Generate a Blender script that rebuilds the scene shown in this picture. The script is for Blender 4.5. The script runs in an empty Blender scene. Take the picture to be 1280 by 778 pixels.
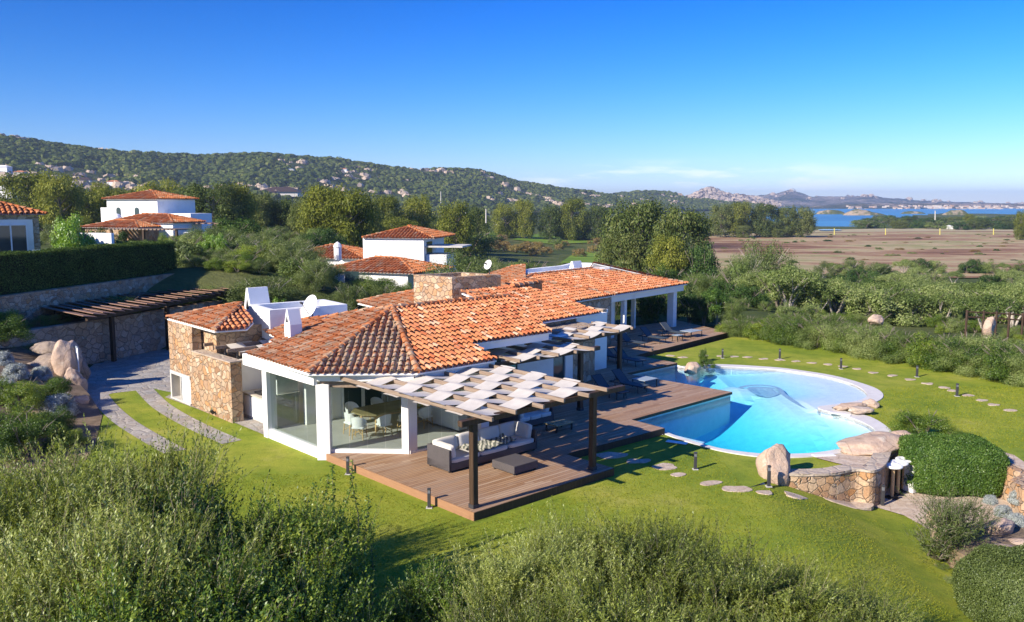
HAZE = 1.1e-4
import bpy, bmesh, math, random
import numpy as np
from mathutils import Vector, Matrix
from mathutils.geometry import delaunay_2d_cdt
scene = bpy.context.scene
COL = scene.collection
PI = math.pi
# ------------------------------------------------------------------ camera
F = 1080.0; CX = 640.0; CY = 389.0; HZ = 254.0; CH = 8.9
TH = math.atan((CY-HZ)/F); CT, ST = math.cos(TH), math.sin(TH)
G = -0.1      # lawn level
def ray(px, py):
    x = (px-CX)/F; y = (CY-py)/F
    return (x, CT+y*ST, -ST+y*CT)
def P(px, py, z=G):
    d = ray(px, py); t = (z-CH)/d[2]
    return Vector((d[0]*t, d[1]*t, z))
def PY(px, py, Y):
    d = ray(px, py); t = Y/d[1]
    return Vector((d[0]*t, Y, CH+d[2]*t))
O = P(593, 641, .15)
AN = math.radians(43); CA, SA = math.cos(AN), math.sin(AN)
def UV(u, v, z=0.0):
    return Vector((O.x+u*CA-v*SA, O.y+u*SA+v*CA, z))
def uv(p):
    dx = p[0]-O.x; dy = p[1]-O.y
    return (dx*CA+dy*SA, -dx*SA+dy*CA)
UD = Vector((CA, SA, 0)); VD = Vector((-SA, CA, 0))
cd = bpy.data.cameras.new('camera'); cam = bpy.data.objects.new('camera', cd); COL.objects.link(cam)
cam.location = (0, 0, CH); cam.rotation_euler = (PI/2-TH, 0, 0)
cd.sensor_width = 36; cd.lens = 36*F/1280; cd.clip_end = 60000; cd.clip_start = .1
scene.camera = cam
# ------------------------------------------------------------------ light
SUN_EL = math.radians(29); SUN_AZ = math.radians(39)      # light travels towards (cos, sin)
world = bpy.data.worlds.new('World'); scene.world = world; world.use_nodes = True
# ------------------------------------------------------------------ mesh helpers
ORG = {}
class MB:
    def __init__(s): s.v = []; s.f = []
    def add(s, vs, fs):
        n = len(s.v); s.v += [tuple(x) for x in vs]; s.f += [tuple(i+n for i in f) for f in fs]
    def box(s, c, size, ax=None, rz=0.0, bev=0.0):
        ex, ey, ez = (ax or (Vector((math.cos(rz), math.sin(rz), 0)), Vector((-math.sin(rz), math.cos(rz), 0)), Vector((0, 0, 1))))
        c = Vector(c); a, b, d = size[0]/2, size[1]/2, size[2]/2
        if bev > 0:
            e = bev; vs = []; 
            for k, (zz, ins) in enumerate(((-d, e), (-d+e, 0), (d-e, 0), (d, e))):
                A, B = a-ins, b-ins; q = e*.7 if ins == 0 else e*.4
                for (x, y) in ((-A+q, -B), (A-q, -B), (A, -B+q), (A, B-q), (A-q, B), (-A+q, B), (-A, B-q), (-A, -B+q)):
                    vs.append(c+ex*x+ey*y+ez*zz)
            fs = [tuple(range(7, -1, -1)), tuple(range(24, 32))]
            for k in range(3):
                for i in range(8):
                    j = (i+1) % 8; fs.append((k*8+i, k*8+j, k*8+8+j, k*8+8+i))
            s.add(vs, fs); return s
        vs = [c+ex*(a*i)+ey*(b*j)+ez*(d*k) for k in (-1, 1) for (i, j) in ((-1, -1), (1, -1), (1, 1), (-1, 1))]
        s.add(vs, [(3, 2, 1, 0), (4, 5, 6, 7), (0, 1, 5, 4), (1, 2, 6, 5), (2, 3, 7, 6), (3, 0, 4, 7)]); return s
    def ubox(s, u0, u1, v0, v1, z0, z1, bev=0.0):
        c = UV((u0+u1)/2, (v0+v1)/2, (z0+z1)/2)
        return s.box(c, (abs(u1-u0), abs(v1-v0), z1-z0), rz=AN, bev=bev)
    def prism(s, poly, z0, z1):
        n = len(poly)
        ar = sum(poly[i][0]*poly[(i+1) % n][1]-poly[(i+1) % n][0]*poly[i][1] for i in range(n))
        if ar < 0: poly = list(reversed(poly))
        za = z0 if callable(z0) else (lambda p: z0)
        zb = z1 if callable(z1) else (lambda p: z1)
        vs = [(p[0], p[1], za(p)) for p in poly]+[(p[0], p[1], zb(p)) for p in poly]
        fs = [tuple(range(n-1, -1, -1)), tuple(range(n, 2*n))]+[(i, (i+1) % n, n+(i+1) % n, n+i) for i in range(n)]
        s.add(vs, fs); return s
    def wallseg(s, a, b, t, z0, z1):
        a = Vector(a[:2]).to_3d(); b = Vector(b[:2]).to_3d(); d = (b-a); L = d.length; d.normalize()
        n = Vector((-d.y, d.x, 0)); c = (a+b)/2; c.z = (z0+z1)/2
        return s.box(c, (L, t, z1-z0), ax=(d, n, Vector((0, 0, 1))))
    def tube(s, pts, rs, n=6, cap=True):
        pts = [Vector(p) for p in pts]
        if not hasattr(rs, '__len__'): rs = [rs]*len(pts)
        vs = []; fs = []; prev = None
        for i, p in enumerate(pts):
            d = (pts[min(i+1, len(pts)-1)]-pts[max(i-1, 0)]).normalized()
            if prev is None:
                a = d.orthogonal().normalized()
            else:
                a = (prev-d*prev.dot(d)).normalized()
            prev = a; b = d.cross(a)
            for k in range(n):
                t = 2*PI*k/n; vs.append(p+(a*math.cos(t)+b*math.sin(t))*rs[i])
        for i in range(len(pts)-1):
            for k in range(n):
                j = (k+1) % n; fs.append((i*n+k, i*n+j, (i+1)*n+j, (i+1)*n+k))
        if cap: fs.append(tuple(range(n-1, -1, -1))); fs.append(tuple(range((len(pts)-1)*n, len(pts)*n)))
        s.add(vs, fs); return s
    def lathe(s, c, prof, n=16, ax=None):
        c = Vector(c); X, Y, Z = ax or (Vector((1, 0, 0)), Vector((0, 1, 0)), Vector((0, 0, 1)))
        vs = []; fs = []
        for r, z in prof:
            for k in range(n):
                t = 2*PI*k/n; vs.append(c+(X*math.cos(t)+Y*math.sin(t))*max(r, 1e-4)+Z*z)
        for i in range(len(prof)-1):
            for k in range(n):
                j = (k+1) % n; fs.append((i*n+k, i*n+j, (i+1)*n+j, (i+1)*n+k))
        fs.append(tuple(range(n-1, -1, -1))); fs.append(tuple(range((len(prof)-1)*n, len(prof)*n)))
        s.add(vs, fs); return s
def link_obj(name, me, mat, parent=None, smooth=False, recenter=True):
    o = bpy.data.objects.new(name, me); COL.objects.link(o)
    if mat: me.materials.append(mat)
    if smooth:
        me.polygons.foreach_set('use_smooth', [True]*len(me.polygons))
    if parent is not None:
        off = ORG.get(parent.name, Vector((0, 0, 0)))
        if off.length > 0: me.transform(Matrix.Translation(-off))
        o.parent = parent; ORG[o.name] = off
    elif recenter and len(me.vertices):
        co = np.empty(len(me.vertices)*3); me.vertices.foreach_get('co', co); co = co.reshape(-1, 3)
        mn, mx = co.min(0), co.max(0)
        off = Vector(((mn[0]+mx[0])/2, (mn[1]+mx[1])/2, mn[2]))
        me.transform(Matrix.Translation(-off)); o.location = off; ORG[o.name] = off
    me.update()
    return o
def obj(name, mb, mat, parent=None, smooth=False, recenter=True):
    me = bpy.data.meshes.new(name); me.from_pydata(mb.v, [], mb.f)
    return link_obj(name, me, mat, parent, smooth, recenter)
def tag(o, label=None, cat=None, group=None, kind=None):
    if label: o['label'] = label
    if cat: o['category'] = cat
    if group: o['group'] = group
    if kind: o['kind'] = kind
    return o
def thing(name, loc, label, cat, group=None):
    o = bpy.data.objects.new(name, None); COL.objects.link(o); o.location = loc
    o.empty_display_size = .2
    ORG[o.name] = Vector(loc)
    return tag(o, label, cat, group)
def struct(name, mb, mat, smooth=False):
    return tag(obj(name, mb, mat, None, smooth, False), kind='structure')
def copy_tree(o, loc=None, rz=None, sc=None, label=None, group=None, parent=None):
    c = o.copy(); COL.objects.link(c); c.parent = parent
    if loc is not None: c.location = loc
    if rz is not None: c.rotation_euler = (0, 0, rz)
    if sc is not None: c.scale = sc
    if label: c['label'] = label
    if group: c['group'] = group
    for ch in list(o.children): copy_tree(ch, parent=c)
    return c
def np_mesh(name, V, Fq):
    me = bpy.data.meshes.new(name); nv = len(V); nf = len(Fq); k = Fq.shape[1]
    me.vertices.add(nv); me.vertices.foreach_set('co', V.astype(np.float32).ravel())
    me.loops.add(nf*k); me.loops.foreach_set('vertex_index', Fq.astype(np.int32).ravel())
    me.polygons.add(nf); me.polygons.foreach_set('loop_start', np.arange(0, nf*k, k, dtype=np.int32))
    me.update(calc_edges=True); me.validate()
    return me
def cdt(poly, holes=(), step=None, zf=None, extra=()):
    """triangulate a polygon (list of xy) minus holes, optional interior grid"""
    pts = [Vector(p[:2]) for p in poly]; edges = [(i, (i+1) % len(poly)) for i in range(len(poly))]
    for h in holes:
        n = len(pts); pts += [Vector(p[:2]) for p in h]; edges += [(n+i, n+(i+1) % len(h)) for i in range(len(h))]
    def inside(x, y, pl):
        c = False; n = len(pl); j = n-1
        for i in range(n):
            xi, yi = pl[i][0], pl[i][1]; xj, yj = pl[j][0], pl[j][1]
            if (yi > y) != (yj > y) and x < (xj-xi)*(y-yi)/(yj-yi)+xi: c = not c
            j = i
        return c
    if step:
        xs = [p[0] for p in poly]; ys = [p[1] for p in poly]
        x = min(xs)+step*.37
        while x < max(xs):
            y = min(ys)+step*.41
            while y < max(ys):
                if inside(x, y, poly) and not any(inside(x, y, h) for h in holes): pts.append(Vector((x, y)))
                y += step
            x += step
    r = delaunay_2d_cdt(pts, edges, [], 0, 1e-5)
    V = [(p.x, p.y, (zf(p.x, p.y) if zf else 0)) for p in r[0]]; T = []
    for t in r[2]:
        cx = sum(V[i][0] for i in t)/3; cy = sum(V[i][1] for i in t)/3
        if inside(cx, cy, poly) and not any(inside(cx, cy, h) for h in holes):
            a, b, c = (V[i] for i in t[:3])
            if (b[0]-a[0])*(c[1]-a[1])-(b[1]-a[1])*(c[0]-a[0]) < 0: t = list(reversed(t))
            T.append(tuple(t))
    m = MB(); m.add(V, T); return m
def smoothpoly(pts, n=6, closed=True):
    """Catmull-Rom through 2-D points"""
    out = []; N = len(pts); P3 = [Vector((p[0], p[1])) for p in pts]
    rng = range(N) if closed else range(N-1)
    for i in rng:
        if closed: p0, p1, p2, p3 = P3[i-1], P3[i], P3[(i+1) % N], P3[(i+2) % N]
        else: p0, p1, p2, p3 = P3[max(i-1, 0)], P3[i], P3[i+1], P3[min(i+2, N-1)]
        for k in range(n):
            t = k/n
            out.append(.5*((2*p1)+(p2-p0)*t+(2*p0-5*p1+4*p2-p3)*t*t+(3*p1-p0-3*p2+p3)*t**3))
    if not closed: out.append(P3[-1])
    return out
def sstep(a, b, x):
    t = min(1, max(0, (x-a)/(b-a))) if a != b else 0
    return t*t*(3-2*t)
def hnoise(x, y, seed=0):
    """cheap smooth value noise"""
    def h(i, j):
        n = (i*374761393+j*668265263+seed*974711) & 0xffffffff
        n = ((n ^ (n >> 13))*1274126177) & 0xffffffff
        return ((n ^ (n >> 16)) & 0xffff)/65535.0
    i, j = math.floor(x), math.floor(y); fx, fy = x-i, y-j; fx = fx*fx*(3-2*fx); fy = fy*fy*(3-2*fy)
    return (h(i, j)*(1-fx)+h(i+1, j)*fx)*(1-fy)+(h(i, j+1)*(1-fx)+h(i+1, j+1)*fx)*fy
def fbm(x, y, o=4, seed=0):
    a = 0; w = .5
    for k in range(o): a += w*hnoise(x, y, seed+k); x *= 2.03; y *= 2.03; w *= .5
    return a
# ------------------------------------------------------------------ materials
class N:
    def __init__(s, name):
        s.m = bpy.data.materials.new(name); s.m.use_nodes = True; s.t = s.m.node_tree; s.t.nodes.clear()
        s.out = s.n('ShaderNodeOutputMaterial')
    def n(s, typ, **kw):
        nd = s.t.nodes.new(typ)
        for k, v in kw.items():
            if hasattr(nd, k) and not k.startswith('i_'): setattr(nd, k, v)
        return nd
    def l(s, a, b): s.t.links.new(a, b)
    def pos(s, scale=(1, 1, 1), obj_=False, rz=0):
        if obj_: g = s.n('ShaderNodeTexCoord').outputs['Object']
        else: g = s.n('ShaderNodeNewGeometry').outputs['Position']
        mp = s.n('ShaderNodeMapping'); mp.inputs['Scale'].default_value = scale; mp.inputs['Rotation'].default_value = (0, 0, rz)
        s.l(g, mp.inputs['Vector']); return mp.outputs['Vector']
    def noise(s, vec, sc, det=4, rough=.55, dist=0):
        x = s.n('ShaderNodeTexNoise'); x.inputs['Scale'].default_value = sc; x.inputs['Detail'].default_value = det
        x.inputs['Roughness'].default_value = rough; x.inputs['Distortion'].default_value = dist; s.l(vec, x.inputs['Vector']); return x.outputs['Fac']
    def vor(s, vec, sc, feature='F1', rnd=1.0):
        x = s.n('ShaderNodeTexVoronoi'); x.feature = feature; x.inputs['Scale'].default_value = sc; x.inputs['Randomness'].default_value = rnd
        s.l(vec, x.inputs['Vector']); return x
    def ramp(s, fac, stops, interp='LINEAR'):
        x = s.n('ShaderNodeValToRGB'); cr = x.color_ramp; cr.interpolation = interp
        while len(cr.elements) < len(stops): cr.elements.new(.5)
        for e, (p, c) in zip(cr.elements, stops):
            e.position = p; e.color = (*c, 1) if len(c) == 3 else c
        s.l(fac, x.inputs['Fac']); return x.outputs['Color']
    def mix(s, fac, a, b, mode='MIX'):
        x = s.n('ShaderNodeMix'); x.data_type = 'RGBA'; x.blend_type = mode
        for sock, val in ((x.inputs[0], fac), (x.inputs[6], a), (x.inputs[7], b)):
            if isinstance(val, bpy.types.NodeSocket): s.l(val, sock)
            elif isinstance(val, (int, float)): sock.default_value = val
            else: sock.default_value = (*val, 1)
        return x.outputs[2]
    def math(s, op, a, b=0.0, clamp=False):
        x = s.n('ShaderNodeMath'); x.operation = op; x.use_clamp = clamp
        for sock, val in ((x.inputs[0], a), (x.inputs[1], b)):
            if isinstance(val, bpy.types.NodeSocket): s.l(val, sock)
            else: sock.default_value = val
        return x.outputs[0]
    def bump(s, h, st=.3, dist=.02):
        x = s.n('ShaderNodeBump'); x.inputs['Strength'].default_value = st; x.inputs['Distance'].default_value = dist
        s.l(h, x.inputs['Height']); return x.outputs['Normal']
    def pbsdf(s, col, rough=.7, spec=.3, normal=None, metal=0, **kw):
        b = s.n('ShaderNodeBsdfPrincipled')
        for sock, val in ((b.inputs['Base Color'], col), (b.inputs['Roughness'], rough)):
            if isinstance(val, bpy.types.NodeSocket): s.l(val, sock)
            elif isinstance(val, (int, float)): sock.default_value = val
            else: sock.default_value = (*val, 1)
        b.inputs['Specular IOR Level'].default_value = spec; b.inputs['Metallic'].default_value = metal
        if normal is not None: s.l(normal, b.inputs['Normal'])
        s.l(b.outputs[0], s.out.inputs['Surface']); return b
M = {}
def simple(name, col, rough=.6, spec=.3, metal=0, var=.12, sc=6, bump=0, objc=False):
    k = N(name); v = k.pos(obj_=objc); f = k.noise(v, sc, 4)
    c = k.ramp(f, [(.3, tuple(x*(1-var) for x in col)), (.7, tuple(min(1, x*(1+var)) for x in col))])
    nm = k.bump(k.noise(v, sc*8, 3), bump, .01) if bump else None
    k.pbsdf(c, rough, spec, nm, metal); M[name] = k.m; return k.m
def stucco():
    k = N('stucco'); v = k.pos(); f = k.noise(v, .9, 5, .6); g = k.noise(v, 30, 3)
    c = k.ramp(f, [(.25, (.66, .655, .63)), (.45, (.78, .78, .765)), (.8, (.83, .83, .82))])
    k.pbsdf(c, .85, .15, k.bump(g, .25, .01)); M['white'] = k.m
def tile_mat(name, base, lich, amt, dark):
    k = N(name); g = k.n('ShaderNodeNewGeometry'); r = g.outputs['Random Per Island']
    c = k.ramp(r, base)
    v = k.pos(); f = k.noise(v, 2.2, 5, .7); f2 = k.noise(v, 9, 4, .7)
    s = k.math('ADD', k.math('MULTIPLY', f, .55), k.math('MULTIPLY', f2, .45))
    m = k.ramp(s, [(amt, (0, 0, 0)), (amt+.1, (1, 1, 1))])
    # lichen colour differs from tile to tile
    lc = k.ramp(k.noise(v, 5, 3, .6), lich)
    m2 = k.math('MULTIPLY', m, .75)
    c2 = k.mix(m2, c, lc)
    c3 = k.mix(k.math('MULTIPLY', k.ramp(k.noise(v, .6, 3), [(.45, (0, 0, 0)), (.7, (1, 1, 1))]), dark), c2, (.16, .09, .055))
    k.pbsdf(c3, .85, .15, k.bump(k.noise(v, 40, 3), .35, .01)); M[name] = k.m
def stone_mat(name, cols, sc=2.4, mortar=(.42, .36, .28), bs=.8, stretch=(1, 1, 1.2), edge=.06):
    k = N(name); v0 = k.pos(stretch)
    nz = k.n('ShaderNodeTexNoise'); nz.inputs['Scale'].default_value = 1.8; nz.inputs['Detail'].default_value = 3; k.l(v0, nz.inputs['Vector'])
    ad = k.n('ShaderNodeMix'); ad.data_type = 'RGBA'; ad.blend_type = 'LINEAR_LIGHT'; ad.inputs[0].default_value = .18
    k.l(v0, ad.inputs[6]); k.l(nz.outputs['Color'], ad.inputs[7]); v = ad.outputs[2]
    a = k.vor(v, sc); e = k.vor(v, sc, 'DISTANCE_TO_EDGE')
    sep = k.n('ShaderNodeSeparateColor'); k.l(a.outputs['Color'], sep.inputs[0])
    c = k.ramp(sep.outputs[0], cols)
    g = k.noise(v0, 14, 5, .7)
    c = k.mix(.55, c, k.ramp(g, [(.3, (.35, .3, .25)), (.65, (1, 1, 1))]), 'MULTIPLY')
    stain = k.noise(k.pos((1, 1, .35)), 1.1, 4, .6)
    c = k.mix(k.math('MULTIPLY', k.ramp(stain, [(.48, (0, 0, 0)), (.72, (1, 1, 1))]), .35), c, (.28, .2, .14))
    mm = k.ramp(e.outputs['Distance'], [(0, (1, 1, 1)), (edge, (0, 0, 0))])
    c = k.mix(mm, c, mortar)
    h = k.math('ADD', k.ramp(e.outputs['Distance'], [(0, (0, 0, 0)), (edge*2.2, (1, 1, 1))]), k.math('MULTIPLY', g, .5))
    k.pbsdf(c, .9, .15, k.bump(h, bs, .06)); M[name] = k.m
def wood_mat(name, cols, along, scl=(1, 14, 14), board=None, rough=.6, bump=.3, objc=False, spec=.3):
    """wood grain; along = rotation of the grain axis"""
    k = N(name)
    if objc: v = k.pos(scl, True)
    else: v = k.pos((1, 1, 1), False, -along)
    if board:
        mp = k.n('ShaderNodeMapping'); mp.inputs['Scale'].default_value = scl; k.l(v, mp.inputs['Vector'])
        sx = k.n('ShaderNodeSeparateXYZ'); k.l(v, sx.inputs[0])
        by = k.math('DIVIDE', sx.outputs['Y'], board); fl = k.math('FLOOR', by); fr = k.math('FRACT', by)
        wn = k.n('ShaderNodeTexWhiteNoise'); wn.noise_dimensions = '2D'
        seg = k.math('FLOOR', k.math('ADD', k.math('DIVIDE', sx.outputs['X'], 2.4), k.math('MULTIPLY', k.math('FRACT', k.math('MULTIPLY', fl, .37)), 3)))
        cm = k.n('ShaderNodeCombineXYZ'); k.l(fl, cm.inputs[0]); k.l(seg, cm.inputs[1]); k.l(cm.outputs[0], wn.inputs['Vector'])
        c = k.ramp(wn.outputs['Value'], cols)
        g = k.noise(mp.outputs[0], 1.2, 5, .65)
        c = k.mix(.5, c, k.ramp(g, [(.3, (.55, .5, .45)), (.7, (1, 1, 1))]), 'MULTIPLY')
        gap = k.math('LESS_THAN', k.math('ABSOLUTE', k.math('SUBTRACT', fr, .5)), .44)
        c = k.mix(gap, (.03, .02, .015), c)
        big = k.noise(v, .35, 4, .6)
        c = k.mix(k.math('MULTIPLY', k.ramp(big, [(.42, (0, 0, 0)), (.7, (1, 1, 1))]), .35), c, (.36, .27, .22))
        h = k.math('ADD', gap, k.math('MULTIPLY', g, .3))
    else:
        if not objc:
            mp = k.n('ShaderNodeMapping'); mp.inputs['Scale'].default_value = scl; k.l(v, mp.inputs['Vector']); v = mp.outputs[0]
        g = k.noise(v, 1.5, 5, .65); c = k.ramp(g, cols); h = g
    k.pbsdf(c, rough, spec, k.bump(h, bump, .01)); M[name] = k.m
def leaf_mat(name, cols, trans=.35, objvar=.5, sat=None, gloss=.06, cl=1.2):
    k = N(name); g = k.n('ShaderNodeNewGeometry'); oi = k.n('ShaderNodeObjectInfo')
    f = g.outputs['Random Per Island']
    nz = k.noise(k.pos((1, 1, 1)), cl, 3, .6)
    s = k.math('ADD', k.math('MULTIPLY', f, .45), k.math('ADD', k.math('MULTIPLY', nz, .55), k.math('MULTIPLY', k.math('SUBTRACT', oi.outputs['Random'], .5), objvar*.5)))
    c = k.ramp(s, [(.18+.64*i/(len(cols)-1), x) for i, x in enumerate(cols)])
    d = k.n('ShaderNodeBsdfDiffuse'); k.l(c, d.inputs[0])
    tr = k.n('ShaderNodeBsdfTranslucent'); k.l(k.mix(.5, c, (1.0, .95, .35), 'MULTIPLY'), tr.inputs[0])
    m1 = k.n('ShaderNodeMixShader'); m1.inputs[0].default_value = trans; k.l(d.outputs[0], m1.inputs[1]); k.l(tr.outputs[0], m1.inputs[2])
    gl = k.n('ShaderNodeBsdfGlossy'); gl.inputs['Roughness'].default_value = .45; gl.inputs[0].default_value = (.9, .95, 1, 1)
    m2 = k.n('ShaderNodeMixShader'); m2.inputs[0].default_value = gloss; k.l(m1.outputs[0], m2.inputs[1]); k.l(gl.outputs[0], m2.inputs[2])
    k.l(m2.outputs[0], k.out.inputs['Surface']); M[name] = k.m
def rock_mat(name, cols, sc=1.5, bs=.6):
    k = N(name); v = k.pos(); f = k.noise(v, sc, 6, .65); c = k.ramp(f, cols)
    g = k.noise(v, sc*12, 4, .7)
    c = k.mix(.4, c, k.ramp(g, [(.3, (.6, .58, .55)), (.6, (1, 1, 1))]), 'MULTIPLY')
    cr = k.vor(k.pos((1, 1, .6)), sc*.5, 'DISTANCE_TO_EDGE').outputs['Distance']
    crk = k.ramp(cr, [(0, (1, 1, 1)), (.02, (0, 0, 0))])
    c = k.mix(k.math('MULTIPLY', crk, .5), c, (.12, .09, .07))
    h = k.math('ADD', f, k.math('MULTIPLY', g, .3))
    k.pbsdf(c, .9, .15, k.bump(h, bs, .12)); M[name] = k.m
def glass_mat(name, tint, fac, rough=.02):
    k = N(name); tr = k.n('ShaderNodeBsdfTransparent'); tr.inputs[0].default_value = (*tint, 1)
    gl = k.n('ShaderNodeBsdfGlossy'); gl.inputs['Roughness'].default_value = rough
    fr = k.n('ShaderNodeFresnel'); fr.inputs['IOR'].default_value = 1.45
    m = k.n('ShaderNodeMixShader'); k.l(k.math('MULTIPLY', k.math('ADD', k.math('MULTIPLY', fr.outputs[0], .9), fac), k.math('SUBTRACT', 1.0, k.n('ShaderNodeNewGeometry').outputs['Backfacing'])), m.inputs[0]); k.l(tr.outputs[0], m.inputs[1]); k.l(gl.outputs[0], m.inputs[2])
    k.l(m.outputs[0], k.out.inputs['Surface']); M[name] = k.m

stucco()
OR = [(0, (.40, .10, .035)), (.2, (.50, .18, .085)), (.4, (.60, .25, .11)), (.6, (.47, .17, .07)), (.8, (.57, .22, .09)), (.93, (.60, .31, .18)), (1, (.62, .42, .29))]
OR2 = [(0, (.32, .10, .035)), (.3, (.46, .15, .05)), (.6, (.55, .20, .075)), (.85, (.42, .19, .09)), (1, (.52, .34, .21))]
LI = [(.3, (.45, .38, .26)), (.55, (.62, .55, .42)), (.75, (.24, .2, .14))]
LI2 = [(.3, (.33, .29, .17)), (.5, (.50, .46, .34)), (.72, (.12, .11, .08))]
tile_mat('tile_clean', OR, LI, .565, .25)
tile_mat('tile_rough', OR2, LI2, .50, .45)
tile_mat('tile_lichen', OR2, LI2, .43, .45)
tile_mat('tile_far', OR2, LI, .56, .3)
PINK = [(0, (.36, .21, .12)), (.15, (.56, .36, .21)), (.3, (.47, .34, .23)), (.45, (.62, .48, .33)), (.6, (.56, .30, .13)), (.75, (.42, .30, .21)), (.88, (.60, .42, .27)), (1, (.66, .54, .40))]
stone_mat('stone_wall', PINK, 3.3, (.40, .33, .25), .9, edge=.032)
stone_mat('stone_shade', [(0, (.34, .25, .18)), (.25, (.54, .42, .31)), (.5, (.42, .31, .22)), (.7, (.60, .48, .36)), (.85, (.46, .38, .31)), (1, (.62, .54, .44))], 2.3, (.30, .25, .19), .9, edge=.035)  # stone copy for walls in shade, colour brightened to lift that shade
stone_mat('stone_cap', [(0, (.50, .42, .34)), (.5, (.58, .5, .4)), (1, (.5, .38, .3))], 2.2, (.4, .34, .27), .4)
stone_mat('paving', [(0, (.34, .33, .31)), (.4, (.46, .44, .40)), (.7, (.40, .36, .31)), (1, (.52, .49, .43))], 2.2, (.30, .27, .22), .35, (1, 1, 1), .05)
rock_mat('granite', [(.25, (.33, .24, .18)), (.42, (.56, .43, .33)), (.55, (.50, .36, .27)), (.65, (.60, .50, .40)), (.8, (.45, .40, .34))], 1.6, .9)
rock_mat('slab', [(.25, (.42, .33, .26)), (.42, (.60, .50, .40)), (.55, (.48, .37, .28)), (.7, (.64, .55, .45)), (.85, (.52, .40, .31))], 2.6, .4)
wood_mat('deck', [(0, (.32, .185, .10)), (.4, (.44, .275, .16)), (.7, (.38, .25, .16)), (1, (.51, .36, .24))], AN, (1, 20, 20), .135, .6, .35, spec=.15)
wood_mat('deck_edge', [(.3, (.28, .15, .08)), (.7, (.36, .20, .11))], AN, (1, 1, 12), None, .6, .2)
wood_mat('weathered', [(.25, (.15, .10, .07)), (.5, (.25, .185, .135)), (.75, (.34, .27, .21))], AN+PI/2, (1, 14, 14), None, .8, .4)
wood_mat('darkwood', [(.3, (.035, .02, .012)), (.6, (.07, .042, .025)), (.85, (.17, .10, .055))], 0, (12, 12, .8), None, .6, .4)
wood_mat('redwood', [(.3, (.17, .10, .075)), (.6, (.29, .18, .13)), (.85, (.40, .28, .21))], AN-.35, (1, 10, 10), None, .8, .3)
simple('fabric', (.56, .52, .46), .9, .1, 0, .08, 3, .15)
simple('cushion', (.62, .60, .57), .9, .1, 0, .06, 3, .2)
simple('cushion_dark', (.16, .17, .19), .9, .1, 0, .1, 3, .2)
simple('sling', (.055, .075, .09), .7, .3, 0, .1, 20)
simple('black_metal', (.02, .02, .022), .45, .4)
simple('bollard', (.045, .045, .05), .5, .4)
simple('white_paint', (.78, .78, .77), .5, .3, 0, .04)
simple('bluegrey', (.30, .36, .40), .5, .4, 0, .06)
simple('floor', (.50, .49, .46), .45, .4, 0, .08, 2)
simple('dark_glass', (.03, .055, .06), .08, .8, 0, .2, 1)
simple('curtain', (.70, .73, .72), .9, .1, 0, .06, 4)
simple('rattan', (.62, .42, .2), .6, .3, 0, .2, 20)
simple('tabletop', (.30, .25, .13), .25, .5, 0, .12, 2)
simple('counter', (.50, .45, .36), .6, .3, 0, .12, 4)
simple('concrete', (.52, .50, .46), .85, .15, 0, .12, 2, .2)
simple('coping', (.60, .58, .56), .8, .2, 0, .08, 3, .15)
simple('soil', (.20, .15, .10), .95, .1, 0, .3, 2, .4)
simple('trunk', (.20, .17, .14), .9, .1, 0, .3, 6, .4, True)
simple('paletrunk', (.46, .41, .35), .9, .1, 0, .25, 8, .3, True)
simple('bluepanel', (.16, .22, .28), .6, .3, 0, .1)
simple('yellow', (.55, .50, .12), .6, .3)
simple('twigmat', (.22, .20, .12), .9, .1)
simple('terracotta', (.5, .2, .09), .7, .2)
def wicker():
    k = N('wicker'); v = k.pos((1, 1, 1), False, -AN); w = k.n('ShaderNodeTexBrick'); w.inputs['Scale'].default_value = 16
    w.inputs['Color1'].default_value = (.07, .065, .068, 1); w.inputs['Color2'].default_value = (.11, .10, .10, 1); w.inputs['Mortar'].default_value = (.03, .028, .028, 1)
    w.inputs['Mortar Size'].default_value = .03
    sx = k.n('ShaderNodeSeparateXYZ'); k.l(v, sx.inputs[0]); cm = k.n('ShaderNodeCombineXYZ')
    k.l(k.math('ADD', sx.outputs[0], sx.outputs[1]), cm.inputs[0]); k.l(k.math('ADD', sx.outputs[2], k.math('MULTIPLY', sx.outputs[1], .0)), cm.inputs[1]); k.l(cm.outputs[0], w.inputs['Vector'])
    c = k.mix(k.noise(v, 3, 3), w.outputs['Color'], (.10, .09, .092)); k.pbsdf(c, .6, .3, k.bump(w.outputs['Fac'], -.3, .01)); M['wicker'] = k.m
wicker()
leaf_mat('leaf_olive', [(0.060, 0.090, 0.022), (0.120, 0.168, 0.042), (0.192, 0.246, 0.072), (0.312, 0.360, 0.132)], gloss=.02)
leaf_mat('leaf_olive_fg', [(.09, .12, .018), (.20, .25, .035), (.34, .40, .07), (.52, .57, .19)], .45, .9, gloss=.03, cl=.9)
leaf_mat('leaf_lentisk', [(0.033, 0.072, 0.011), (0.083, 0.160, 0.017), (0.176, 0.275, 0.028), (0.374, 0.440, 0.055)], .45, .9, gloss=.03, cl=.9)
leaf_mat('leaf_euc', [(0.075, 0.106, 0.015), (0.163, 0.194, 0.027), (0.263, 0.288, 0.044), (0.413, 0.413, 0.075)], .4, .5, cl=.25, gloss=.01)
leaf_mat('leaf_euc_dark', [(.050, .080, .020), (.100, .145, .034), (.165, .205, .055), (.28, .30, .10)], .38, .6, cl=.25, gloss=.01)
leaf_mat('leaf_carob', [(0.024, 0.054, 0.012), (0.042, 0.090, 0.019), (0.078, 0.144, 0.030), (0.144, 0.216, 0.048)], .3, .5, cl=.5, gloss=.015)
leaf_mat('leaf_scrub', [(0.072, 0.111, 0.026), (0.143, 0.208, 0.049), (0.234, 0.305, 0.085), (0.364, 0.416, 0.156)], .38, .7, cl=.4, gloss=.015)
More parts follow.
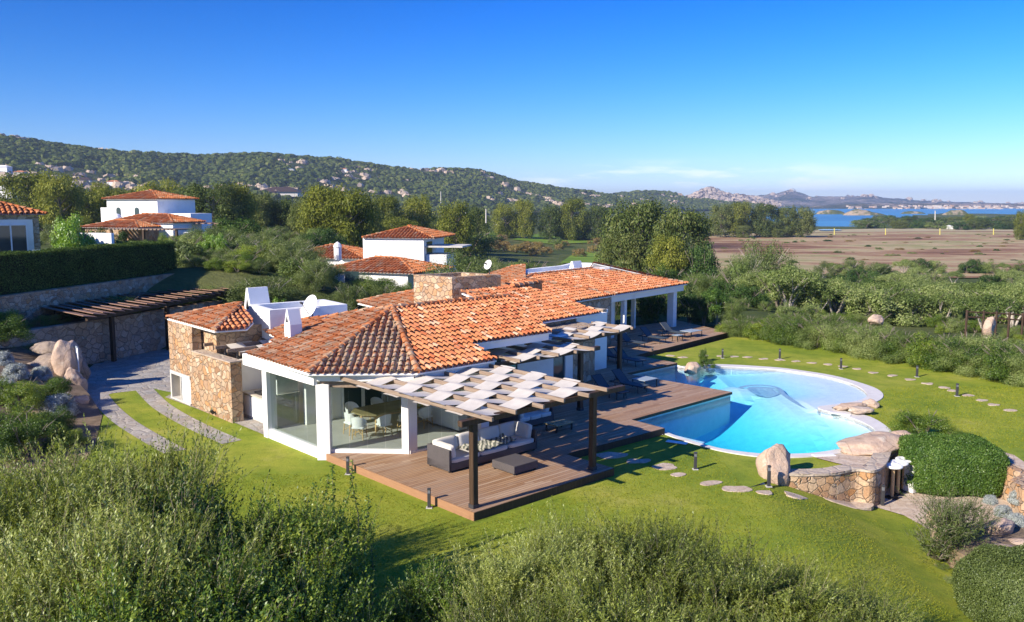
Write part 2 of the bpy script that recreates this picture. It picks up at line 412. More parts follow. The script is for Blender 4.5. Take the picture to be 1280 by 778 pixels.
leaf_mat('leaf_bright', [(.08, .18, .01), (.17, .33, .015), (.27, .45, .02), (.38, .52, .04)], .45, .2, cl=2)
leaf_mat('leaf_hedge', [(0.030, 0.060, 0.014), (0.060, 0.102, 0.022), (0.096, 0.156, 0.034), (0.180, 0.240, 0.060)], .25, .1, gloss=.01)
leaf_mat('leaf_box', [(0.033, 0.077, 0.011), (0.066, 0.143, 0.020), (0.121, 0.220, 0.031), (0.220, 0.319, 0.066)], .35, .1, gloss=.025)
leaf_mat('leaf_silver', [(.20, .23, .22), (.33, .37, .35), (.46, .50, .47), (.60, .63, .60)], .2, .2)
rock_mat('granite_dark', [(.25, (.20, .16, .13)), (.42, (.36, .29, .24)), (.55, (.30, .24, .19)), (.65, (.46, .36, .27)), (.8, (.28, .26, .24))], 1.8, 1.0)
leaf_mat('leaf_autumn', [(.15, .08, .02), (.25, .16, .03), (.30, .22, .04), (.35, .30, .08)], .3, .5)
glass_mat('glass', (.86, .90, .89), .03)
# ================================================================== SKY, SUN, HAZE
wt = world.node_tree; wt.nodes.clear()
def wn(t): return wt.nodes.new(t)
sky = wn('ShaderNodeTexSky'); sky.sky_type = 'NISHITA'; sky.sun_disc = False
sky.sun_elevation = SUN_EL; sky.sun_rotation = math.atan2(-math.cos(SUN_AZ), -math.sin(SUN_AZ)) % (2*PI)
sky.altitude = 0; sky.air_density = 1.0; sky.dust_density = .0; sky.ozone_density = 1.6
bg = wn('ShaderNodeBackground'); bg.inputs['Strength'].default_value = .145
wo = wn('ShaderNodeOutputWorld')
hs = wn('ShaderNodeHueSaturation'); hs.inputs['Saturation'].default_value = 1.25; hs.inputs['Value'].default_value = .80; hs.inputs['Hue'].default_value = .5
tm = wn('ShaderNodeMix'); tm.data_type = 'RGBA'; tm.blend_type = 'MULTIPLY'; tm.inputs[0].default_value = 1; tm.inputs[7].default_value = (.56, .71, 1.10, 1)
wt.links.new(sky.outputs[0], tm.inputs[6]); wt.links.new(tm.outputs[2], hs.inputs['Color'])
# thin low clouds near the horizon
tc = wn('ShaderNodeTexCoord'); mp = wn('ShaderNodeMapping'); mp.inputs['Scale'].default_value = (1, 1, 7)
wt.links.new(tc.outputs['Generated'], mp.inputs['Vector'])
nz = wn('ShaderNodeTexNoise'); nz.inputs['Scale'].default_value = 6.5; nz.inputs['Detail'].default_value = 7; nz.inputs['Roughness'].default_value = .62
wt.links.new(mp.outputs[0], nz.inputs['Vector'])
sx = wn('ShaderNodeSeparateXYZ'); wt.links.new(tc.outputs['Generated'], sx.inputs[0])
el = wn('ShaderNodeValToRGB'); cr = el.color_ramp
cr.elements[0].position = .0; cr.elements[0].color = (.9, .9, .9, 1); cr.elements[1].position = .05; cr.elements[1].color = (0, 0, 0, 1)
e_ = cr.elements.new(.022); e_.color = (1, 1, 1, 1)
wt.links.new(sx.outputs['Z'], el.inputs[0])
cl = wn('ShaderNodeValToRGB'); cl.color_ramp.elements[0].position = .50; cl.color_ramp.elements[1].position = .60
cl.color_ramp.elements[0].color = (0, 0, 0, 1); cl.color_ramp.elements[1].color = (.9, .9, .9, 1)
wt.links.new(nz.outputs['Fac'], cl.inputs[0])
az = wn('ShaderNodeValToRGB'); az.color_ramp.elements[0].position = .0; az.color_ramp.elements[0].color = (.1, .1, .1, 1); az.color_ramp.elements[1].position = .42; az.color_ramp.elements[1].color = (.15, .15, .15, 1)
for p_ in (.08, .27): q_ = az.color_ramp.elements.new(p_); q_.color = (1, 1, 1, 1)
wt.links.new(sx.outputs['X'], az.inputs[0])
me_ = wn('ShaderNodeMath'); me_.operation = 'MULTIPLY'; wt.links.new(el.outputs[0], me_.inputs[0]); wt.links.new(az.outputs[0], me_.inputs[1])
mu = wn('ShaderNodeMath'); mu.operation = 'MULTIPLY'; wt.links.new(me_.outputs[0], mu.inputs[0]); wt.links.new(cl.outputs[0], mu.inputs[1])
gr = wn('ShaderNodeValToRGB'); gc = gr.color_ramp; gc.elements[0].position = 0; gc.elements[0].color = (.86, .82, .86, 1); gc.elements[1].position = 1; gc.elements[1].color = (.55, .66, .8, 1)
for p_, c_ in ((.04, (.78, .77, .84, 1)), (.13, (.50, .67, .78, 1)), (.24, (.22, .53, .72, 1)), (.4, (.32, .54, .74, 1))): q_ = gc.elements.new(p_); q_.color = c_
wt.links.new(sx.outputs['Z'], gr.inputs[0])
ax = wn('ShaderNodeMath'); ax.operation = 'MULTIPLY_ADD'; ax.inputs[1].default_value = .30; ax.inputs[2].default_value = 1.0; wt.links.new(sx.outputs['X'], ax.inputs[0])
g1 = wn('ShaderNodeMix'); g1.data_type = 'RGBA'; g1.blend_type = 'MULTIPLY'; g1.inputs[0].default_value = 1; wt.links.new(hs.outputs[0], g1.inputs[6]); wt.links.new(gr.outputs[0], g1.inputs[7])
g2 = wn('ShaderNodeVectorMath'); g2.operation = 'SCALE'; wt.links.new(g1.outputs[2], g2.inputs[0]); wt.links.new(ax.outputs[0], g2.inputs['Scale'])
mx = wn('ShaderNodeMix'); mx.data_type = 'RGBA'; mx.inputs[7].default_value = (5.2, 5.5, 5.9, 1)
wt.links.new(mu.outputs[0], mx.inputs[0]); wt.links.new(g2.outputs[0], mx.inputs[6])
wt.links.new(mx.outputs[2], bg.inputs['Color']); wt.links.new(bg.outputs[0], wo.inputs['Surface'])
sd = bpy.data.lights.new('sun', 'SUN'); sun = bpy.data.objects.new('sun', sd); COL.objects.link(sun)
sd.energy = 4.6; sd.angle = math.radians(.5); sd.color = (1, .90, .76)
ld = Vector((math.cos(SUN_AZ)*math.cos(SUN_EL), math.sin(SUN_AZ)*math.cos(SUN_EL), -math.sin(SUN_EL)))
sun.rotation_euler = (-ld).to_track_quat('Z', 'Y').to_euler()
scene.view_settings.view_transform = 'Standard'; scene.view_settings.look = 'None'
scene.view_settings.exposure = 0.92; scene.view_settings.gamma = 1
scene.cycles.use_denoising = True
scene.cycles.max_bounces = 10; scene.cycles.transparent_max_bounces = 24; scene.cycles.diffuse_bounces = 6; scene.cycles.glossy_bounces = 3
scene.cycles.volume_bounces = 0; scene.cycles.caustics_reflective = False; scene.cycles.caustics_refractive = False
# ================================================================== TERRAIN
SEA = -12.0
def terr(x, y):
    r = math.hypot(x, y); t = x/max(y, 1)
    a = 4.2*sstep(-.02, -.36, t)*sstep(50, 62, y) if y > 20 else 0
    near = -2.9*sstep(64, 50, y)*(1-sstep(-17, -24, x-(y-40)*.0)*sstep(38,44,y))
    w = sstep(-.25, .12, t)
    drop = -(2.5+7.0*w)*sstep(62+12*(1-w), 190, r)-2.2*sstep(190, 420, r)*w-2.5*sstep(150, 400, r)*(1-w)
    if t > .28: drop += -1.5*sstep(38, 75, r)*sstep(.28, .4, t)*(1-sstep(85, 170, r))
    z = a+near+drop
    z += (fbm(x*.03, y*.03, 3, 5)-.5)*1.2*sstep(60, 120, r)*(1-sstep(220, 300, r)*w)
    # the coast: bay open to the right of the far trees, low wooded spit in front of it
    shore = 930+60*math.sin(t*30)+1100*sstep(.40, .50, t)
    z -= 5*sstep(shore-60, shore+60, r)*sstep(.26, .33, t)
    return z
def ground():
    m = MB(); rs = [3]+[12*1.055**i for i in range(105)]; na = 150; vs = []; fs = []
    for r in rs:
        for k in range(na+1):
            a = math.radians(90+62-124*k/na); x, y = r*math.cos(a), r*math.sin(a)
            vs.append((x, y, terr(x, y)))
    for i in range(len(rs)-1):
        for k in range(na):
            b = i*(na+1)+k; fs.append((b, b+1, b+na+2, b+na+1))
    m.add(vs, [tuple(reversed(f)) for f in fs]); return m
k = N('ground'); v = k.pos()
c = k.ramp(k.noise(v, .05, 6, .65), [(.3, (.05, .075, .02)), (.5, (.085, .11, .03)), (.62, (.13, .14, .05)), (.8, (.17, .16, .08))])
c = k.mix(.5, c, k.ramp(k.noise(v, 1.3, 5, .7), [(.3, (.4, .42, .35)), (.7, (1, 1, 1))]), 'MULTIPLY')
k.pbsdf(c, .95, .1, k.bump(k.noise(v, .8, 5, .7), .8, .3)); M['ground'] = k.m
struct('ground', ground(), M['ground'], True)
# sea
k = N('sea'); v = k.pos((1, 1, 1)); w1 = k.noise(k.pos((.25, 1, 1)), .012, 3)
c = k.ramp(w1, [(.35, (.04, .16, .27)), (.6, (.07, .24, .36))])
k.pbsdf(c, .35, .35, k.bump(k.noise(k.pos((.4, 1, 1)), .3, 4), .3, .5)); M['sea'] = k.m
m = MB(); m.add([(-200, 700, SEA), (14000, 700, SEA), (14000, 14000, SEA), (-2500, 14000, SEA)], [(0, 1, 2, 3)])
struct('sea', m, M['sea'])
# ---- marsh and meadow sheets follow the ground a little above it
def drape(poly, step, lift, col_): 
    return cdt(poly, step=step, zf=lambda x, y: terr(x, y)+lift)
def gp(px, py, zguess):      # pixel -> ground point on the far plain
    p = P(px, py, zguess)
    for _ in range(25): p = P(px, py, .5*p.z+.5*terr(p.x, p.y))
    return p
k = N('marsh'); v = k.pos((.35, 1, 1)); v2 = k.pos((.5, 1.6, 1))
c = k.ramp(k.noise(v, .035, 7, .7), [(.34, (.17, .09, .055)), (.43, (.27, .15, .085)), (.49, (.38, .25, .14)), (.54, (.50, .40, .23)), (.60, (.27, .27, .10)), (.7, (.42, .29, .17))])
c = k.mix(.5, c, k.ramp(k.noise(v2, .6, 6, .7), [(.3, (.45, .42, .4)), (.65, (1, 1, 1))]), 'MULTIPLY')
k.pbsdf(c, .95, .1, k.bump(k.noise(v, 1.0, 5, .7), .6, .4)); M['marsh'] = k.m
mz = -11.4
poly = [P(x, y, mz) for x, y in [(860, 352), (872, 300), (900, 292), (1020, 291), (1150, 289), (1330, 289), (1500, 300), (1500, 352), (1200, 356), (1000, 352)]]
struct('marsh', drape([(p.x, p.y) for p in poly], 30, .25, None), M['marsh'], True)
k = N('dry_grass'); v = k.pos((.3, 1, 1)); c = k.ramp(k.noise(v, .05, 6, .7), [(.3, (.30, .26, .13)), (.5, (.42, .36, .22)), (.7, (.25, .24, .10))]); k.pbsdf(c, .95, .1); M['dry_grass'] = k.m
poly = [P(x, y, -11.4) for x, y in [(1000, 291), (1020, 287.5), (1150, 285), (1330, 284), (1330, 289.2), (1150, 289.2)]]
struct('dry_field', drape([(p.x, p.y) for p in poly], 60, .3, None), M['dry_grass'], True)
k = N('meadow'); v = k.pos(); c = k.ramp(k.noise(v, .06, 5, .6), [(.3, (.10, .18, .02)), (.6, (.16, .25, .03)), (.8, (.22, .22, .07))]); k.pbsdf(c, .95, .1); M['meadow'] = k.m
for pts in ([(640, 300), (690, 289), (750, 290), (762, 297), (740, 304), (690, 306)], [(700, 330), (720, 316), (800, 314), (800, 332)], [(560, 296), (600, 290), (650, 291), (640, 298)]):
    pl = [gp(x, y, -8) for x, y in pts]
    struct('meadow', drape([(p.x, p.y) for p in pl], 14, .3, None), M['meadow'], True)
k = N('pond_water'); k.pbsdf((.16, .22, .28), .12, .4); M['pond'] = k.m
for pts in ([(1154, 335), (1158, 331), (1170, 330), (1176, 334), (1166, 338)], [(1168, 342), (1178, 340), (1196, 342), (1190, 350), (1176, 348)], [(1026, 328), (1040, 328), (1040, 330), (1026, 330)], [(1024, 287), (1048, 287), (1050, 287.8), (1028, 288)], [(1070, 333), (1088, 333), (1086, 335)]):
    pl = [P(x, y, -10.7) for x, y in pts]; pl = smoothpoly(pl, 4); m = MB()
    m.add([(p[0], p[1], -10.7) for p in pl], [tuple(range(len(pl)))]); struct('marsh_pond', m, M['pond'])
# ================================================================== HILLS
def hill(name, prof, depth, base, mat, amp, seed, back=.35, na=420, nr=46, rough=1.0):
    """ridge whose crest line follows (px, py, distance); real distance and volume"""
    xs = [p[0] for p in prof]; vs = []; fs = []
    for k_ in range(na+1):
        px = xs[0]+(xs[-1]-xs[0])*k_/na
        j = max(i for i in range(len(prof)) if prof[i][0] <= px) if px < xs[-1] else len(prof)-2
        j = min(j, len(prof)-2); a, b = prof[j], prof[j+1]; t = (px-a[0])/(b[0]-a[0])
        py = a[1]+(b[1]-a[1])*t; D = a[2]+(b[2]-a[2])*t
        c_ = PY(px, py, D); dx = c_.x/c_.y
        for i in range(nr+1):
            s = i/nr
            if s <= 1-back:
                q = s/(1-back); y = D-depth*(1-q); h = q**1.15
            else:
                q = (s-(1-back))/back; y = D+depth*.8*q; h = 1-q*q
            x = dx*y
            fz = (fbm(x/160, y/160, 6, seed)-.5)*2
            fr = (fbm(x/38, y/38, 4, seed+7)-.5)
            env = math.sin(PI*min(1, s/(1-back))*.5) if s < 1-back else 1
            cr_ = 1-abs(h-1)
            z = base+(c_.z-base)*h+(fz*amp*(1-.6*h**6)+fr*amp*.55*rough)*(.35+.65*env)*(1 if s > .02 else 0)
            vs.append((x, y, z))
    for k_ in range(na):
        for i in range(nr):
            b = k_*(nr+1)+i; fs.append((b, b+nr+1, b+nr+2, b+1))
    m = MB(); m.add(vs, fs); HILLV[name] = (vs, fs); return struct(name, m, mat, True)
HILLV = {}
def hill_mat(name, sc, veg, rock, thr, bs):
    k = N(name); v = k.pos(); vs_ = k.pos((1, 6.0, 2.0)); n1 = k.vor(vs_, sc*8); n2 = k.noise(vs_, sc*14, 4, .7)
    f = k.math('ADD', k.math('MULTIPLY', n1.outputs['Distance'], .7), k.math('MULTIPLY', n2, .5))
    c = k.ramp(f, [(.2, veg[2]), (.45, veg[1]), (.75, veg[0])])
    big = k.noise(v, sc*.8, 4, .6)
    c = k.mix(.5, c, k.ramp(big, [(.35, (.55, .62, .5)), (.65, (1.0, 1.0, .9))]), 'MULTIPLY')
    rn = k.noise(vs_, sc*2.2, 7, .72)
    cl_ = k.noise(v, sc*.45, 2, .5)
    rr = k.math('ADD', rn, k.math('MULTIPLY', k.math('SUBTRACT', cl_, .5), .35))
    sp = k.n('ShaderNodeSeparateXYZ'); k.l(k.pos(), sp.inputs[0])
    rm = k.ramp(rr, [(thr, (0, 0, 0)), (thr+.025, (1, 1, 1))])
    rc = k.ramp(k.noise(v, sc*20, 4, .7), [(.3, tuple(x*.55 for x in rock)), (.55, rock), (.8, tuple(min(1, x*1.2) for x in rock))])
    c = k.mix(rm, c, rc)
    h = k.math('ADD', k.math('MULTIPLY', f, -1), k.math('MULTIPLY', rm, .6))
    k.pbsdf(c, .95, .05, k.bump(h, bs, 5)); M[name] = k.m
VEG = [(.03, .05, .018), (.10, .13, .04), (.24, .25, .09)]
hill_mat('hill_near', .012, VEG, (.62, .49, .37), .59, 1.0)
hill_mat('hill_far', .008, [(.04, .06, .035), (.06, .085, .045), (.09, .11, .06)], (.48, .39, .33), .50, .9)
hill_mat('hill_rock', .02, [(.05, .07, .04), (.08, .1, .05), (.12, .13, .07)], (.58, .46, .39), .40, .9)
hill('long_hill', [(-260, 176, 1250), (-100, 160, 1250), (0, 171, 1250), (55, 182, 1280), (130, 190, 1350), (190, 194, 1380), (255, 197, 1500), (315, 194, 1500), (385, 197, 1600), (440, 204, 1700), (520, 211, 1800), (560, 211, 1850), (605, 215, 1950), (650, 229, 2050), (700, 235, 2100), (745, 240, 2200), (790, 247, 2300), (850, 256, 2400)], 620, -7, M['hill_near'], 14, 3)
hill('round_hill', [(640, 256, 2600), (700, 246, 2600), (760, 243, 2600), (800, 239, 2600), (835, 240, 2700), (870, 248, 2700), (905, 252, 2750), (950, 257, 2800)], 500, -8, M['hill_near'], 10, 23, na=160, nr=30)
hill('rocky_peak', [(830, 256, 4600), (862, 247, 4600), (872, 243, 4600), (880, 239, 4600), (888, 237, 4600), (896, 240, 4600), (905, 244, 4600), (925, 247, 4600), (945, 250, 4700), (975, 257, 4700)], 700, -10, M['hill_rock'], 14, 41, na=180, nr=26, rough=1.3)
hill('far_ridge', [(820, 258, 6200), (880, 250, 6200), (930, 246, 6200), (960, 243, 6200), (975, 241, 6200), (986, 237.5, 6200), (1000, 241, 6200), (1015, 246, 6200), (1060, 245, 6300), (1093, 244.5, 6300), (1110, 248, 6300), (1150, 251, 6500), (1200, 253, 6600), (1300, 256, 6800)], 1400, -10, M['hill_far'], 22, 57, na=300, nr=30)
hill('far_shore', [(940, 261, 3300), (1000, 259, 3300), (1040, 256, 3400), (1080, 255, 3400), (1140, 254.5, 3500), (1200, 255, 3500), (1260, 255, 3600), (1350, 254, 3600), (1500, 256, 3600)], 260, -13, M['hill_far'], 6, 77, na=200, nr=20)
k = N('spit'); v = k.pos(); c = k.ramp(k.noise(v, .05, 6, .7), [(.3, (.05, .07, .03)), (.5, (.10, .11, .05)), (.6, (.34, .27, .2))]); k.pbsdf(c, .95, .1); M['spit'] = k.m
def islet(px0, px1, pyt, D, h):
    a = PY(px0, 270, D); b = PY(px1, 270, D); n = 40; vs = []; fs = []
    w = (b.x-a.x); 
    for i in range(n+1):
        for j in range(9):
            s = i/n; q = j/8; x = a.x+w*s; y = D+(q-.5)*w*.35
            e = math.sin(PI*s)**.5*math.sin(PI*q)**.6
            vs.append((x, y, SEA-1+(h+1)*e*(.4+1.2*fbm(x/30, y/30, 4, 9))))
    for i in range(n):
        for j in range(8): b_ = i*9+j; fs.append((b_, b_+9, b_+10, b_+1))
    m = MB(); m.add(vs, fs); struct('islet', m, M['spit'], True)
def cover(name, hills, n, r0, r1, mat, label, seed, cond, q=13, flat=.7):
    rng = np.random.default_rng(seed); Vs = []
    for hn, m_ in hills:
        vs, fs = HILLV[hn]; A = np.array(vs); NR = {'long_hill': 47, 'round_hill': 31, 'rocky_peak': 27, 'far_ridge': 31}[hn]; cols = len(A)//NR; A = A.reshape(cols, NR, 3)
        c_ = rng.uniform(0, cols-1.001, m_); r_ = rng.uniform(0, (NR-1)*.78, m_); ci, ri = c_.astype(int), r_.astype(int); fc, fr_ = (c_-ci)[:, None], (r_-ri)[:, None]
        Pp = (A[ci, ri]*(1-fc)+A[ci+1, ri]*fc)*(1-fr_)+(A[ci, ri+1]*(1-fc)+A[ci+1, ri+1]*fc)*fr_
        keep = np.array([cond(p, r_[i]/(NR-1)/.65) for i, p in enumerate(Pp)]); Pp = Pp[keep]; k_ = len(Pp); R_ = rng.uniform(r0, r1, k_)
        d = rng.normal(0, 1, (k_, q, 3)); d[:, :, 2] = np.abs(d[:, :, 2]); d /= np.linalg.norm(d, axis=2)[:, :, None]
        ctr = Pp[:, None, :]+d*R_[:, None, None]*np.array([1, 1, flat]); t = np.cross(d, rng.normal(0, 1, d.shape)); t /= np.linalg.norm(t, axis=2)[:, :, None]; b = np.cross(d, t); s_ = R_[:, None, None]*.55
        Vs.append(np.stack([ctr+t*s_, ctr+b*s_, ctr-t*s_, ctr-b*s_], 2).reshape(-1, 3))
    V = np.concatenate(Vs); nq = len(V)//4; me = np_mesh(name, V, np.arange(nq*4).reshape(nq, 4)); tag(link_obj(name, me, M[mat], None, False, False), label, name.replace('_', ' '), kind='stuff')
leaf_mat('leaf_hill', [(.035, .055, .016), (.07, .10, .026), (.12, .155, .04), (.22, .23, .075)], .25, 0, gloss=0, cl=.012)
rock_mat('outcrop', [(.3, (.32, .25, .19)), (.5, (.46, .37, .29)), (.7, (.54, .45, .36))], .08, .4)
rk_ = lambda p, s: fbm(p[0]/90, p[1]/90, 4, 31)
cover('hillside_scrub', [('long_hill', 15000), ('round_hill', 3500)], 0, 3.0, 6.5, 'leaf_hill', 'dense green scrub covering the long granite hills', 5, lambda p, s: rk_(p, s) < .57)
cover('granite_outcrops', [('long_hill', 2100), ('round_hill', 500)], 0, 3, 10, 'outcrop', 'pale granite outcrops scattered over the long hills', 6, lambda p, s: rk_(p, s) > .555 and s > .3, 10, .35)
cover('granite_outcrops', [('rocky_peak', 900), ('far_ridge', 420)], 0, 8, 24, 'outcrop', 'craggy pale rocks on the distant peaks', 7, lambda p, s: s > .45 and (p[1] < 5000 or (rk_(p, s) > .53 and s > .6)), 9, .8)
islet(1054, 1106, 266, 1500, 9); islet(1126, 1156, 266, 1700, 7); islet(1178, 1210, 265, 1500, 10); islet(1020, 1056, 266, 1650, 9)
# haze
hz = bpy.data.materials.new('haze'); hz.use_nodes = True; hz.node_tree.nodes.clear()
pv = hz.node_tree.nodes.new('ShaderNodeVolumePrincipled'); ho = hz.node_tree.nodes.new('ShaderNodeOutputMaterial')
pv.inputs['Color'].default_value = (.62, .78, 1.0, 1); pv.inputs['Density'].default_value = HAZE; pv.inputs['Anisotropy'].default_value = .2
hz.node_tree.links.new(pv.outputs[0], ho.inputs['Volume'])
if HAZE > 0:
    m = MB(); m.box((1500, 5500, 70), (16000, 12000, 190)); tag(obj('haze', m, hz, None, False, False), kind='stuff')
# ================================================================== LAWN, PATHS
B_line = [P(968, 601), P(1000, 607, -.3), P(1040, 612, -.5), P(1075, 618, -.7)]
def low(x, y): return G-1.15*sstep(7.6, 12.6, x)
wall_line = [(P(970, 598)), (P(990, 603, -.2)), (P(1015, 607, -.3)), (P(1042, 609, -.4)), (P(1068, 615, -.7)), (P(1090, 624, -.9)), (P(1104, 618, -1.0)), (P(1112, 600, -1.1))]
path_line = [P(1113, 566), P(1130, 560), P(1160, 556), P(1200, 560), P(1240, 572), P(1290, 596), P(1340, 622), Vector((30, 20, G))]
B = [(p.x, p.y) for p in wall_line]+[(p.x, p.y) for p in path_line]
k = N('lawn'); v = k.pos()
c = k.ramp(k.noise(v, .22, 5, .65), [(.3, (.18, .25, .028)), (.46, (.26, .315, .035)), (.58, (.35, .365, .05)), (.7, (.43, .40, .10))])
c = k.mix(.65, c, k.ramp(k.noise(v, 1.6, 6, .8), [(.32, (.5, .58, .4)), (.5, (.9, .95, .8)), (.66, (1.1, 1.02, .95))]), 'MULTIPLY')
fine = k.noise(v, 28, 4, .8)
c = k.mix(.55, c, k.ramp(fine, [(.3, (.42, .5, .35)), (.65, (1, 1, 1))]), 'MULTIPLY')
hgt = k.math('ADD', k.math('MULTIPLY', k.noise(v, 5, 4, .7), 1.0), k.math('MULTIPLY', fine, .8))
k.pbsdf(c, .9, .15, k.bump(hgt, .55, .06)); M['lawn'] = k.m
# pool outline (world xy)
co_px = [(861.7, 458.6), (879.7, 456), (904, 456.3), (928.5, 457.3), (955, 459), (980, 461), (1018.5, 466.3), (1040, 470), (1057, 474), (1082.8, 481.7), (1097, 487.5), (1104, 494), (1101, 500), (1088, 505.5), (1066, 508), (1045, 509.5), (1040, 511.5), (1056, 515), (1082.8, 520.5), (1096, 526), (1108, 534), (1116, 543), (1112, 553), (1090, 561), (1060, 566.5), (1018, 571.5), (980, 573), (944, 571.5), (902, 565), (872, 557), (846, 549), (826, 541.5)]
in_px = [(861, 461), (879.7, 458.8), (904, 459), (928.5, 460), (955, 461.5), (980, 463.5), (1018.5, 469), (1036, 472.5), (1050, 476), (1068, 482), (1080, 489), (1084, 495.5), (1078, 500), (1066, 503), (1048, 506), (1024, 509), (1026, 512.5), (1046, 518), (1066, 524), (1083, 531), (1094, 539), (1093, 549), (1078, 556), (1056, 561), (1018, 567), (980, 568.5), (944, 567.5), (902.8, 562), (872, 554), (846, 546), (828, 539)]
def xy(p): return (p[0], p[1])
outer = smoothpoly([P(x, y) for x, y in co_px], 5, False); inner = smoothpoly([P(x, y) for x, y in in_px], 5, False)
# deck outline, uv, walking round it
deckpoly = [UV(*a) for a in [(0, 0), (6.1, 0), (6.1, 2.2), (11.5, 2.0), (11.6, 3.75), (19.1, 3.85), (18.9, 10.05), (23.3, 10.05), (23.5, 13.1), (35.3, 14.5), (37.6, 20.5), (29, 21), (13, 13), (7, 9), (3, 12.3), (.0, 12.2), (.0, 8.2)]]
# pool edge follows the deck: from the lower end of the outline to the upper end
deck_edge = [xy(UV(11.55, 2.05)), xy(UV(11.62, 3.8)), xy(UV(19.06, 3.9)), xy(UV(18.86, 10.12)), xy(UV(23.25, 10.12))]
pool_in = [xy(p) for p in inner]+deck_edge
pool_out = [xy(p) for p in outer]+[xy(UV(11.3, 1.9)), xy(UV(11.4, 4.0)), xy(UV(18.8, 4.1)), xy(UV(18.6, 10.3)), xy(UV(23.4, 10.3))]
# lawns
up = [(-34, 24), (-40, 15), (-25, 6), (7.5, 6), (7.5, 26.6)]+B+[(44, 26), (48, 36), (36, 48), (24, 56), (15.5, 58.5), (10, 52), (-8, 44), (-20, 46), (-30, 44)]
struct('lawn', cdt(up, [pool_out], 3, lambda x, y: G), M['lawn'])
lo_ = [(7.5, 26.6)]+B+[(30, 8), (7.5, 6)]
struct('lawn', cdt(lo_, [], 1.2, low), M['lawn'], True)
def inside(x, y, pl):
    c = False; n = len(pl); j = n-1
    for i in range(n):
        if (pl[i][1] > y) != (pl[j][1] > y) and x < (pl[j][0]-pl[i][0])*(y-pl[i][1])/(pl[j][1]-pl[i][1])+pl[i][0]: c = not c
        j = i
    return c
# grass blades along foreground-facing lawn
def tufts():
    rng = np.random.default_rng(5); n = 170000
    y = rng.uniform(0, 1, n)**1.3*26+16; x = rng.uniform(-.55, .62, n)*y
    z = np.array([low(a, b) if (a > 7.5 and b < 28) else G for a, b in zip(x, y)])
    ok = np.ones(n, bool)
    for i in range(n):
        u_, v_ = uv((x[i], y[i]))
        if u_ > -.35 and v_ > -.3: ok[i] = False
        elif x[i] > 7.4 and 26.6 < y[i] < 31: ok[i] = False
        elif x[i] > 16 and y[i] < 29 : ok[i] = False
        elif x[i] > 4 and y[i] > 27 and inside(x[i], y[i], pool_out): ok[i] = False
        elif x[i] < -6 and y[i] > 28: ok[i] = False
    x, y, z = x[ok], y[ok], z[ok]; n = len(x)
    a = rng.uniform(0, 2*PI, n); h = rng.uniform(.015, .032, n)*(y/18)**.3; w = .012*(y/18)
    V = np.empty((n, 3, 3)); dx, dy = np.cos(a)*w, np.sin(a)*w
    V[:, 0] = np.stack([x-dx, y-dy, z], 1); V[:, 1] = np.stack([x+dx, y+dy, z], 1)
    V[:, 2] = np.stack([x+rng.normal(0, .015, n), y+rng.normal(0, .015, n), z+h], 1)
    return np_mesh('grass', V.reshape(-1, 3), np.arange(n*3).reshape(n, 3))
leaf_mat('leaf_grass', [(.17, .22, .02), (.25, .29, .028), (.31, .32, .035), (.36, .35, .06)], .4, 0, gloss=.0)
tag(link_obj('grass', tufts(), M['leaf_grass'], None, False, False), 'short mown grass blades standing on the lawn around the villa', 'grass', kind='stuff')
# ---- paths and paving
def sheet(name, pts, z, mat, lift=0, kind='structure', sm=0):
    pl = smoothpoly(pts, sm) if sm else pts
    m = MB(); m.prism([(p[0], p[1]) for p in pl], z-.06, z); o = obj(name, m, mat, None, False, False)
    if kind: tag(o, kind=kind)
    return o
def strip(cpx, w, name):
    c = smoothpoly([P(x, y) for x, y in cpx], 8, False); L = []; R = []
    for i, p in enumerate(c):
        d = (c[min(i+1, len(c)-1)]-c[max(i-1, 0)]).normalized(); n = Vector((-d.y, d.x)); L.append(p+n*w/2); R.append(p-n*w/2)
    m = MB(); n = len(c); vs = [(p.x, p.y, G+.012) for p in L]+[(p.x, p.y, G+.012) for p in R]
    m.add(vs, [(i, n+i, n+i+1, i+1) for i in range(n-1)]); struct(name, m, M['paving'])
strip([(122, 492), (134, 508), (155, 527), (185, 546), (219, 565)], .80, 'path')
strip([(178, 484), (186, 493), (202, 508), (228, 524), (260, 540), (290, 553)], .80, 'path')
pv_ = [P(*a) for a in [(97, 500), (100, 470), (118, 455), (160, 444), (215, 428), (262, 400), (262, 440), (224, 470), (222, 492), (205, 489), (192, 486), (165, 489), (140, 492), (118, 500)]]
m = cdt([xy(p) for p in pv_], zf=lambda x, y: G+.008); struct('pavement', m, M['paving'])
kp = [UV(-.05, 12.2), UV(-.05, 15.3), UV(-.3, 21.8), UV(.4, 22.5), UV(4, 20), UV(4, 12.2)]
m = cdt([xy(p) for p in kp], zf=lambda x, y: G+.03); struct('pavement', m, M['paving'])
# ================================================================== POOL
pool = thing('swimming_pool', P(980, 520, G), 'free-form blue swimming pool with a pale sandy beach lobe beside the wooden deck', 'swimming pool')
m = cdt(pool_out, [pool_in], zf=lambda x, y: G+.035)
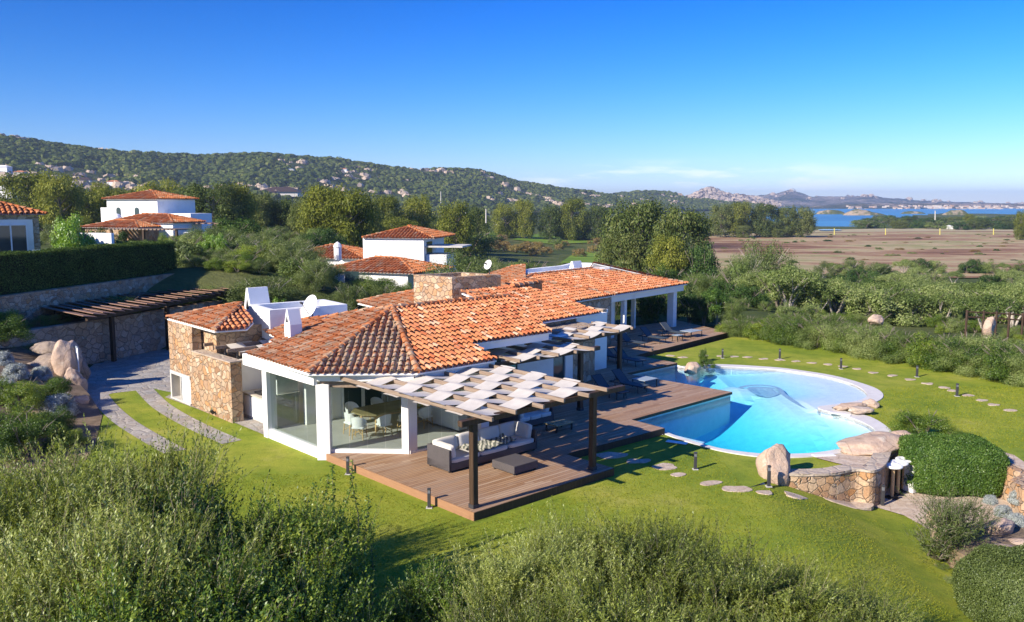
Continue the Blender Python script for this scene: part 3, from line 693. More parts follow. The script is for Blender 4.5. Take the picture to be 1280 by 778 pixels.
# give the coping a rolled edge down to the lawn
n0 = len(outer); vs = []; 
for p in outer: vs += [(p.x, p.y, G+.035), (p.x, p.y, G-.1)]
m.add(vs, [(2*i, 2*i+1, 2*i+3, 2*i+2) for i in range(n0-1)])
vs = []
for p in pool_in: vs += [(p[0], p[1], G+.035), (p[0], p[1], G-.15)]
n1 = len(pool_in); m.add(vs, [(2*i, 2*((i+1) % n1), 2*((i+1) % n1)+1, 2*i+1) for i in range(n1)])
obj('coping', m, M['coping'], pool)
WL = G-.03
bc = P(1012, 479); bc2 = (bc.x, bc.y)
e1 = P(1084, 494); e2 = P(940, 482)
div_px = [(925, 480), (936, 477.5), (955, 477), (972, 480), (980, 488), (995, 498), (1010, 505), (1026, 510)]
divl = smoothpoly([P(x, y) for x, y in div_px], 4, False)
def dist_pl(x, y, pl):
    best = 1e9
    for i in range(len(pl)-1):
        ax, ay = pl[i][0], pl[i][1]; bx, by = pl[i+1][0]-ax, pl[i+1][1]-ay
        t = max(0, min(1, ((x-ax)*bx+(y-ay)*by)/(bx*bx+by*by+1e-9))); d = math.hypot(x-ax-bx*t, y-ay-by*t)
        best = min(best, d)
    return best
beach_line = [xy(p) for p in outer[:70]]
right_rim = [xy(P(1046, 516)), xy(P(1083, 531)), xy(P(1096, 541)), xy(P(1090, 552))]
bpts = [xy(P(*a)) for a in [(900, 462), (945, 466), (985, 469), (1020, 475), (1050, 485), (1055, 495), (1020, 503), (990, 490)]]
beach_poly = [xy(P(*a)) for a in [(895, 457), (925, 480), (936, 477.5), (955, 477), (972, 480), (980, 488), (995, 498), (1010, 505), (1026, 511), (1090, 508), (1108, 494), (1060, 470), (980, 458), (925, 453)]]
def inside(x, y, pl):
    c = False; n = len(pl); j = n-1
    for i in range(n):
        if (pl[i][1] > y) != (pl[j][1] > y) and x < (pl[j][0]-pl[i][0])*(y-pl[i][1])/(pl[j][1]-pl[i][1])+pl[i][0]: c = not c
        j = i
    return c
def depth(x, y):
    dd = dist_pl(x, y, [xy(p) for p in divl])
    rim = dist_pl(x, y, beach_line)
    if inside(x, y, beach_poly):
        s = .03+.03*rim
        left = dist_pl(x, y, [xy(P(895, 459)), xy(P(925, 480))]); 
        return min(.17, s)+.40*sstep(4.5, 0, left)
    d = .22+1.4*sstep(0, 4.6, min(dd, dist_pl(x, y, [xy(P(895, 459)), xy(P(925, 480))])+1.2))
    r = dist_pl(x, y, right_rim); d = min(d, .10+.55*r)
    return d
m = cdt(pool_in, [], .45, lambda x, y: WL-depth(x, y))
vs = []; 
for i_, p in enumerate(pool_in): vs += [(p[0], p[1], .06 if i_ >= n1-5 else G+.0), (p[0], p[1], WL-depth(p[0], p[1]))]
m.add(vs, [(2*i, 2*((i+1) % n1), 2*((i+1) % n1)+1, 2*i+1) for i in range(n1)])
k = N('pool_liner'); v = k.pos(); c = k.ramp(k.noise(v, 3, 4), [(.3, (.66, .68, .68)), (.7, (.76, .77, .76))]); k.pbsdf(c, .8, .1); M['liner'] = k.m
obj('basin', m, M['liner'], pool)
k = N('pool_water'); tr = k.n('ShaderNodeBsdfTransparent'); gl = k.n('ShaderNodeBsdfGlossy'); gl.inputs['Roughness'].default_value = .14
nb = k.bump(k.noise(k.pos(), 1.4, 2, .5), .12, .05); k.l(nb, gl.inputs['Normal'])
fr = k.n('ShaderNodeFresnel'); fr.inputs['IOR'].default_value = 1.33; k.l(nb, fr.inputs['Normal'])
ms = k.n('ShaderNodeMixShader'); k.l(k.math('MULTIPLY', fr.outputs[0], k.math('SUBTRACT', 1.0, k.n('ShaderNodeNewGeometry').outputs['Backfacing'])), ms.inputs[0]); k.l(tr.outputs[0], ms.inputs[1]); k.l(gl.outputs[0], ms.inputs[2]); k.l(ms.outputs[0], k.out.inputs['Surface'])
va = k.n('ShaderNodeVolumeAbsorption'); va.inputs['Color'].default_value = (.0, .86, .95, 1); va.inputs['Density'].default_value = .38
k.l(va.outputs[0], k.out.inputs['Volume']); M['water'] = k.m
m = MB(); m.prism(pool_in, WL-2.4, WL); obj('water', m, M['water'], pool)
# dark mosaic band under the water between the two lobes, and the sunken patch
L = []; R = []
for i, p in enumerate(divl):
    d = (divl[min(i+1, len(divl)-1)]-divl[max(i-1, 0)]).normalized(); n_ = Vector((-d.y, d.x)); L.append(p+n_*.13); R.append(p-n_*.13)
m = MB(); n_ = len(L); zz = lambda p: WL-depth(p.x, p.y)+.03
m.add([(p.x, p.y, WL-.17) for p in L]+[(p.x, p.y, WL-.17) for p in R], [(i, n_+i, n_+i+1, i+1) for i in range(n_-1)])
simple('mosaic', (.42, .44, .46), .6, .3, 0, .3, 12)
obj('mosaic_band', m, M['mosaic'], pool)
pt = smoothpoly([P(x, y) for x, y in [(934, 480), (944, 478), (960, 478.5), (974, 481), (977, 486), (964, 489), (948, 486)]], 4)
m = cdt([xy(p) for p in pt], [], .35, lambda x, y: max(WL-depth(x, y), WL-.34)+.03); obj('sunken_rock', m, M['mosaic'], pool)
# entry steps by the deck corner
for i in range(3):
    m = MB(); a = .9+.45*i; m.ubox(11.7, 11.75+a, .9-.0, 3.6-.25*i, WL-2, WL-.28-.26*i); obj('step', m, M['liner'], pool)
for (x, y, w_, rz_) in [(1050, 517.5, .9, -.6), (846, 553, .8, -.5), (1030, 569.5, .8, .1)]:
    m = MB(); p = P(x, y, G+.045); m.box((p.x, p.y, G+.045), (w_, .28, .03), rz=rz_, bev=.008); tag(obj('skimmer_lid', m, M['white_paint'], None), {1050: 'white skimmer lid set in the coping near the two pool lobes', 846: 'bluish white skimmer lid shaded by the deck corner', 1030: 'white skimmer lid in front of the pool near the curved stone wall'}[x], 'lid')
# ================================================================== DECK
deck = thing('wooden_deck', (*xy(O), G), 'stepped brown timber deck wrapping round the villa and running to the pool', 'deck')
m = MB(); dp = [xy(p) for p in deckpoly]
cm_ = cdt(dp, zf=lambda x, y: .15); obj('boards', cm_, M['deck'], deck)
m = MB(); nD = len(dp); ed = list(range(0, 10))+[16-1]
for i in range(10):
    a, b = dp[i], dp[i+1]; m.wallseg(a, b, .03, (G-.25) if i < 3 or i > 6 else .035, .146)
obj('edge_board', m, M['darkwood'], deck)
m = MB(); a = UV(-.012, -.01); b = UV(-.012, 8.2); m.wallseg(a, b, .035, G-.2, .152); obj('edge_board', m, M['deck_edge'], deck)
m = MB(); m.prism([xy(UV(a, b)) for a, b in [(.15, .15), (5.9, .15), (5.9, 2.4), (11.2, 2.2), (11.2, 4.0), (18.5, 4.2), (18.5, 10.3), (22, 13), (20, 14), (.15, 8)]], G-.6, .12); obj('substructure', m, M['soil'], deck)
# ================================================================== ROOF TILES
def plane(A, Bp, slope, up):
    """eave line A-B (3-D, same z); up = a point on the uphill side"""
    e = (Bp-A); e.z = 0; e.normalize(); g = Vector((-e.y, e.x, 0))
    if (up-A).dot(g) < 0: g = -g
    return dict(A=A.copy(), e=e, g=g, s=slope)
def on(pl, p):          # plane height over xy
    return pl['A'].z+(Vector((p[0], p[1], 0))-Vector((pl['A'].x, pl['A'].y, 0))).dot(pl['g'])*pl['s']
def hit(pl, px, py):    # where the sight line through a photo point meets the plane
    d = Vector(ray(px, py)); lo, hi = 8, 400
    for _ in range(50):
        mid = (lo+hi)/2; p = d*mid
        if CH+p.z > on(pl, p): lo = mid
        else: hi = mid
    return Vector((p.x, p.y, CH+p.z))
def tiles(pl, poly, cw=.24, tl=.37, seed=1, full=True):
    """half-round tiles laid in rows on the plane, cut to the polygon; every tile its own piece"""
    rng = random.Random(seed); s = pl['s']; k = math.sqrt(1+s*s); e = pl['e']; g = pl['g']
    up = Vector((g.x, g.y, s))/k; nn = e.cross(up); 
    if nn.z < 0: nn = -nn
    ab = []
    for p in poly:
        q = Vector((p[0], p[1], 0))-Vector((pl['A'].x, pl['A'].y, 0)); ab.append((q.dot(e), q.dot(g)*k))
    a0 = math.floor(min(a for a, b in ab)/cw)-1; a1 = math.ceil(max(a for a, b in ab)/cw)+1
    b0 = math.floor(min(b for a, b in ab)/tl)-1; b1 = math.ceil(max(b for a, b in ab)/tl)+1
    def ins(x, y, mg=0):
        return inside(x, y, ab)
    _n = len(poly); _c = [(poly[(i+1) % _n][0]-poly[i][0])*(poly[(i+2) % _n][1]-poly[(i+1) % _n][1])-(poly[(i+1) % _n][1]-poly[i][1])*(poly[(i+2) % _n][0]-poly[(i+1) % _n][0]) for i in range(_n)]
    cvx = all(x > -1e-6 for x in _c) or all(x < 1e-6 for x in _c)
    r = cw*.34; NS = 5
    prof = [(-r*math.cos(PI*i/NS), .03+r*.95*math.sin(PI*i/NS)) for i in range(NS+1)]
    vs = []; fs = []
    for i in range(a0, a1):
        for j in range(b0, b1):
            ca, cb = i*cw+cw/2, j*tl+tl/2
            if not (ins(ca, cb) or cvx and (ins(ca-cw*.5, cb-tl*.5) or ins(ca+cw*.5, cb+tl*.5) or ins(ca-cw*.5, cb+tl*.5) or ins(ca+cw*.5, cb-tl*.5))): continue
            ja = rng.uniform(-.018, .018); jb = rng.uniform(-.045, .045); jz = rng.uniform(-.008, .012); tw = rng.uniform(-.018, .018)
            o = len(vs)
            for (b_, lift, sc_) in ((j*tl-.03+jb, .034, 1.08), ((j+1)*tl+.01, .0, .9)):
                for (x, h) in prof:
                    p = pl['A']+e*(ca+ja+x*sc_+tw*(1 if lift else -1))+up*b_+nn*(h*sc_+lift+jz); vs.append(p)
            n = NS+1
            fs += [(o+q, o+q+1, o+n+q+1, o+n+q) for q in range(NS)]
            o = len(vs); lo_ = .024
            for (b_, lift) in ((j*tl-.02, lo_), ((j+1)*tl, 0)):
                for (x, h) in ((cw*.24, .035), (cw*.4, .0), (cw*.6, .0), (cw*.76, .035)):
                    vs.append(pl['A']+e*(ca+x)+up*b_+nn*(h+lift))
            fs += [(o+q, o+q+1, o+5+q, o+4+q) for q in range(3)]
    bm = bmesh.new(); bv = [bm.verts.new(v_) for v_ in vs]
    for f in fs: bm.faces.new([bv[q] for q in f])
    # cut to the polygon when it is convex
    n = len(poly); cr = []
    for i in range(n):
        a, b, c = poly[i], poly[(i+1) % n], poly[(i+2) % n]
        cr.append((b[0]-a[0])*(c[1]-b[1])-(b[1]-a[1])*(c[0]-b[0]))
    if all(x > -1e-6 for x in cr) or all(x < 1e-6 for x in cr):
        sg = 1 if sum(cr) > 0 else -1
        for i in range(n):
            a, b = poly[i], poly[(i+1) % n]; d = Vector((b[0]-a[0], b[1]-a[1], 0))
            if d.length < 1e-4: continue
            no = Vector((d.y, -d.x, 0))*sg
            dz = abs((a[0]-pl['A'].x)*pl['g'].x+(a[1]-pl['A'].y)*pl['g'].y)+abs((b[0]-pl['A'].x)*pl['g'].x+(b[1]-pl['A'].y)*pl['g'].y)
            off = no.normalized()*(.06 if dz < .1 else 0)
            bmesh.ops.bisect_plane(bm, geom=bm.verts[:]+bm.edges[:]+bm.faces[:], plane_co=Vector((a[0], a[1], 0))+off, plane_no=no, clear_outer=True)
    me = bpy.data.meshes.new('t'); bm.to_mesh(me); bm.free(); return me
def capline(m, pts, r=.115, tl=.38, seed=3):
    rng = random.Random(seed)
    for i in range(len(pts)-1):
        a, b = Vector(pts[i]), Vector(pts[i+1]); d = b-a; L = d.length; d.normalize(); n = max(1, int(L/tl))
        side = d.cross(Vector((0, 0, 1))).normalized(); upv = side.cross(d)
        for k in range(n):
            t0, t1 = L*k/n-.03, L*(k+1)/n+.02; jr = rng.uniform(.92, 1.08); o = len(m.v); vs = []
            for (t, rr, lf) in ((t0, r*1.12*jr, .03), (t1, r*.92, .0)):
                for q in range(8):
                    w = PI*q/7; vs.append(a+d*t+side*(math.cos(w)*rr)+upv*(math.sin(w)*rr*.9+lf-.02)+Vector((0, 0, rng.uniform(-.003, .003))))
            m.add(vs, [(q, q+1, q+9, q+8) for q in range(7)]+[(0, 1, 2, 3, 4, 5, 6, 7)])
villa = thing('villa', (*xy(UV(6, 12)), G), 'large low villa with orange barrel-tile roofs, white pillars and granite walls beside the pool', 'villa')
NP = [0]
def roof(name, A, Bp, s, up, poly, mat, seed=1, deckmat='white', parent=villa, px=True, th=.05, **kw):
    pl = plane(A, Bp, s, up)
    pts = [hit(pl, *q) if (px and len(q) == 2 and not isinstance(q, Vector)) else q for q in poly]
    pts = [Vector((p[0], p[1], on(pl, p))) for p in pts]
    me = tiles(pl, [xy(p) for p in pts], seed=seed, **kw)
    o = link_obj('roof', me, M[mat], parent)
    # boarding under the tiles
    m = cdt([xy(p) for p in pts], zf=lambda x, y: on(pl, (x, y))-.035)
    m2 = cdt([xy(p) for p in pts], zf=lambda x, y: on(pl, (x, y))-.035-th); m.add(m2.v, [tuple(reversed(f)) for f in m2.f])
    n = len(pts); vs = []
    for p in pts: vs += [(p.x, p.y, p.z-.035), (p.x, p.y, p.z-.035-th)]
    m.add(vs, [(2*i, 2*((i+1) % n), 2*((i+1) % n)+1, 2*i+1) for i in range(n)])
    obj('boarding', m, M[deckmat], o)
    return pl, pts, o
# ---- veranda wing
E1 = P(308, 443, 3.1); E2 = P(385, 467, 3.1); E3 = P(522, 466, 3.1); E4 = P(622, 450, 3.1)
E4 = UV(uv(E4)[0], uv(E3)[1], 3.1)
inner_pt = UV(5, 11)
plR = plane(E3, E4, .30, inner_pt)
PEAK = hit(plR, 490, 386.5); pk = PEAK
def slope_to(A, Bp, p):
    e = (Bp-A).normalized(); g = Vector((-e.y, e.x, 0)); return (p.z-A.z)/abs((p-A).dot(g))
def rel(pl, pts): return [hit(pl, *q) for q in pts]
r2l, r2r, rg2, rg1 = rel(plR, [(585, 430), (688, 414), (640, 372), (500, 386)])
v2 = uv(r2l)[1]
plyR = [E3, E4, UV(uv(E4)[0], v2, 0), UV(uv(r2r)[0], v2, 0), UV(uv(r2r)[0], uv(pk)[1], 0), pk]
def capo(pts, **k_):
    m = MB(); capline(m, pts, **k_); obj('ridge_cap', m, M['tile_rough'], villa)
roof('roof', E3, E4, .30, inner_pt, [E3, E4, UV(uv(E4)[0], uv(pk)[1], 0), pk], 'tile_clean', 1)
ua, ub = uv(E4)[0], uv(r2r)[0]
zE = 3.1+.30*(v2-uv(E3)[1])
roof('roof', UV(ua, v2, zE), UV(ub, v2, zE), .30, inner_pt, [UV(ua, v2), UV(ub, v2), UV(ub+.9, uv(pk)[1]), UV(ua, uv(pk)[1])], 'tile_clean', 2)
sL = slope_to(E1, E2, pk); sD = slope_to(E2, E3, pk)
roof('roof', E2, E3, sD, inner_pt, [E2, E3, pk], 'tile_lichen', 3, cw=.25)
plL = plane(E1, E2, sL, inner_pt)
LP = rel(plL, [(460, 388), (410, 397), (375, 401), (332, 415), (357, 426), (332, 436)])
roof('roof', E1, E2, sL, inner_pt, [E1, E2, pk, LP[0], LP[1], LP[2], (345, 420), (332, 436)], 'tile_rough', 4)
capo([E2+Vector((0, 0, .06)), pk+Vector((0, 0, .08))], seed=5)
capo([E3+Vector((0, 0, .06)), pk+Vector((0, 0, .08))], seed=6)
capo([pk+Vector((0, 0, .08)), UV(ub+.9, uv(pk)[1], pk.z+.08)], seed=7)
lp = [p+Vector((0, 0, .04)) for p in LP[:3]]
capo([pk+Vector((0, 0, .08))]+lp, seed=8, r=.09)
# little roof behind the small chimney
A_, B_ = P(332, 416, 3.25), P(357, 427, 3.25)
roof('roof', A_, B_, .29, inner_pt, [(332, 415.5), (360, 427), (375, 412), (400, 400), (372, 401), (345, 408)], 'tile_rough', 9)
# ---- middle wings
A3, B3 = P(677, 403, 3.2), P(752, 391, 3.2)
pl3, pt3, _ = roof('roof', A3, B3, .30, inner_pt+VD*8, [(677, 403), (752, 391), (730, 384), (717, 377), (660, 360), (640, 356), (577, 366), (600, 376), (640, 395)], 'tile_clean', 10)
capo([p+Vector((0, 0, .05)) for p in rel(pl3, [(577, 366), (623, 372), (641, 373)])], seed=11)
A4, B4 = P(717, 377, 3.25), P(768, 369, 3.25)
pl4, pt4, _ = roof('roof', A4, B4, .28, inner_pt+VD*12, [(700, 380), (768, 369), (655, 350), (640, 352), (626, 362)], 'tile_clean', 12)
capo([p+Vector((0, 0, .06)) for p in rel(pl4, [(768, 369), (655, 350)])], seed=13, r=.13)
# low ridge stub
s1, s2 = rel(pl3, [(641, 361), (676, 356)])
capo([s1+Vector((0, 0, .14)), s2+Vector((0, 0, .14))], r=.16, seed=14)
m = MB(); m.wallseg(s1, s2, .2, s1.z-.3, s1.z+.12); obj('ridge_step', m, M['tile_rough'], villa)
# ---- far wing
A5, B5 = P(768, 369, 3.15), P(859, 355, 3.15)
pl5, pt5, _ = roof('roof', A5, B5, .25, inner_pt+VD*20, [(768, 369), (859, 355), (742, 336.5), (665, 345), (655, 350)], 'tile_clean', 15)
h5 = rel(pl5, [(859, 355), (742, 336.5), (665, 345), (655, 350)])
capo([p+Vector((0, 0, .06)) for p in h5], seed=16, r=.13)
bk = UV(uv(B5)[0]-1, uv(B5)[1]+9, 3.15)
roof('roof', B5, bk, .3, pt5[2], [B5, pt5[2], bk], 'tile_rough', 17, px=False)
# ---- wing seen edge-on behind the ridge (left-facing)
A6, B6 = P(447, 379, 3.2), P(476, 386, 3.2)
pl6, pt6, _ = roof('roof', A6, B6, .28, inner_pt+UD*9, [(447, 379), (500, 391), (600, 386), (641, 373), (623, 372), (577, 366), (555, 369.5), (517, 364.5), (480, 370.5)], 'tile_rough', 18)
capo([p+Vector((0, 0, .05)) for p in rel(pl6, [(447, 378), (480, 370.5), (517, 364.5), (555, 369.5), (577, 366)])], seed=19, r=.09)
m = MB(); a, b = P(455, 381, 3.1), P(476, 386, 3.1); a += UD*.35; b += UD*.35; b += (b-a)*.6; m.wallseg(a, b, .2, 0, 3.12); obj('wall', m, M['white'], villa)
# roof behind the stone block
A7, B7 = P(618, 349, 4.0), P(650, 358, 4.0)
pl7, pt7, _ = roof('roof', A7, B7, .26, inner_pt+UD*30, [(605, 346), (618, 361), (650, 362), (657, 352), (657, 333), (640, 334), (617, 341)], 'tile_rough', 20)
capo([p+Vector((0, 0, .05)) for p in rel(pl7, [(605, 346), (640, 334), (657, 332)])], seed=21, r=.09)
# ---- left stone wing
A8, B8 = P(209, 398, 3.6), P(268, 414, 3.6)
c8 = P(309, 411, 3.6)
up8 = inner_pt+VD*9
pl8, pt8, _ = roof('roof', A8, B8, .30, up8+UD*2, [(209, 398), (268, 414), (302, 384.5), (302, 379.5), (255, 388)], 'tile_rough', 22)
pk8 = hit(pl8, 302, 381)
s8 = slope_to(B8, c8, pk8)
roof('roof', B8, c8, s8, pk8, [B8, c8, Vector((c8.x, c8.y, 0))+(pk8-B8)*.25, pk8], 'tile_clean', 23, px=False)
capo([B8+Vector((0, 0, .05)), pk8+Vector((0, 0, .08))], seed=24)
capo([p+Vector((0, 0, .05)) for p in rel(pl8, [(209, 397.5), (255, 388), (302, 379.5)])], seed=25, r=.09)
# ================================================================== WALLS
def part(name, mb, mat, parent=villa, smooth=False, label=None):
    o = obj(name, mb, M[mat], parent, smooth)
    if label: o['label'] = label
    return o
Z0, ZC = .15, 2.6
# plinth floor and ceiling of the veranda
vpoly = [UV(.0, 12.3), UV(.0, 8.3), UV(2.15, 6.0), UV(5.75, 6.0), UV(5.75, 12.3)]
m = MB(); m.prism([xy(p) for p in vpoly], G-.1, .20); part('floor', m, 'floor')
m = MB(); m.prism([xy(p) for p in [UV(-.1, 13), UV(-.1, 8.3), UV(2.2, 6.0), UV(5.8, 6.0), UV(5.8, 12.3), UV(1, 13)]], 2.95, 3.02); part('ceiling', m, 'white')
def seg(name, a, b, t, z0, z1, mat): 
    m = MB(); m.wallseg(UV(*a), UV(*b), t, z0, z1); return part(name, m, mat)
# low white kerb under the glass
seg('kerb', (0, 12.3), (0, 8.2), .2, G-.1, .27, 'white'); seg('kerb', (.05, 8.25), (2.2, 6.0), .2, G-.1, .27, 'white'); seg('kerb', (2.2, 6.0), (5.6, 6.0), .14, .1, .22, 'white')
def pillar(u, v, w, d, z1=2.62, rz=AN, z0=G, name='pillar'):
    m = MB(); c = UV(u, v, (z0+z1)/2); m.box(c, (w, d, z1-z0), rz=rz, bev=.02); return part(name, m, 'white')
pillar(.05, 12.2, .42, .34); pillar(.06, 8.2, .46, .46, rz=AN-PI/4+.08); pillar(2.25, 6.15, .40, .40); pillar(5.55, 6.05, .42, .36)
# fascias
seg('fascia', (-.25, 13.6), (-.25, 8.2), .14, 2.60, 3.04, 'white'); seg('fascia', (-.2, 8.15), (2.2, 5.78), .12, 2.76, 3.04, 'white')
seg('lintel', (.0, 8.3), (2.15, 6.05), .16, 2.50, 2.76, 'weathered'); seg('fascia', (2.25, 5.82), (5.95, 5.82), .12, 2.62, 3.04, 'white'); seg('lintel', (2.3, 6.1), (5.75, 6.1), .16, 2.50, 2.62, 'weathered')
seg('fascia', (5.85, 5.9), (5.85, 7.4), .12, 2.75, 3.1, 'white')
# interior
seg('wall', (1.4, 11.9), (2.6, 11.9), .2, .2, 2.96, 'white'); seg('wall', (2.6, 11.95), (5.9, 11.95), .12, .2, 2.96, 'white')
seg('wall', (5.85, 12), (5.85, 6.15), .2, .2, 2.96, 'white')
for (u0, u1) in ((3.1, 3.95), (4.1, 4.95)):
    m = MB(); m.ubox(u0, u1, 11.80, 11.86, .25, 2.45); w_ = part('door', m, 'dark_glass')
    m = MB()
    for (a, b, c, d) in ((u0-.06, u0, .2, 2.5), (u1, u1+.06, .2, 2.5), (u0-.06, u1+.06, 2.45, 2.52)): m.ubox(a, b, 11.77, 11.86, c, d)
    part('frame', m, 'white_paint', w_)
for u0 in (5.2,):
    m = MB(); 
    for i in range(8): m.ubox(u0+i*.07, u0+.045+i*.07, 11.7+.02*(i % 2), 11.78+.02*(i % 2), .22, 2.5)
    part('curtain', m, 'curtain')
m = MB()
for i in range(26): m.ubox(5.62+.02*(i % 2), 5.70+.02*(i % 2), 7.2+i*.14, 7.32+i*.14, .22, 2.5)
part('curtain', m, 'curtain')
m = MB(); m.ubox(1.9, 1.97, 11.76, 11.8, .65, .85); part('wall_socket', m, 'bollard')
# glass panes
def panes(a, b, n, z0, z1, t=.012):
    a = Vector((*a, 0)); b = Vector((*b, 0))
    for i in range(n):
        p = a+(b-a)*(i/n+.004); q = a+(b-a)*((i+1)/n-.004); m = MB(); m.wallseg(UV(p.x, p.y), UV(q.x, q.y), t, z0, z1); part('glass_pane', m, 'glass')
panes((0, 12.0), (0, 8.4), 4, .27, 2.62); panes((.25, 8.05), (2.1, 6.3), 4, .27, 2.5); panes((2.45, 6.05), (5.35, 6.05), 5, .22, 2.5)
panes((.2, 12.25), (1.3, 12.25), 2, .2, 2.9)
# ---- kitchen nook between veranda and granite wall
seg('wall', (1.9, 12.4), (1.9, 15.5), .2, G, 3.1, 'white'); seg('wall', (.4, 16.3), (1.9, 16.3), .2, G, 2.3, 'white')
oven = thing('outdoor_oven', UV(.75, 13.0, G), 'white masonry barbecue with an open fire niche seen behind the veranda glass', 'barbecue')
m = MB(); m.ubox(.5, 1.5, 12.55, 12.75, G, 1.3); m.ubox(.5, 1.5, 13.35, 13.55, G, 1.3); m.ubox(1.3, 1.5, 12.75, 13.35, G, 1.3); m.ubox(.45, 1.52, 12.5, 13.6, 1.3, 1.42); obj('base', m, M['concrete'], oven)
m = MB(); m.ubox(.6, 1.5, 12.62, 12.78, 1.42, 2.05); m.ubox(.6, 1.5, 13.3, 13.48, 1.42, 2.05); m.ubox(1.3, 1.5, 12.78, 13.3, 1.42, 2.05); obj('firebox', m, M['white'], oven)
m = MB(); c = UV(1.0, 13.05, 2.05); m.lathe(c, [(.72, 0), (.72, .15), (.3, .55), (.3, .95)], 4, (Vector((math.cos(AN+PI/4), math.sin(AN+PI/4), 0)), Vector((-math.sin(AN+PI/4), math.cos(AN+PI/4), 0)), Vector((0, 0, 1)))); obj('hood', m, M['white'], oven)
m = MB(); m.ubox(.7, 1.25, 12.85, 13.25, 1.44, 1.5); obj('grill', m, M['black_metal'], oven)
kc = thing('kitchen_counter', UV(.7, 14.9, G), 'cream outdoor counter with cupboard doors in the nook beside the granite wall', 'counter')
m = MB(); m.ubox(.75, 1.75, 13.9, 15.9, G, .95); obj('cabinet', m, M['concrete'], kc); m = MB(); m.ubox(.68, 1.78, 13.85, 15.95, .95, 1.0); obj('worktop', m, M['counter'], kc)
for i in range(3): m = MB(); m.ubox(.72, .75, 14.0+i*.62, 14.56+i*.62, .05, .88); obj('door', m, M['white_paint'], kc)
m = MB(); m.ubox(.9, 1.4, 14.6, 15.2, 1.0, 1.09); obj('hob', m, M['black_metal'], kc)
# granite walls on the drive side
gw = [(-.12, 15.15), (-.12, 18.9), (.36, 18.9), (.36, 15.15)]
m = MB(); m.prism([xy(UV(*p)) for p in gw], G-.3, 2.42); part('garden_wall', m, 'stone_wall')
m = MB(); m.prism([xy(UV(u_, v_)) for u_, v_ in [(-.15, 15.12), (-.15, 18.9), (.4, 18.9), (.4, 15.12)]], 2.42, 2.47); part('wall_cap', m, 'stone_cap')
# taller part with the storage niche
bu = uv(B8); au = uv(A8)
def gwall(v0, v1, z0, z1): m = MB(); m.ubox(-.1, .3, v0, v1, z0, z1); part('wall', m, 'stone_wall')
gwall(18.9, 19.3, G-.3, 3.52); gwall(19.3, 21.55, 1.25, 3.52); m = MB(); m.ubox(.42, .62, 17.6, 19, 0, 3.52); part('wall', m, 'stone_wall'); gwall(21.5, 21.6, G-.3, 1.25)
m = MB(); m.ubox(.3, 6, 21.4, 21.6, G, 3.52); m.ubox(.62, 3, 17.6, 17.8, G, 3.5); part('wall', m, 'stone_wall')
m = MB(); m.ubox(-.14, .5, 19.28, 21.5, 1.1, 1.25); m.ubox(-.14, .5, 21.36, 21.5, G, 1.1); m.ubox(-.14, .5, 20.28, 20.36, G, 1.1); m.ubox(-.16, .5, 19.28, 21.5, G-.05, G+.1); part('niche_frame', m, 'concrete')
m = MB(); m.ubox(.3, .34, 19.3, 21.5, G, 1.2); part('niche_back', m, 'counter')
m = MB(); m.ubox(-.1, -.05, 19.32, 20.26, G+.1, 1.08); part('cupboard_door', m, 'white_paint')
# fill under left roof to its eave
# ---- right hand walls
seg('fascia', (ua, v2+.12), (ub-.12, v2+.12), .12, zE-.34, zE-.06, 'white')
seg('soffit', (ua, 8.2), (ub-.12, 8.2), 1.8, zE-.34, zE-.28, 'white')
seg('wall', (5.9, 9.0), (ub-.2, 9.0), .25, G, zE+.1, 'white'); seg('wall', (ub-.2, 9.0), (12.3, 9.0), .25, G, 2.9, 'white')
seg('wall', (12.3, 9.0), (13.6, 9.0), .25, 2.5, 2.9, 'white'); seg('wall', (13.1, 9.0), (13.6, 9.0), .25, G, 2.5, 'white')
def gdoor(u0, u1, v, z1=2.45, n=2):
    m = MB(); m.ubox(u0, u1, v-.03, v, .18, z1); d = part('door', m, 'dark_glass')
    m = MB(); w = (u1-u0)/n
    for i in range(n+1): m.ubox(u0+i*w-.03, u0+i*w+.03, v-.07, v+.02, .15, z1)
    m.ubox(u0-.03, u1+.03, v-.07, v+.02, z1, z1+.07); part('frame', m, 'bluegrey', d)
gdoor(12.35, 13.1, 9.0, 2.45, 1); gdoor(7.2, 10.0, 8.86, 2.45, 3)
# granite wing
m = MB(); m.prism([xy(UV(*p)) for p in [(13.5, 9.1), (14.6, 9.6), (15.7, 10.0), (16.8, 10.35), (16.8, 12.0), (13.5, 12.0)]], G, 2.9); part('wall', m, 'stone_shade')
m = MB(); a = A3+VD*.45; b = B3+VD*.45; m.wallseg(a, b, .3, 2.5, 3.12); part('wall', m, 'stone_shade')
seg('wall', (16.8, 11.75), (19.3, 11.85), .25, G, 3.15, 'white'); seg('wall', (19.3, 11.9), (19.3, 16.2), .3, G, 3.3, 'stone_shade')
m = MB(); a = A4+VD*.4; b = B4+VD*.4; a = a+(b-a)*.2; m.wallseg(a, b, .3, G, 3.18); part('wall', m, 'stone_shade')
m = MB(); c = PY(757, 389, 50.8); m.box(c, (.32, .12, .22), rz=AN, bev=.02); part('wall_lamp', m, 'white_paint')
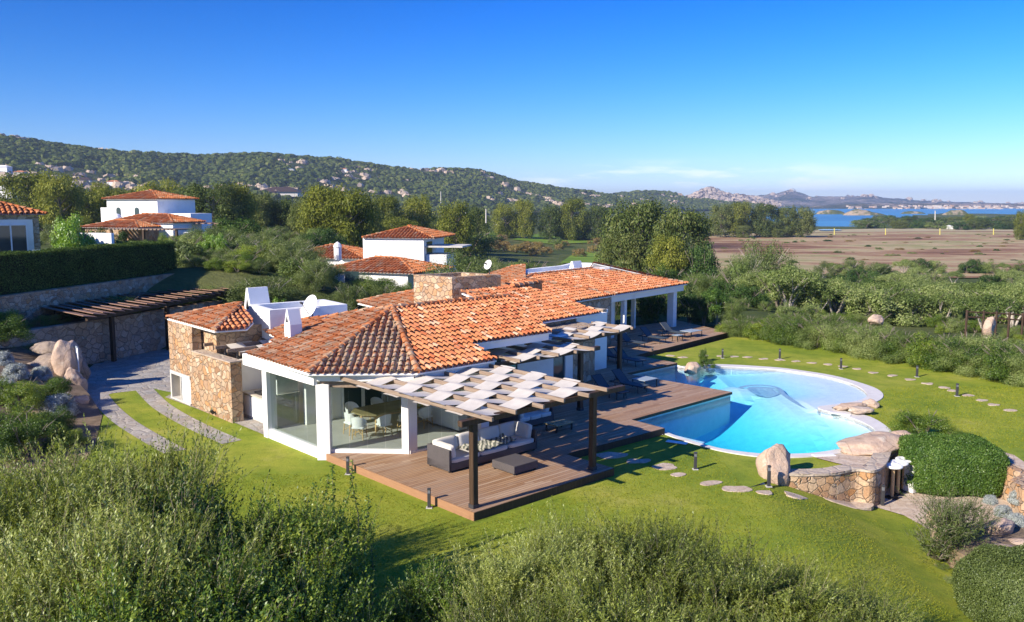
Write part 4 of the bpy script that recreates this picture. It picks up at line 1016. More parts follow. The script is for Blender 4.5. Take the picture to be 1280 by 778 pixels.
# far portico
uA, vA = uv(A5); uB, vB = uv(B5)
def fp(f, inn, z=0):     # point along the far eave, set back by inn
    p = A5.lerp(B5, f); g = pl5['g']; return Vector((p.x+g.x*inn, p.y+g.y*inn, z))
m = MB(); m.wallseg(fp(-.02, .3), fp(.985, .3), .2, 2.66, 3.08); part('fascia', m, 'white')
m = MB(); m.wallseg(fp(.97, .35), fp(.97, 5), .2, 2.66, 3.08); part('fascia', m, 'white')
m = MB(); m.prism([xy(fp(-.02, .3)), xy(fp(.97, .3)), xy(fp(.97, 6)), xy(fp(-.02, 6))], 3.0, 3.07); part('ceiling', m, 'white')
def fpil(f, inn, w=.4, d=.4): m = MB(); c = fp(f, inn, 1.4); m.box(c, (w, d, 2.6), rz=math.atan2(pl5['e'].y, pl5['e'].x), bev=.02); part('pillar', m, 'white')
fpil(.21, .55, .3, .3); fpil(.88, .55, .5, .5); fpil(.50, 3.2, .3, .3); fpil(.62, 2.2, .18, .3)
m = MB(); m.wallseg(fp(-.02, 1.1), fp(.16, 1.1), .3, G, 3.0); part('wall', m, 'white')
m = MB(); m.wallseg(fp(.16, 1.1), fp(.16, 6), .2, G, 3.0); part('wall', m, 'white')
m = MB(); m.wallseg(fp(.16, 4.2), fp(.9, 4.2), .012, .15, 3.0); part('glass_pane', m, 'glass')
m = MB(); m.wallseg(fp(.22, 2.4), fp(.46, 2.4), .012, .15, 2.7); part('glass_pane', m, 'glass')
# ---- white roof terrace box, chimneys, dish
T = dict(A=P(311, 381, 4.25), B=P(337, 388, 4.25), C=P(434, 380.5, 4.25))
T['D'] = T['A']+(T['C']-T['B'])
def parapet(pts, z0, z1, t, mat, name, closed=True, cap=None):
    m = MB(); n = len(pts)
    ctr = sum((Vector((p[0], p[1], 0)) for p in pts), Vector())/n
    inn = []
    P2 = [Vector((p[0], p[1], 0)) for p in pts]
    for i in range(n):
        a, b, c = P2[i-1], P2[i], P2[(i+1) % n]
        d1 = (b-a).normalized(); d2 = (c-b).normalized(); n1_ = Vector((-d1.y, d1.x, 0)); n2_ = Vector((-d2.y, d2.x, 0))
        if n1_.dot(ctr-b) < 0: n1_ = -n1_
        if n2_.dot(ctr-b) < 0: n2_ = -n2_
        bi = (n1_+n2_); bi = bi/max(.3, bi.length_squared/2); inn.append(b+bi*t)
    vs = [(p.x, p.y, z0) for p in P2]+[(p.x, p.y, z1) for p in P2]+[(p.x, p.y, z1) for p in inn]+[(p.x, p.y, z0+.3) for p in inn]
    fs = []
    for i in range(n):
        j = (i+1) % n
        for k_ in range(3): fs.append((k_*n+i, k_*n+j, (k_+1)*n+j, (k_+1)*n+i))
    fs.append(tuple(3*n+i for i in range(n))); m.add(vs, fs)
    bm = bmesh.new(); bv = [bm.verts.new(v_) for v_ in m.v]; 
    for f in m.f: bm.faces.new([bv[q] for q in f])
    bmesh.ops.recalc_face_normals(bm, faces=bm.faces[:])
    me = bpy.data.meshes.new(name); bm.to_mesh(me); bm.free(); return link_obj(name, me, M[mat], villa)
parapet([T['A'], T['B'], T['C'], T['D']], 2.9, 4.25, .28, 'white', 'parapet')
def chimney(c, w, d, z0, z1, mat='white', rz=AN, name='chimney'):
    """plastered chimney with a steep gabled cap and a small triangular opening"""
    X = Vector((math.cos(rz), math.sin(rz), 0)); Y = Vector((-math.sin(rz), math.cos(rz), 0)); c = Vector((c[0], c[1], 0))
    m = MB(); h = z1-w*1.15
    vs = [c+X*a*w/2+Y*b*d/2+Vector((0, 0, z)) for z in (z0, h) for a, b in ((-1, -1), (1, -1), (1, 1), (-1, 1))]
    r_ = .12
    top = [c+X*a*w/2+Y*b*d*r_/2*1.4+Vector((0, 0, z1)) for a, b in ((-1, -1), (1, -1), (1, 1), (-1, 1))]
    vs += top
    fs = [(0, 1, 5, 4), (1, 2, 6, 5), (2, 3, 7, 6), (3, 0, 4, 7), (4, 5, 9, 8), (5, 6, 10, 9), (6, 7, 11, 10), (7, 4, 8, 11), (8, 9, 10, 11)]
    m.add(vs, fs); o = part(name, m, mat)
    m = MB(); q = c-X*(w/2+.006); zc = h+(z1-h)*.15
    m.add([q-Y*d*.18+Vector((0, 0, zc)), q+Y*d*.18+Vector((0, 0, zc)), q+Vector((0, 0, zc+(z1-h)*.5))], [(0, 1, 2)]); m.add([v_-X*.004 for v_ in [q-Y*d*.18+Vector((0, 0, zc)), q+Y*d*.18+Vector((0, 0, zc)), q+Vector((0, 0, zc+(z1-h)*.5))]], [(0, 2, 1)]); part('opening', m, 'black_metal', o)
    return o
p = P(306, 419, 3.2)
cc = T['A']+VD*.25+UD*.55; chimney(cc, 1.0, .8, 2.6, 5.0)
c2 = P(367, 424, 3.55); chimney((c2.x, c2.y), .52, .46, 3.0, 4.75)
def dish(px, py, z, r, label):
    b = P(px, py, z); t = thing('satellite_dish', b, label, 'satellite dish')
    m = MB(); m.tube([b, b+Vector((0, 0, .55))], .03, 8); obj('mast', m, M['bollard'], t)
    ax = Vector((-.62, -.62, .35)).normalized(); X_ = ax.cross(Vector((0, 0, 1))).normalized(); Y_ = ax.cross(X_)
    c = b+Vector((0, 0, .72)); m = MB(); m.lathe(c, [(.02, -.0), (r*.4, .02), (r*.7, .06), (r, .13), (r, .145), (r*.7, .08), (r*.4, .04), (.02, .02)], 28, (X_, Y_, ax)); obj('reflector', m, M['white_paint'], t, True)
    m = MB(); m.tube([c-Y_*-r*.8, c+ax*r*1.1], .018, 6); m.tube([c+ax*r*1.1-ax*.05, c+ax*r*1.1+ax*.08], .045, 8); obj('feed_arm', m, M['bollard'], t)
dish(391, 404.5, 3.75, .50, 'large white satellite dish on the tiled roof beside the white roof terrace')
dish(612, 349, 4.9, .26, 'small white satellite dish behind the granite roof parapet')
pbox = P(388, 399, 3.8); m = MB(); m.box((pbox.x-.1, pbox.y+.5, 3.9), (.7, .5, .7), rz=AN); part('pedestal', m, 'white')
# granite roof parapet
SA_, SB, SC = P(517, 343.5, 5.15), P(565, 347, 5.15), P(626, 343.5, 5.15); SD = SA_+(SC-SB)
parapet([SA_, SB, SC, SD], 3.6, 5.15, .35, 'stone_wall', 'parapet')
for (px_, py_) in ((581, 358), (611, 356.5)):
    t_ = (px_-565)/61; q = SB.lerp(SC, t_); q.z = 4.55; nrm = Vector((SA_.x-SB.x, SA_.y-SB.y, 0)).normalized(); m = MB(); m.tube([q-nrm*.01, q-nrm*.16], .05, 8); part('spout', m, 'black_metal')
# white curved parapet on the far roof
pp = [(656, 337), (657, 341), (675, 340.5), (700, 337.8), (720, 335.5), (742, 334.7), (762, 334.2), (768, 333.2), (757, 330.5), (738, 328.8), (722, 328.6), (712, 329.2), (700, 332), (680, 334)]
zc5 = h5[1].z+.85
low_ = [P(x, y, h5[1].z+.12) for x, y in pp]; low_ = smoothpoly(low_, 3)
parapet([Vector((p.x, p.y, 0)) for p in low_], 3.5, h5[1].z+.12, .3, 'white', 'parapet')
cpt = P(720, 334.5, h5[1].z+.1); chimney((cpt.x, cpt.y), .9, .8, 3.4, h5[1].z+.55)
# roof vents / broken ridge bits: loose pale tiles
# plaster sides closing the wings under the roofs (seen from other positions)
m = MB(); m.prism([xy(UV(*p)) for p in [(6.0, 9.2), (12.2, 9.2), (12.2, 12.1), (6.0, 12.1)]], G, 2.88); part('core', m, 'white')
m = MB(); m.prism([xy(UV(*p)) for p in [(2.2, 12.5), (13, 12.5), (19, 12.5), (19, 20), (7, 20), (7, 16), (2.2, 16)]], G, 3.05); part('core', m, 'white')
# ================================================================== PERGOLAS
def cloth_strip(path, w_dir, w, name, parent, amp, nseg=9):
    """path = list of (centre, sign); strip waves over and under the beams"""
    vs = []; n = len(path)
    for i in range(n-1):
        a, sa = path[i]; b, sb = path[i+1]
        for k_ in range(nseg+(1 if i == n-2 else 0)):
            t = k_/nseg; c = a.lerp(b, t); h = amp*(sa*(1-t)+sb*t)-(.02+.03*((i*7+int(a.x*31)) % 5)/4)*math.sin(PI*t)
            for q in (-.5, -.17, .17, .5): vs.append(c+w_dir*(w*q)+Vector((0, 0, h+(.012 if abs(q) < .4 else 0))))
    m = MB(); R = len(vs)//4; th = .008
    vs2 = [v_-Vector((0, 0, th)) for v_ in vs]
    fs = [(r*4+q, r*4+4+q, r*4+5+q, r*4+q+1) for r in range(R-1) for q in range(3)]
    m.add(vs, [tuple(reversed(f)) for f in fs]); m.add(vs2, fs); return obj(name, m, M['fabric'], parent, True)
def pergola(t, ends, dirv, lens, z0, bw, bh, rows, pitch, wid, parity=0, skip=None):
    for k_, (e, L) in enumerate(zip(ends, lens)):
        a = Vector((e.x, e.y, z0+bh/2)); c = a+dirv*(L/2); m = MB(); m.box(c, (L, bw, bh), ax=(dirv, Vector((-dirv.y, dirv.x, 0)), Vector((0, 0, 1))), bev=.012); obj('beam', m, M['weathered'], t)
    for i, off in enumerate(rows):
        path = []
        for k_, (e, L) in enumerate(zip(ends, lens)):
            if off+pitch*.5 < L+.25: path.append((Vector((e.x, e.y, z0+bh/2))+dirv*off, 1 if (k_+i+parity) % 2 == 0 else -1))
        if len(path) > 1:
            d0 = (path[0][0]-path[1][0]).normalized(); d1 = (path[-1][0]-path[-2][0]).normalized()
            path = [(path[0][0]+d0*.12, path[0][1])]+path[1:-1]+[(path[-1][0]+d1*.12, path[-1][1])]
            cloth_strip(path, dirv, wid, 'shade_cloth', t, bh/2+.02)
def post(t, u, v, z1, w=.19, mat='darkwood', z0=.15):
    m = MB(); m.box(UV(u, v, (z0+z1)/2), (w, w, z1-z0), rz=AN, bev=.012); o = obj('post', m, M[mat], t)
    m = MB(); m.box(UV(u, v, z0+.06), (w+.03, w+.03, .12), rz=AN); obj('post_base', m, M['bollard'], o); return o
pg = thing('pergola', UV(3, 3, .15), 'largest timber pergola with woven cream shade cloth over the outdoor sofa', 'pergola', None)
e0 = P(616, 522, 2.93); e1 = P(763, 486, 2.93); n = 6
u0_, v0_ = uv(e0); u1_, v1_ = uv(e1)
ends = [UV(u0_+(u1_-u0_)*i/5, v0_+(v1_-v0_)*i/5+(.12 if i % 2 else 0)) for i in range(6)]
lens = []
for i in range(6):
    uu = uv(ends[i])[0]; vw = (8.15-(uu+.2)*.98) if uu < 2.2 else 5.85
    if uu > 5.9: vw = 6.6
    lens.append(vw-uv(ends[i])[1])
pergola(pg, ends, VD, lens, 2.80, .08, .13, [.85+.80*i for i in range(8)], .80, .77)
post(pg, .25, .32, 2.63); post(pg, 5.45, .38, 2.63)
m = MB(); m.ubox(-.25, 6.9, .22, .42, 2.63, 2.80, .012); obj('girder', m, M['darkwood'], pg)
pg2 = thing('pergola', UV(9.5, 7, .15), 'middle timber pergola with cream shade cloth along the white villa wall', 'pergola')
e0, e1 = P(650.6, 449, 2.95), P(743.5, 434.4, 2.95); u0_, v0_ = uv(e0); u1_, v1_ = uv(e1)
ends = [UV(u0_+(u1_-u0_)*i/4, v0_+(v1_-v0_)*i/4) for i in range(5)]
pergola(pg2, ends, VD, [3.1]*5, 2.80, .08, .13, [.55, 1.35, 2.15], .8, .77, 1)
post(pg2, 11.25, 6.25, 2.63); m = MB(); m.ubox(6.2, 12.4, 6.15, 6.35, 2.63, 2.80, .012); obj('girder', m, M['darkwood'], pg2)
pg3 = thing('pergola', UV(16, 10, .15), 'farthest timber pergola with cream shade cloth beside the granite wall and the pool inlet', 'pergola')
e0, e1 = P(717, 424, 2.95), P(791.5, 408.5, 2.95); u0_, v0_ = uv(e0); u1_, v1_ = uv(e1)
ends = [UV(u0_+(u1_-u0_)*i/4, v0_+(v1_-v0_)*i/4) for i in range(5)]
pergola(pg3, ends, VD, [2.7]*5, 2.80, .08, .13, [.55, 1.35, 2.12], .8, .77, 0)
post(pg3, 17.4, 9.25, 2.63); m = MB(); m.wallseg(ends[0]+VD*.5-UD*.4, ends[-1]+VD*.5+UD*.3, .18, 2.63, 2.80); obj('girder', m, M['darkwood'], pg3)
pg4 = thing('pergola', UV(.5, 16.5, 2.4), 'small timber pergola with cream cloth standing on the granite drive wall', 'pergola')
e0, e1 = P(241, 427, 2.85), P(299, 442, 2.85)
ends = [e0.lerp(e1, i/4) for i in range(5)]
pergola(pg4, ends, UD, [2.6]*5, 2.75, .09, .14, [.85, 1.65, 2.35], .8, .72, 0)
for i, e in enumerate(ends):
    m = MB(); c = Vector((e.x, e.y, 2.62))+UD*.45; m.box((c.x, c.y, 2.6), (.06, .06, .3), rz=AN); obj('bracket', m, M['bollard'], pg4)
# carport
cp = thing('carport', P(150, 450), 'long dark timber carport with closely laid reddish slats in front of the granite retaining wall', 'carport')
fl, fr_, bl, br = P(113, 396, 3.0), P(300, 361, 3.0), P(36, 380, 3.0), P(262, 358.5, 3.0)
ns = 21
for i in range(ns):
    t = i/(ns-1); a = fl.lerp(fr_, t); b = bl.lerp(br, t); d = (b-a); L = d.length; d.normalize(); side = Vector((-d.y, d.x, 0))
    tilt = Vector((0, 0, 1)).cross(d)
    c = (a+b)/2; m = MB(); m.box(c+Vector((0, 0, .03*(i % 2))), (L, .72, .05), ax=(d, (side+Vector((0, 0, .18))).normalized(), Vector((0, 0, 1))), bev=.008); obj('slat', m, M['redwood'], cp)
m = MB()
for q in (.06, .55, .93):
    a = fl.lerp(bl, q); b = fr_.lerp(br, q); m.wallseg(a, b, .14, 2.72, 2.92)
obj('rail', m, M['darkwood'], cp)
for (px, pb, pt_) in ((141, 452, 389), (209.5, 438, 378.5)):
    b = P(px+1.5, pb); m = MB(); m.box((b.x, b.y, 1.35), (.22, .22, 2.9), rz=1.2, bev=.01); obj('post', m, M['darkwood'], cp)
b = P(60, 393, 2.8); m = MB(); m.box((b.x, b.y, 1.0), (.24, .24, 3.6), rz=1.2, bev=.01); obj('post', m, M['darkwood'], cp)
b = P(240, 372, 2.7); m = MB(); m.box((b.x, b.y, 1.0), (.24, .24, 3.6), rz=1.2, bev=.01); obj('post', m, M['darkwood'], cp)
# ================================================================== WALLS AND GARDEN LEFT
wa, wb = P(100, 462), P(215, 437); wd = (wb-wa).normalized(); sh_ = Vector((-wd.y, wd.x, 0))*.85; wa2 = wa-wd*9+sh_; wb2 = wb+wd*7+sh_
def topz(p, py):  # height so that the top meets the photo row at this place
    d = ray(0, py); t = p.y/d[1]; return CH+d[2]*t
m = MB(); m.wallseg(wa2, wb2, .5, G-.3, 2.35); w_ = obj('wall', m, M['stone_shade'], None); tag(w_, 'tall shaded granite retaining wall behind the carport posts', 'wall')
nrm = Vector((-wd.y, wd.x, 0))
# raised bed and second wall
rw_a, rw_b = P(4, 385, 3.3), P(232, 351, 3.3)
m = MB(); d = (rw_b-rw_a).normalized(); m.wallseg(rw_a-d*8, rw_b, .5, .5, 3.95); w_ = obj('wall', m, M['stone_wall'], None); tag(w_, 'low pale stone wall at the foot of the long dark hedge', 'wall')
nr2 = Vector((-d.y, d.x, 0))
m = MB(); m.prism([xy(wa2), xy(wb2), xy(rw_b), xy(rw_a-d*8)], 0, lambda p: 2.2); struct('garden_bed', m, M['soil'])
m = MB(); q0, q1 = rw_a-d*8, rw_b+d*.5; m.prism([xy(q0), xy(q1), xy(q1+nr2*14), xy(q0+nr2*14)], 0, 3.7); struct('garden_terrace', m, M['ground'])
m = MB(); a = P(265, 385, 1.5); b = P(228, 387, 1.5); 
bw_ = thing('blue_screen', P(262, 385, 0), 'shaded blue-grey rendered screen wall beyond the end of the carport', 'screen wall')
a = PY(243, 378, 63); b = PY(287, 366, 66); m = MB(); m.wallseg(a, b, .25, 0, topz(a, 371)); obj('panel', m, M['bluepanel'], bw_)
# garden bed on the left in front of the drive
def bedz(x, y): return G+.02+1.5*sstep(-19.0, -26, x-(y-38)*-.15)+.4*sstep(-17.5, -21, x)
bed = [P(-120, 620), P(60, 640), P(118, 560), P(128, 520), P(112, 500), P(98, 492), P(96, 470), P(40, 452), P(-120, 440)]
struct('garden_bed', cdt([xy(p) for p in bed], [], 1.5, bedz), M['soil'], True)
def rock(name, c, r, seed, mat='granite', rz=0, rough=.28, sub=4, tilt=0, sc=.9, flat=0):
    bm = bmesh.new(); bmesh.ops.create_icosphere(bm, subdivisions=sub, radius=1)
    rc_ = random.Random(seed*7+1); cuts = []
    for _ in range(11):
        cn = Vector((rc_.gauss(0, 1), rc_.gauss(0, 1), rc_.gauss(0, .8))).normalized(); cuts.append((cn, rc_.uniform(.66, .9)))
    for v_ in bm.verts:
        for cn, cd_ in cuts:
            e_ = v_.co.dot(cn)-cd_
            if e_ > 0: v_.co -= cn*e_*.85
        p = v_.co; n_ = fbm(p.x*sc+seed*3.1+5, p.y*sc+p.z*sc*1.3+seed, 4, seed)-.5; n2 = fbm(p.x*3+seed, p.z*3+p.y*2.2, 5, seed+9)-.5
        f = 1+rough*2*n_+.22*n2
        if flat: p.z = max(-1, min(p.z, flat+.1*n2))
        v_.co = Vector((p.x*r[0]*f, p.y*r[1]*f, p.z*r[2]*f))
    bm.transform(Matrix.Translation(c) @ Matrix.Rotation(rz, 4, 'Z') @ Matrix.Rotation(tilt, 4, 'Y'))
    me = bpy.data.meshes.new(name); bm.to_mesh(me); bm.free(); return link_obj(name, me, M[mat], None, True)
def R(px, py, z, D, r, seed, label, cat='boulder', **kw):
    c = P(px, py, z) if D is None else PY(px, py, D)
    return tag(rock('boulder', c, r, seed, **kw), label, cat)
R(66, 468, 0, 41.5, (1.6, .8, 1.45), 3, 'broad pink-grey granite boulder slab leaning beside the drive', rz=.3, tilt=-.25, mat='granite_dark')
R(86, 452, 0, 41.2, (.75, .6, 1.2), 8, 'ochre granite boulder with a hollow, tallest of the group beside the drive', rz=.9)
R(92, 483, 0, 40.2, (.55, .5, 1.0), 14, 'small golden granite boulder at the foot of the tall one beside the drive', rz=.2)
R(62, 436, 0, 42.6, (1.0, .6, .4), 12, 'rounded granite boulder lying on top behind the leaning slab', rz=-.2, mat='granite_dark')
R(28, 489, 0, 38.5, (1.0, .6, .35), 21, 'flat grey-pink boulder among the silver shrubs')
R(98, 502, 0, 37.6, (.55, .4, .28), 25, 'low pinkish boulder at the corner of the paved drive and lawn')
R(48, 520, 0, 35, (.9, .6, .3), 27, 'flat pale boulder between the lavender mounds')
gt = thing('slatted_gate', P(94, 505, .0), 'tall pale blue slatted gate panel standing behind the ochre boulder', 'gate')
a = PY(92, 470, 41.7); b = PY(99, 470, 41.0); 
for i in range(8):
    p = a.lerp(b, i/7); m = MB(); m.box((p.x, p.y, .95), (.05, .03, 2.1), rz=-.4); obj('slat', m, M['white_paint'], gt)
m = MB(); m.wallseg(a, b, .05, 1.95, 2.05); m.wallseg(a, b, .05, .0, .12); obj('frame', m, M['bluegrey'], gt)
# ================================================================== POOL SIDE STONES, WALL, STOOLS
R(968, 585, 0, 27.9, (.66, .62, .92), 31, 'big rounded upright granite boulder on the lawn in front of the pool', rz=.4, rough=.16, sc=.7)
rb = R(1094, 556, 0, 30.9, (1.75, .95, .42), 36, 'wide low pink boulder spilling over the near edge of the pool', rz=.35, rough=.2)
R(1125, 547, 0, 31.6, (.5, .38, .25), 38, 'small round pink boulder on top of the wide one by the pool', rz=.1)
R(866, 461, 0, 45.8, (.52, .42, .34), 41, 'pink boulder at the far corner of the pool beside the deck', rz=.3)
R(1088, 506, 0, 37.6, (.42, .36, .26), 43, 'yellowish boulder between the two pool lobes')
R(1062, 508, 0, 37.0, (.85, .35, .2), 44, 'long flat pink boulder between the two pool lobes', rz=.2)
R(1076, 513, 0, 36.2, (.6, .4, .16), 46, 'grey pitted flat stone beside the pool lobes', mat='slab')
R(1250, 661, 0, 24.2, (.50, .36, .32), 51, 'rounded pink boulder on the rock wall beside the silver shrubs', rz=.2, rough=.15)
R(1096, 401, 0, 62, (.75, .5, .45), 53, 'pale pink boulder showing among the scrub beyond the lawn', rz=.5)
R(1236, 410, 0, 56, (.42, .4, .75), 55, 'cream boulder at the foot of a bare-limbed tree beyond the hedge', rz=.5)
# curved retaining wall
wl = smoothpoly([xy(p) for p in wall_line], 5, False); m = MB()
inn = []
for i, p in enumerate(wl):
    d = (wl[min(i+1, len(wl)-1)]-wl[max(i-1, 0)]).normalized(); n_ = Vector((-d.y, d.x)); inn.append(p+n_*.5)
m.prism([tuple(p) for p in wl]+[tuple(p) for p in reversed(inn)], -1.7, G+.12)
cw_ = thing('garden_wall', (wl[0].x, wl[0].y, G-.3), 'curved low granite retaining wall between pool and lower lawn', 'wall')
obj('masonry', m, M['stone_wall'], cw_)
m = MB(); o1 = [p+(p-q).normalized()*.04 for p, q in zip(wl, inn)]; o2 = [q+(q-p).normalized()*.02 for p, q in zip(wl, inn)]
m.prism([tuple(p) for p in o1]+[tuple(p) for p in reversed(o2)], G+.12, G+.2); obj('cap_stones', m, M['stone_cap'], cw_)
# pitted stone paving by the pool
m = cdt([xy(P(*a)) for a in [(1018, 573.5), (1060, 567.5), (1085, 563), (1112, 566), (1100, 580), (1082, 585), (1060, 584), (1035, 578)]], zf=lambda x, y: G+.05); struct('pavement', m, M['slab'])
_pl = smoothpoly([xy(p) for p in path_line], 4, False); _o = []
for i, p in enumerate(_pl):
    d = (_pl[min(i+1, len(_pl)-1)]-_pl[max(i-1, 0)]).normalized(); _o.append(p+Vector((-d.y, d.x))*(.75+.15*math.sin(i*1.3)))
m = cdt([tuple(p) for p in _pl]+[tuple(p) for p in reversed(_o)], zf=lambda x, y: G+.04); struct('path', m, M['slab'])
m = cdt([xy(P(*a)) for a in [(1112, 567), (1124, 546), (1112, 541), (1138, 541), (1152, 550), (1150, 557), (1128, 562)]], zf=lambda x, y: G+.045); struct('pavement', m, M['slab'])
# sunken bar area
ZB = -1.22
sb = [P(1085, 632, ZB), P(1112, 610, ZB), P(1118, 590, ZB), P(1150, 580, ZB), P(1220, 600, ZB), P(1300, 640, ZB), P(1300, 670, ZB), P(1200, 655, ZB), P(1165, 665, ZB), P(1130, 645, ZB)]
m = cdt([xy(p) for p in sb], zf=lambda x, y: ZB+.02); struct('pavement', m, M['slab'])
# retaining wall along the path side
pl_ = [xy(p) for p in path_line]; pls = smoothpoly(pl_, 4, False)
m = MB(); io = []
for i, p in enumerate(pls):
    d = (pls[min(i+1, len(pls)-1)]-pls[max(i-1, 0)]).normalized(); n_ = Vector((-d.y, d.x)); io.append(p-n_*.35)
m.prism([tuple(p) for p in pls]+[tuple(p) for p in reversed(io)], -1.8, G+.1); tag(obj('garden_wall', m, M['stone_wall'], None), 'pale granite retaining wall curving behind the big clipped hedge', 'wall')
for i, (px, py) in enumerate(((1131, 574), (1124, 578), (1117, 582))):
    top = P(px, py, -.05); t = thing('bar_stool', (top.x, top.y, ZB), ['farthest of the three white round stools below the pool wall', 'middle one of the three white round stools below the pool wall', 'nearest of the three white round stools below the pool wall'][i], 'stool', 'white stools below the pool wall')
    m = MB(); m.lathe((top.x, top.y, -.14), [(.10, 0), (.27, .02), (.31, .05), (.31, .09), (.28, .11), (.15, .10), (.12, .06), (.01, .055)], 20); obj('seat', m, M['white_paint'], t, True)
    m = MB(); m.tube([(top.x, top.y, ZB+.04), (top.x, top.y, -.12)], .06, 10); obj('stem', m, M['rattan'], t); m = MB(); m.lathe((top.x, top.y, ZB+.02), [(.24, 0), (.22, .03), (.05, .05)], 16); obj('foot', m, M['black_metal'], t)
cab = thing('white_cabinet', P(1148, 600, ZB), 'narrow white cabinet half hidden between stools and clipped hedge', 'cabinet')
c = P(1141, 577, 0); m = MB(); m.box((c.x+.12, c.y+.3, -.70), (.28, .4, .95), rz=.5, bev=.01); obj('body', m, M['white_paint'], cab); m = MB(); m.box((c.x+.12, c.y+.3, -.2), (.32, .44, .04), rz=.5); obj('top', m, M['concrete'], cab)
# rock wall on the lower right
rk = [(1168, 640, -1.2), (1178, 665, -1.2), (1195, 690, -1.2), (1225, 720, -1.2), (1250, 735, -1.2)]
def rocks_line():
    rng = random.Random(4); k_ = 0
    for (px, py, s) in [(1172, 645, .42), (1186, 672, .5), (1206, 694, .5), (1228, 706, .5), (1252, 700, .55), (1275, 694, .55), (1215, 676, .45), (1240, 682, .5), (1268, 674, .5)]:
        c = P(px, py, -1.0); r_ = (s*rng.uniform(1, 1.3), s*rng.uniform(.8, 1), s*rng.uniform(.7, .9)); k_ += 1
        o = rock('boulder', (c.x, c.y, -1.0), r_, 60+k_, rz=rng.uniform(0, 3), rough=.2, sub=3); yield o
LR = ['pale boulder at the upper left end of the rock wall under the wispy shrub', 'pale boulder behind the stem of the wispy shrub', 'boulder where the rock wall turns beside the wispy shrub stem', 'cream boulder low in the rock wall right of the wispy shrub', 'large cream boulder at the base of the rock wall near the lower right shrub', 'cream boulder of the rock wall at the right picture edge', 'boulder in the upper row of the rock wall close behind the wispy shrub', 'flat boulder in the rock wall just below the rounded pink one', 'boulder high in the rock wall near the right picture edge']
for o, l_ in zip(rocks_line(), LR): tag(o, l_, 'boulder', 'boulders of the lower right rock wall')
pts = [P(1165, 640, -.5), P(1200, 650, -.5), P(1300, 640, -.5), P(1330, 700, -.5), P(1225, 700, -.5), P(1190, 680, -.5)]
m = MB(); m.prism([xy(p) for p in pts], -2, -.62); struct('garden_bed', m, M['soil'])
# stepping stones
def slab(px, py, z, w, d, seed, label, rz=.3, grp=None):
    c = P(px, py, z); n_ = 9; rng = random.Random(seed); pl = []
    for i in range(n_):
        a = 2*PI*i/n_; r_ = rng.uniform(.6, 1.15); x, y = math.cos(a)*w/2*r_, math.sin(a)*d/2*r_
        pl.append((c.x+x*math.cos(rz)-y*math.sin(rz), c.y+x*math.sin(rz)+y*math.cos(rz)))
    m = MB(); s_ = smoothpoly(pl, 2); m.prism([(p.x, p.y) for p in s_], z-.3, lambda p: (low(p[0], p[1]) if c.x > 7.5 and c.y < 30 else z)+.022); tag(obj('stepping_stone', m, M['slab'], None), label, 'stepping stone', grp)
near = [(761, 569.5, 1.5, 'stepping stone shaded by the pergola nearest the deck step'), (801, 577, 1.1, 'half-shaded stepping stone, second from the deck step'), (831, 584, 1.2, 'stepping stone at the edge of the pergola shadow, third from the deck'), (849, 594, .75, 'small sunlit stepping stone left of the triangular one'), (888, 604, .9, 'triangular stepping stone right of the near garden light'), (921, 611.5, 1.15, 'jagged stepping stone left of the big upright boulder'), (955, 616, .75, 'square stepping stone under the big upright boulder beside a garden light'), (994, 618.5, 1.0, 'oval stepping stone below the start of the curved wall'), (1055, 620, 2.3, 'wide pink flagstone at the foot of the curved wall')]
for i, (x, y, w_, l_) in enumerate(near):
    p = P(x, y); zz_ = low(p.x, p.y) if p.x > 7.5 else G
    slab(x, y, zz_, w_*.88, w_*.6, 70+i, l_, .2, 'stepping stones in front of the pool')
far = [(838, 445, 'pink stepping stone touching the deck corner garden light'), (854, 447, 'stepping stone left of the small dark shrub'), (880, 445, 'stepping stone just right of the small dark shrub'), (900, 445.5, 'stepping stone at the foot of the garden light nearest the far deck'), (917, 446, 'first pale stone right of the garden light nearest the far deck'), (935, 447, 'second pale stone right of the garden light nearest the far deck'), (955, 449, 'bright stone behind the middle of the pool beach'), (975, 450.5, 'dull stone under the garden light behind the pool beach'), (995, 452, 'stone one step right of the garden light behind the pool beach'), (1015, 454, 'pale stone midway between two garden lights behind the beach'), (1036, 456, 'brownish stone left of the third far garden light'), (1054, 458.5, 'small stone at the foot of the third far garden light'), (1072, 461.5, 'stone right of the third far garden light'), (1091, 466.5, 'thin pale stone above the right end of the pool beach'), (1115, 470, 'bright thin stone beyond the right end of the pool beach'), (1138, 475, 'stone left of the fourth far garden light'), (1160, 480, 'long stone right of the fourth far garden light'), (1180, 485, 'narrow stone before the last far garden light'), (1190, 489, 'small stone touching the last far garden light'), (1210, 494.5, 'shaded stone right of the last far garden light'), (1227, 501, 'third stone from the right end of the far row'), (1242, 506.5, 'second stone from the right end of the far row'), (1264, 513.5, 'last stone at the right end of the far row')]
for i, (x, y, l_) in enumerate(far): slab(x, y, G, .62, .5, 90+i, l_, .2, 'stepping stones beyond the pool')
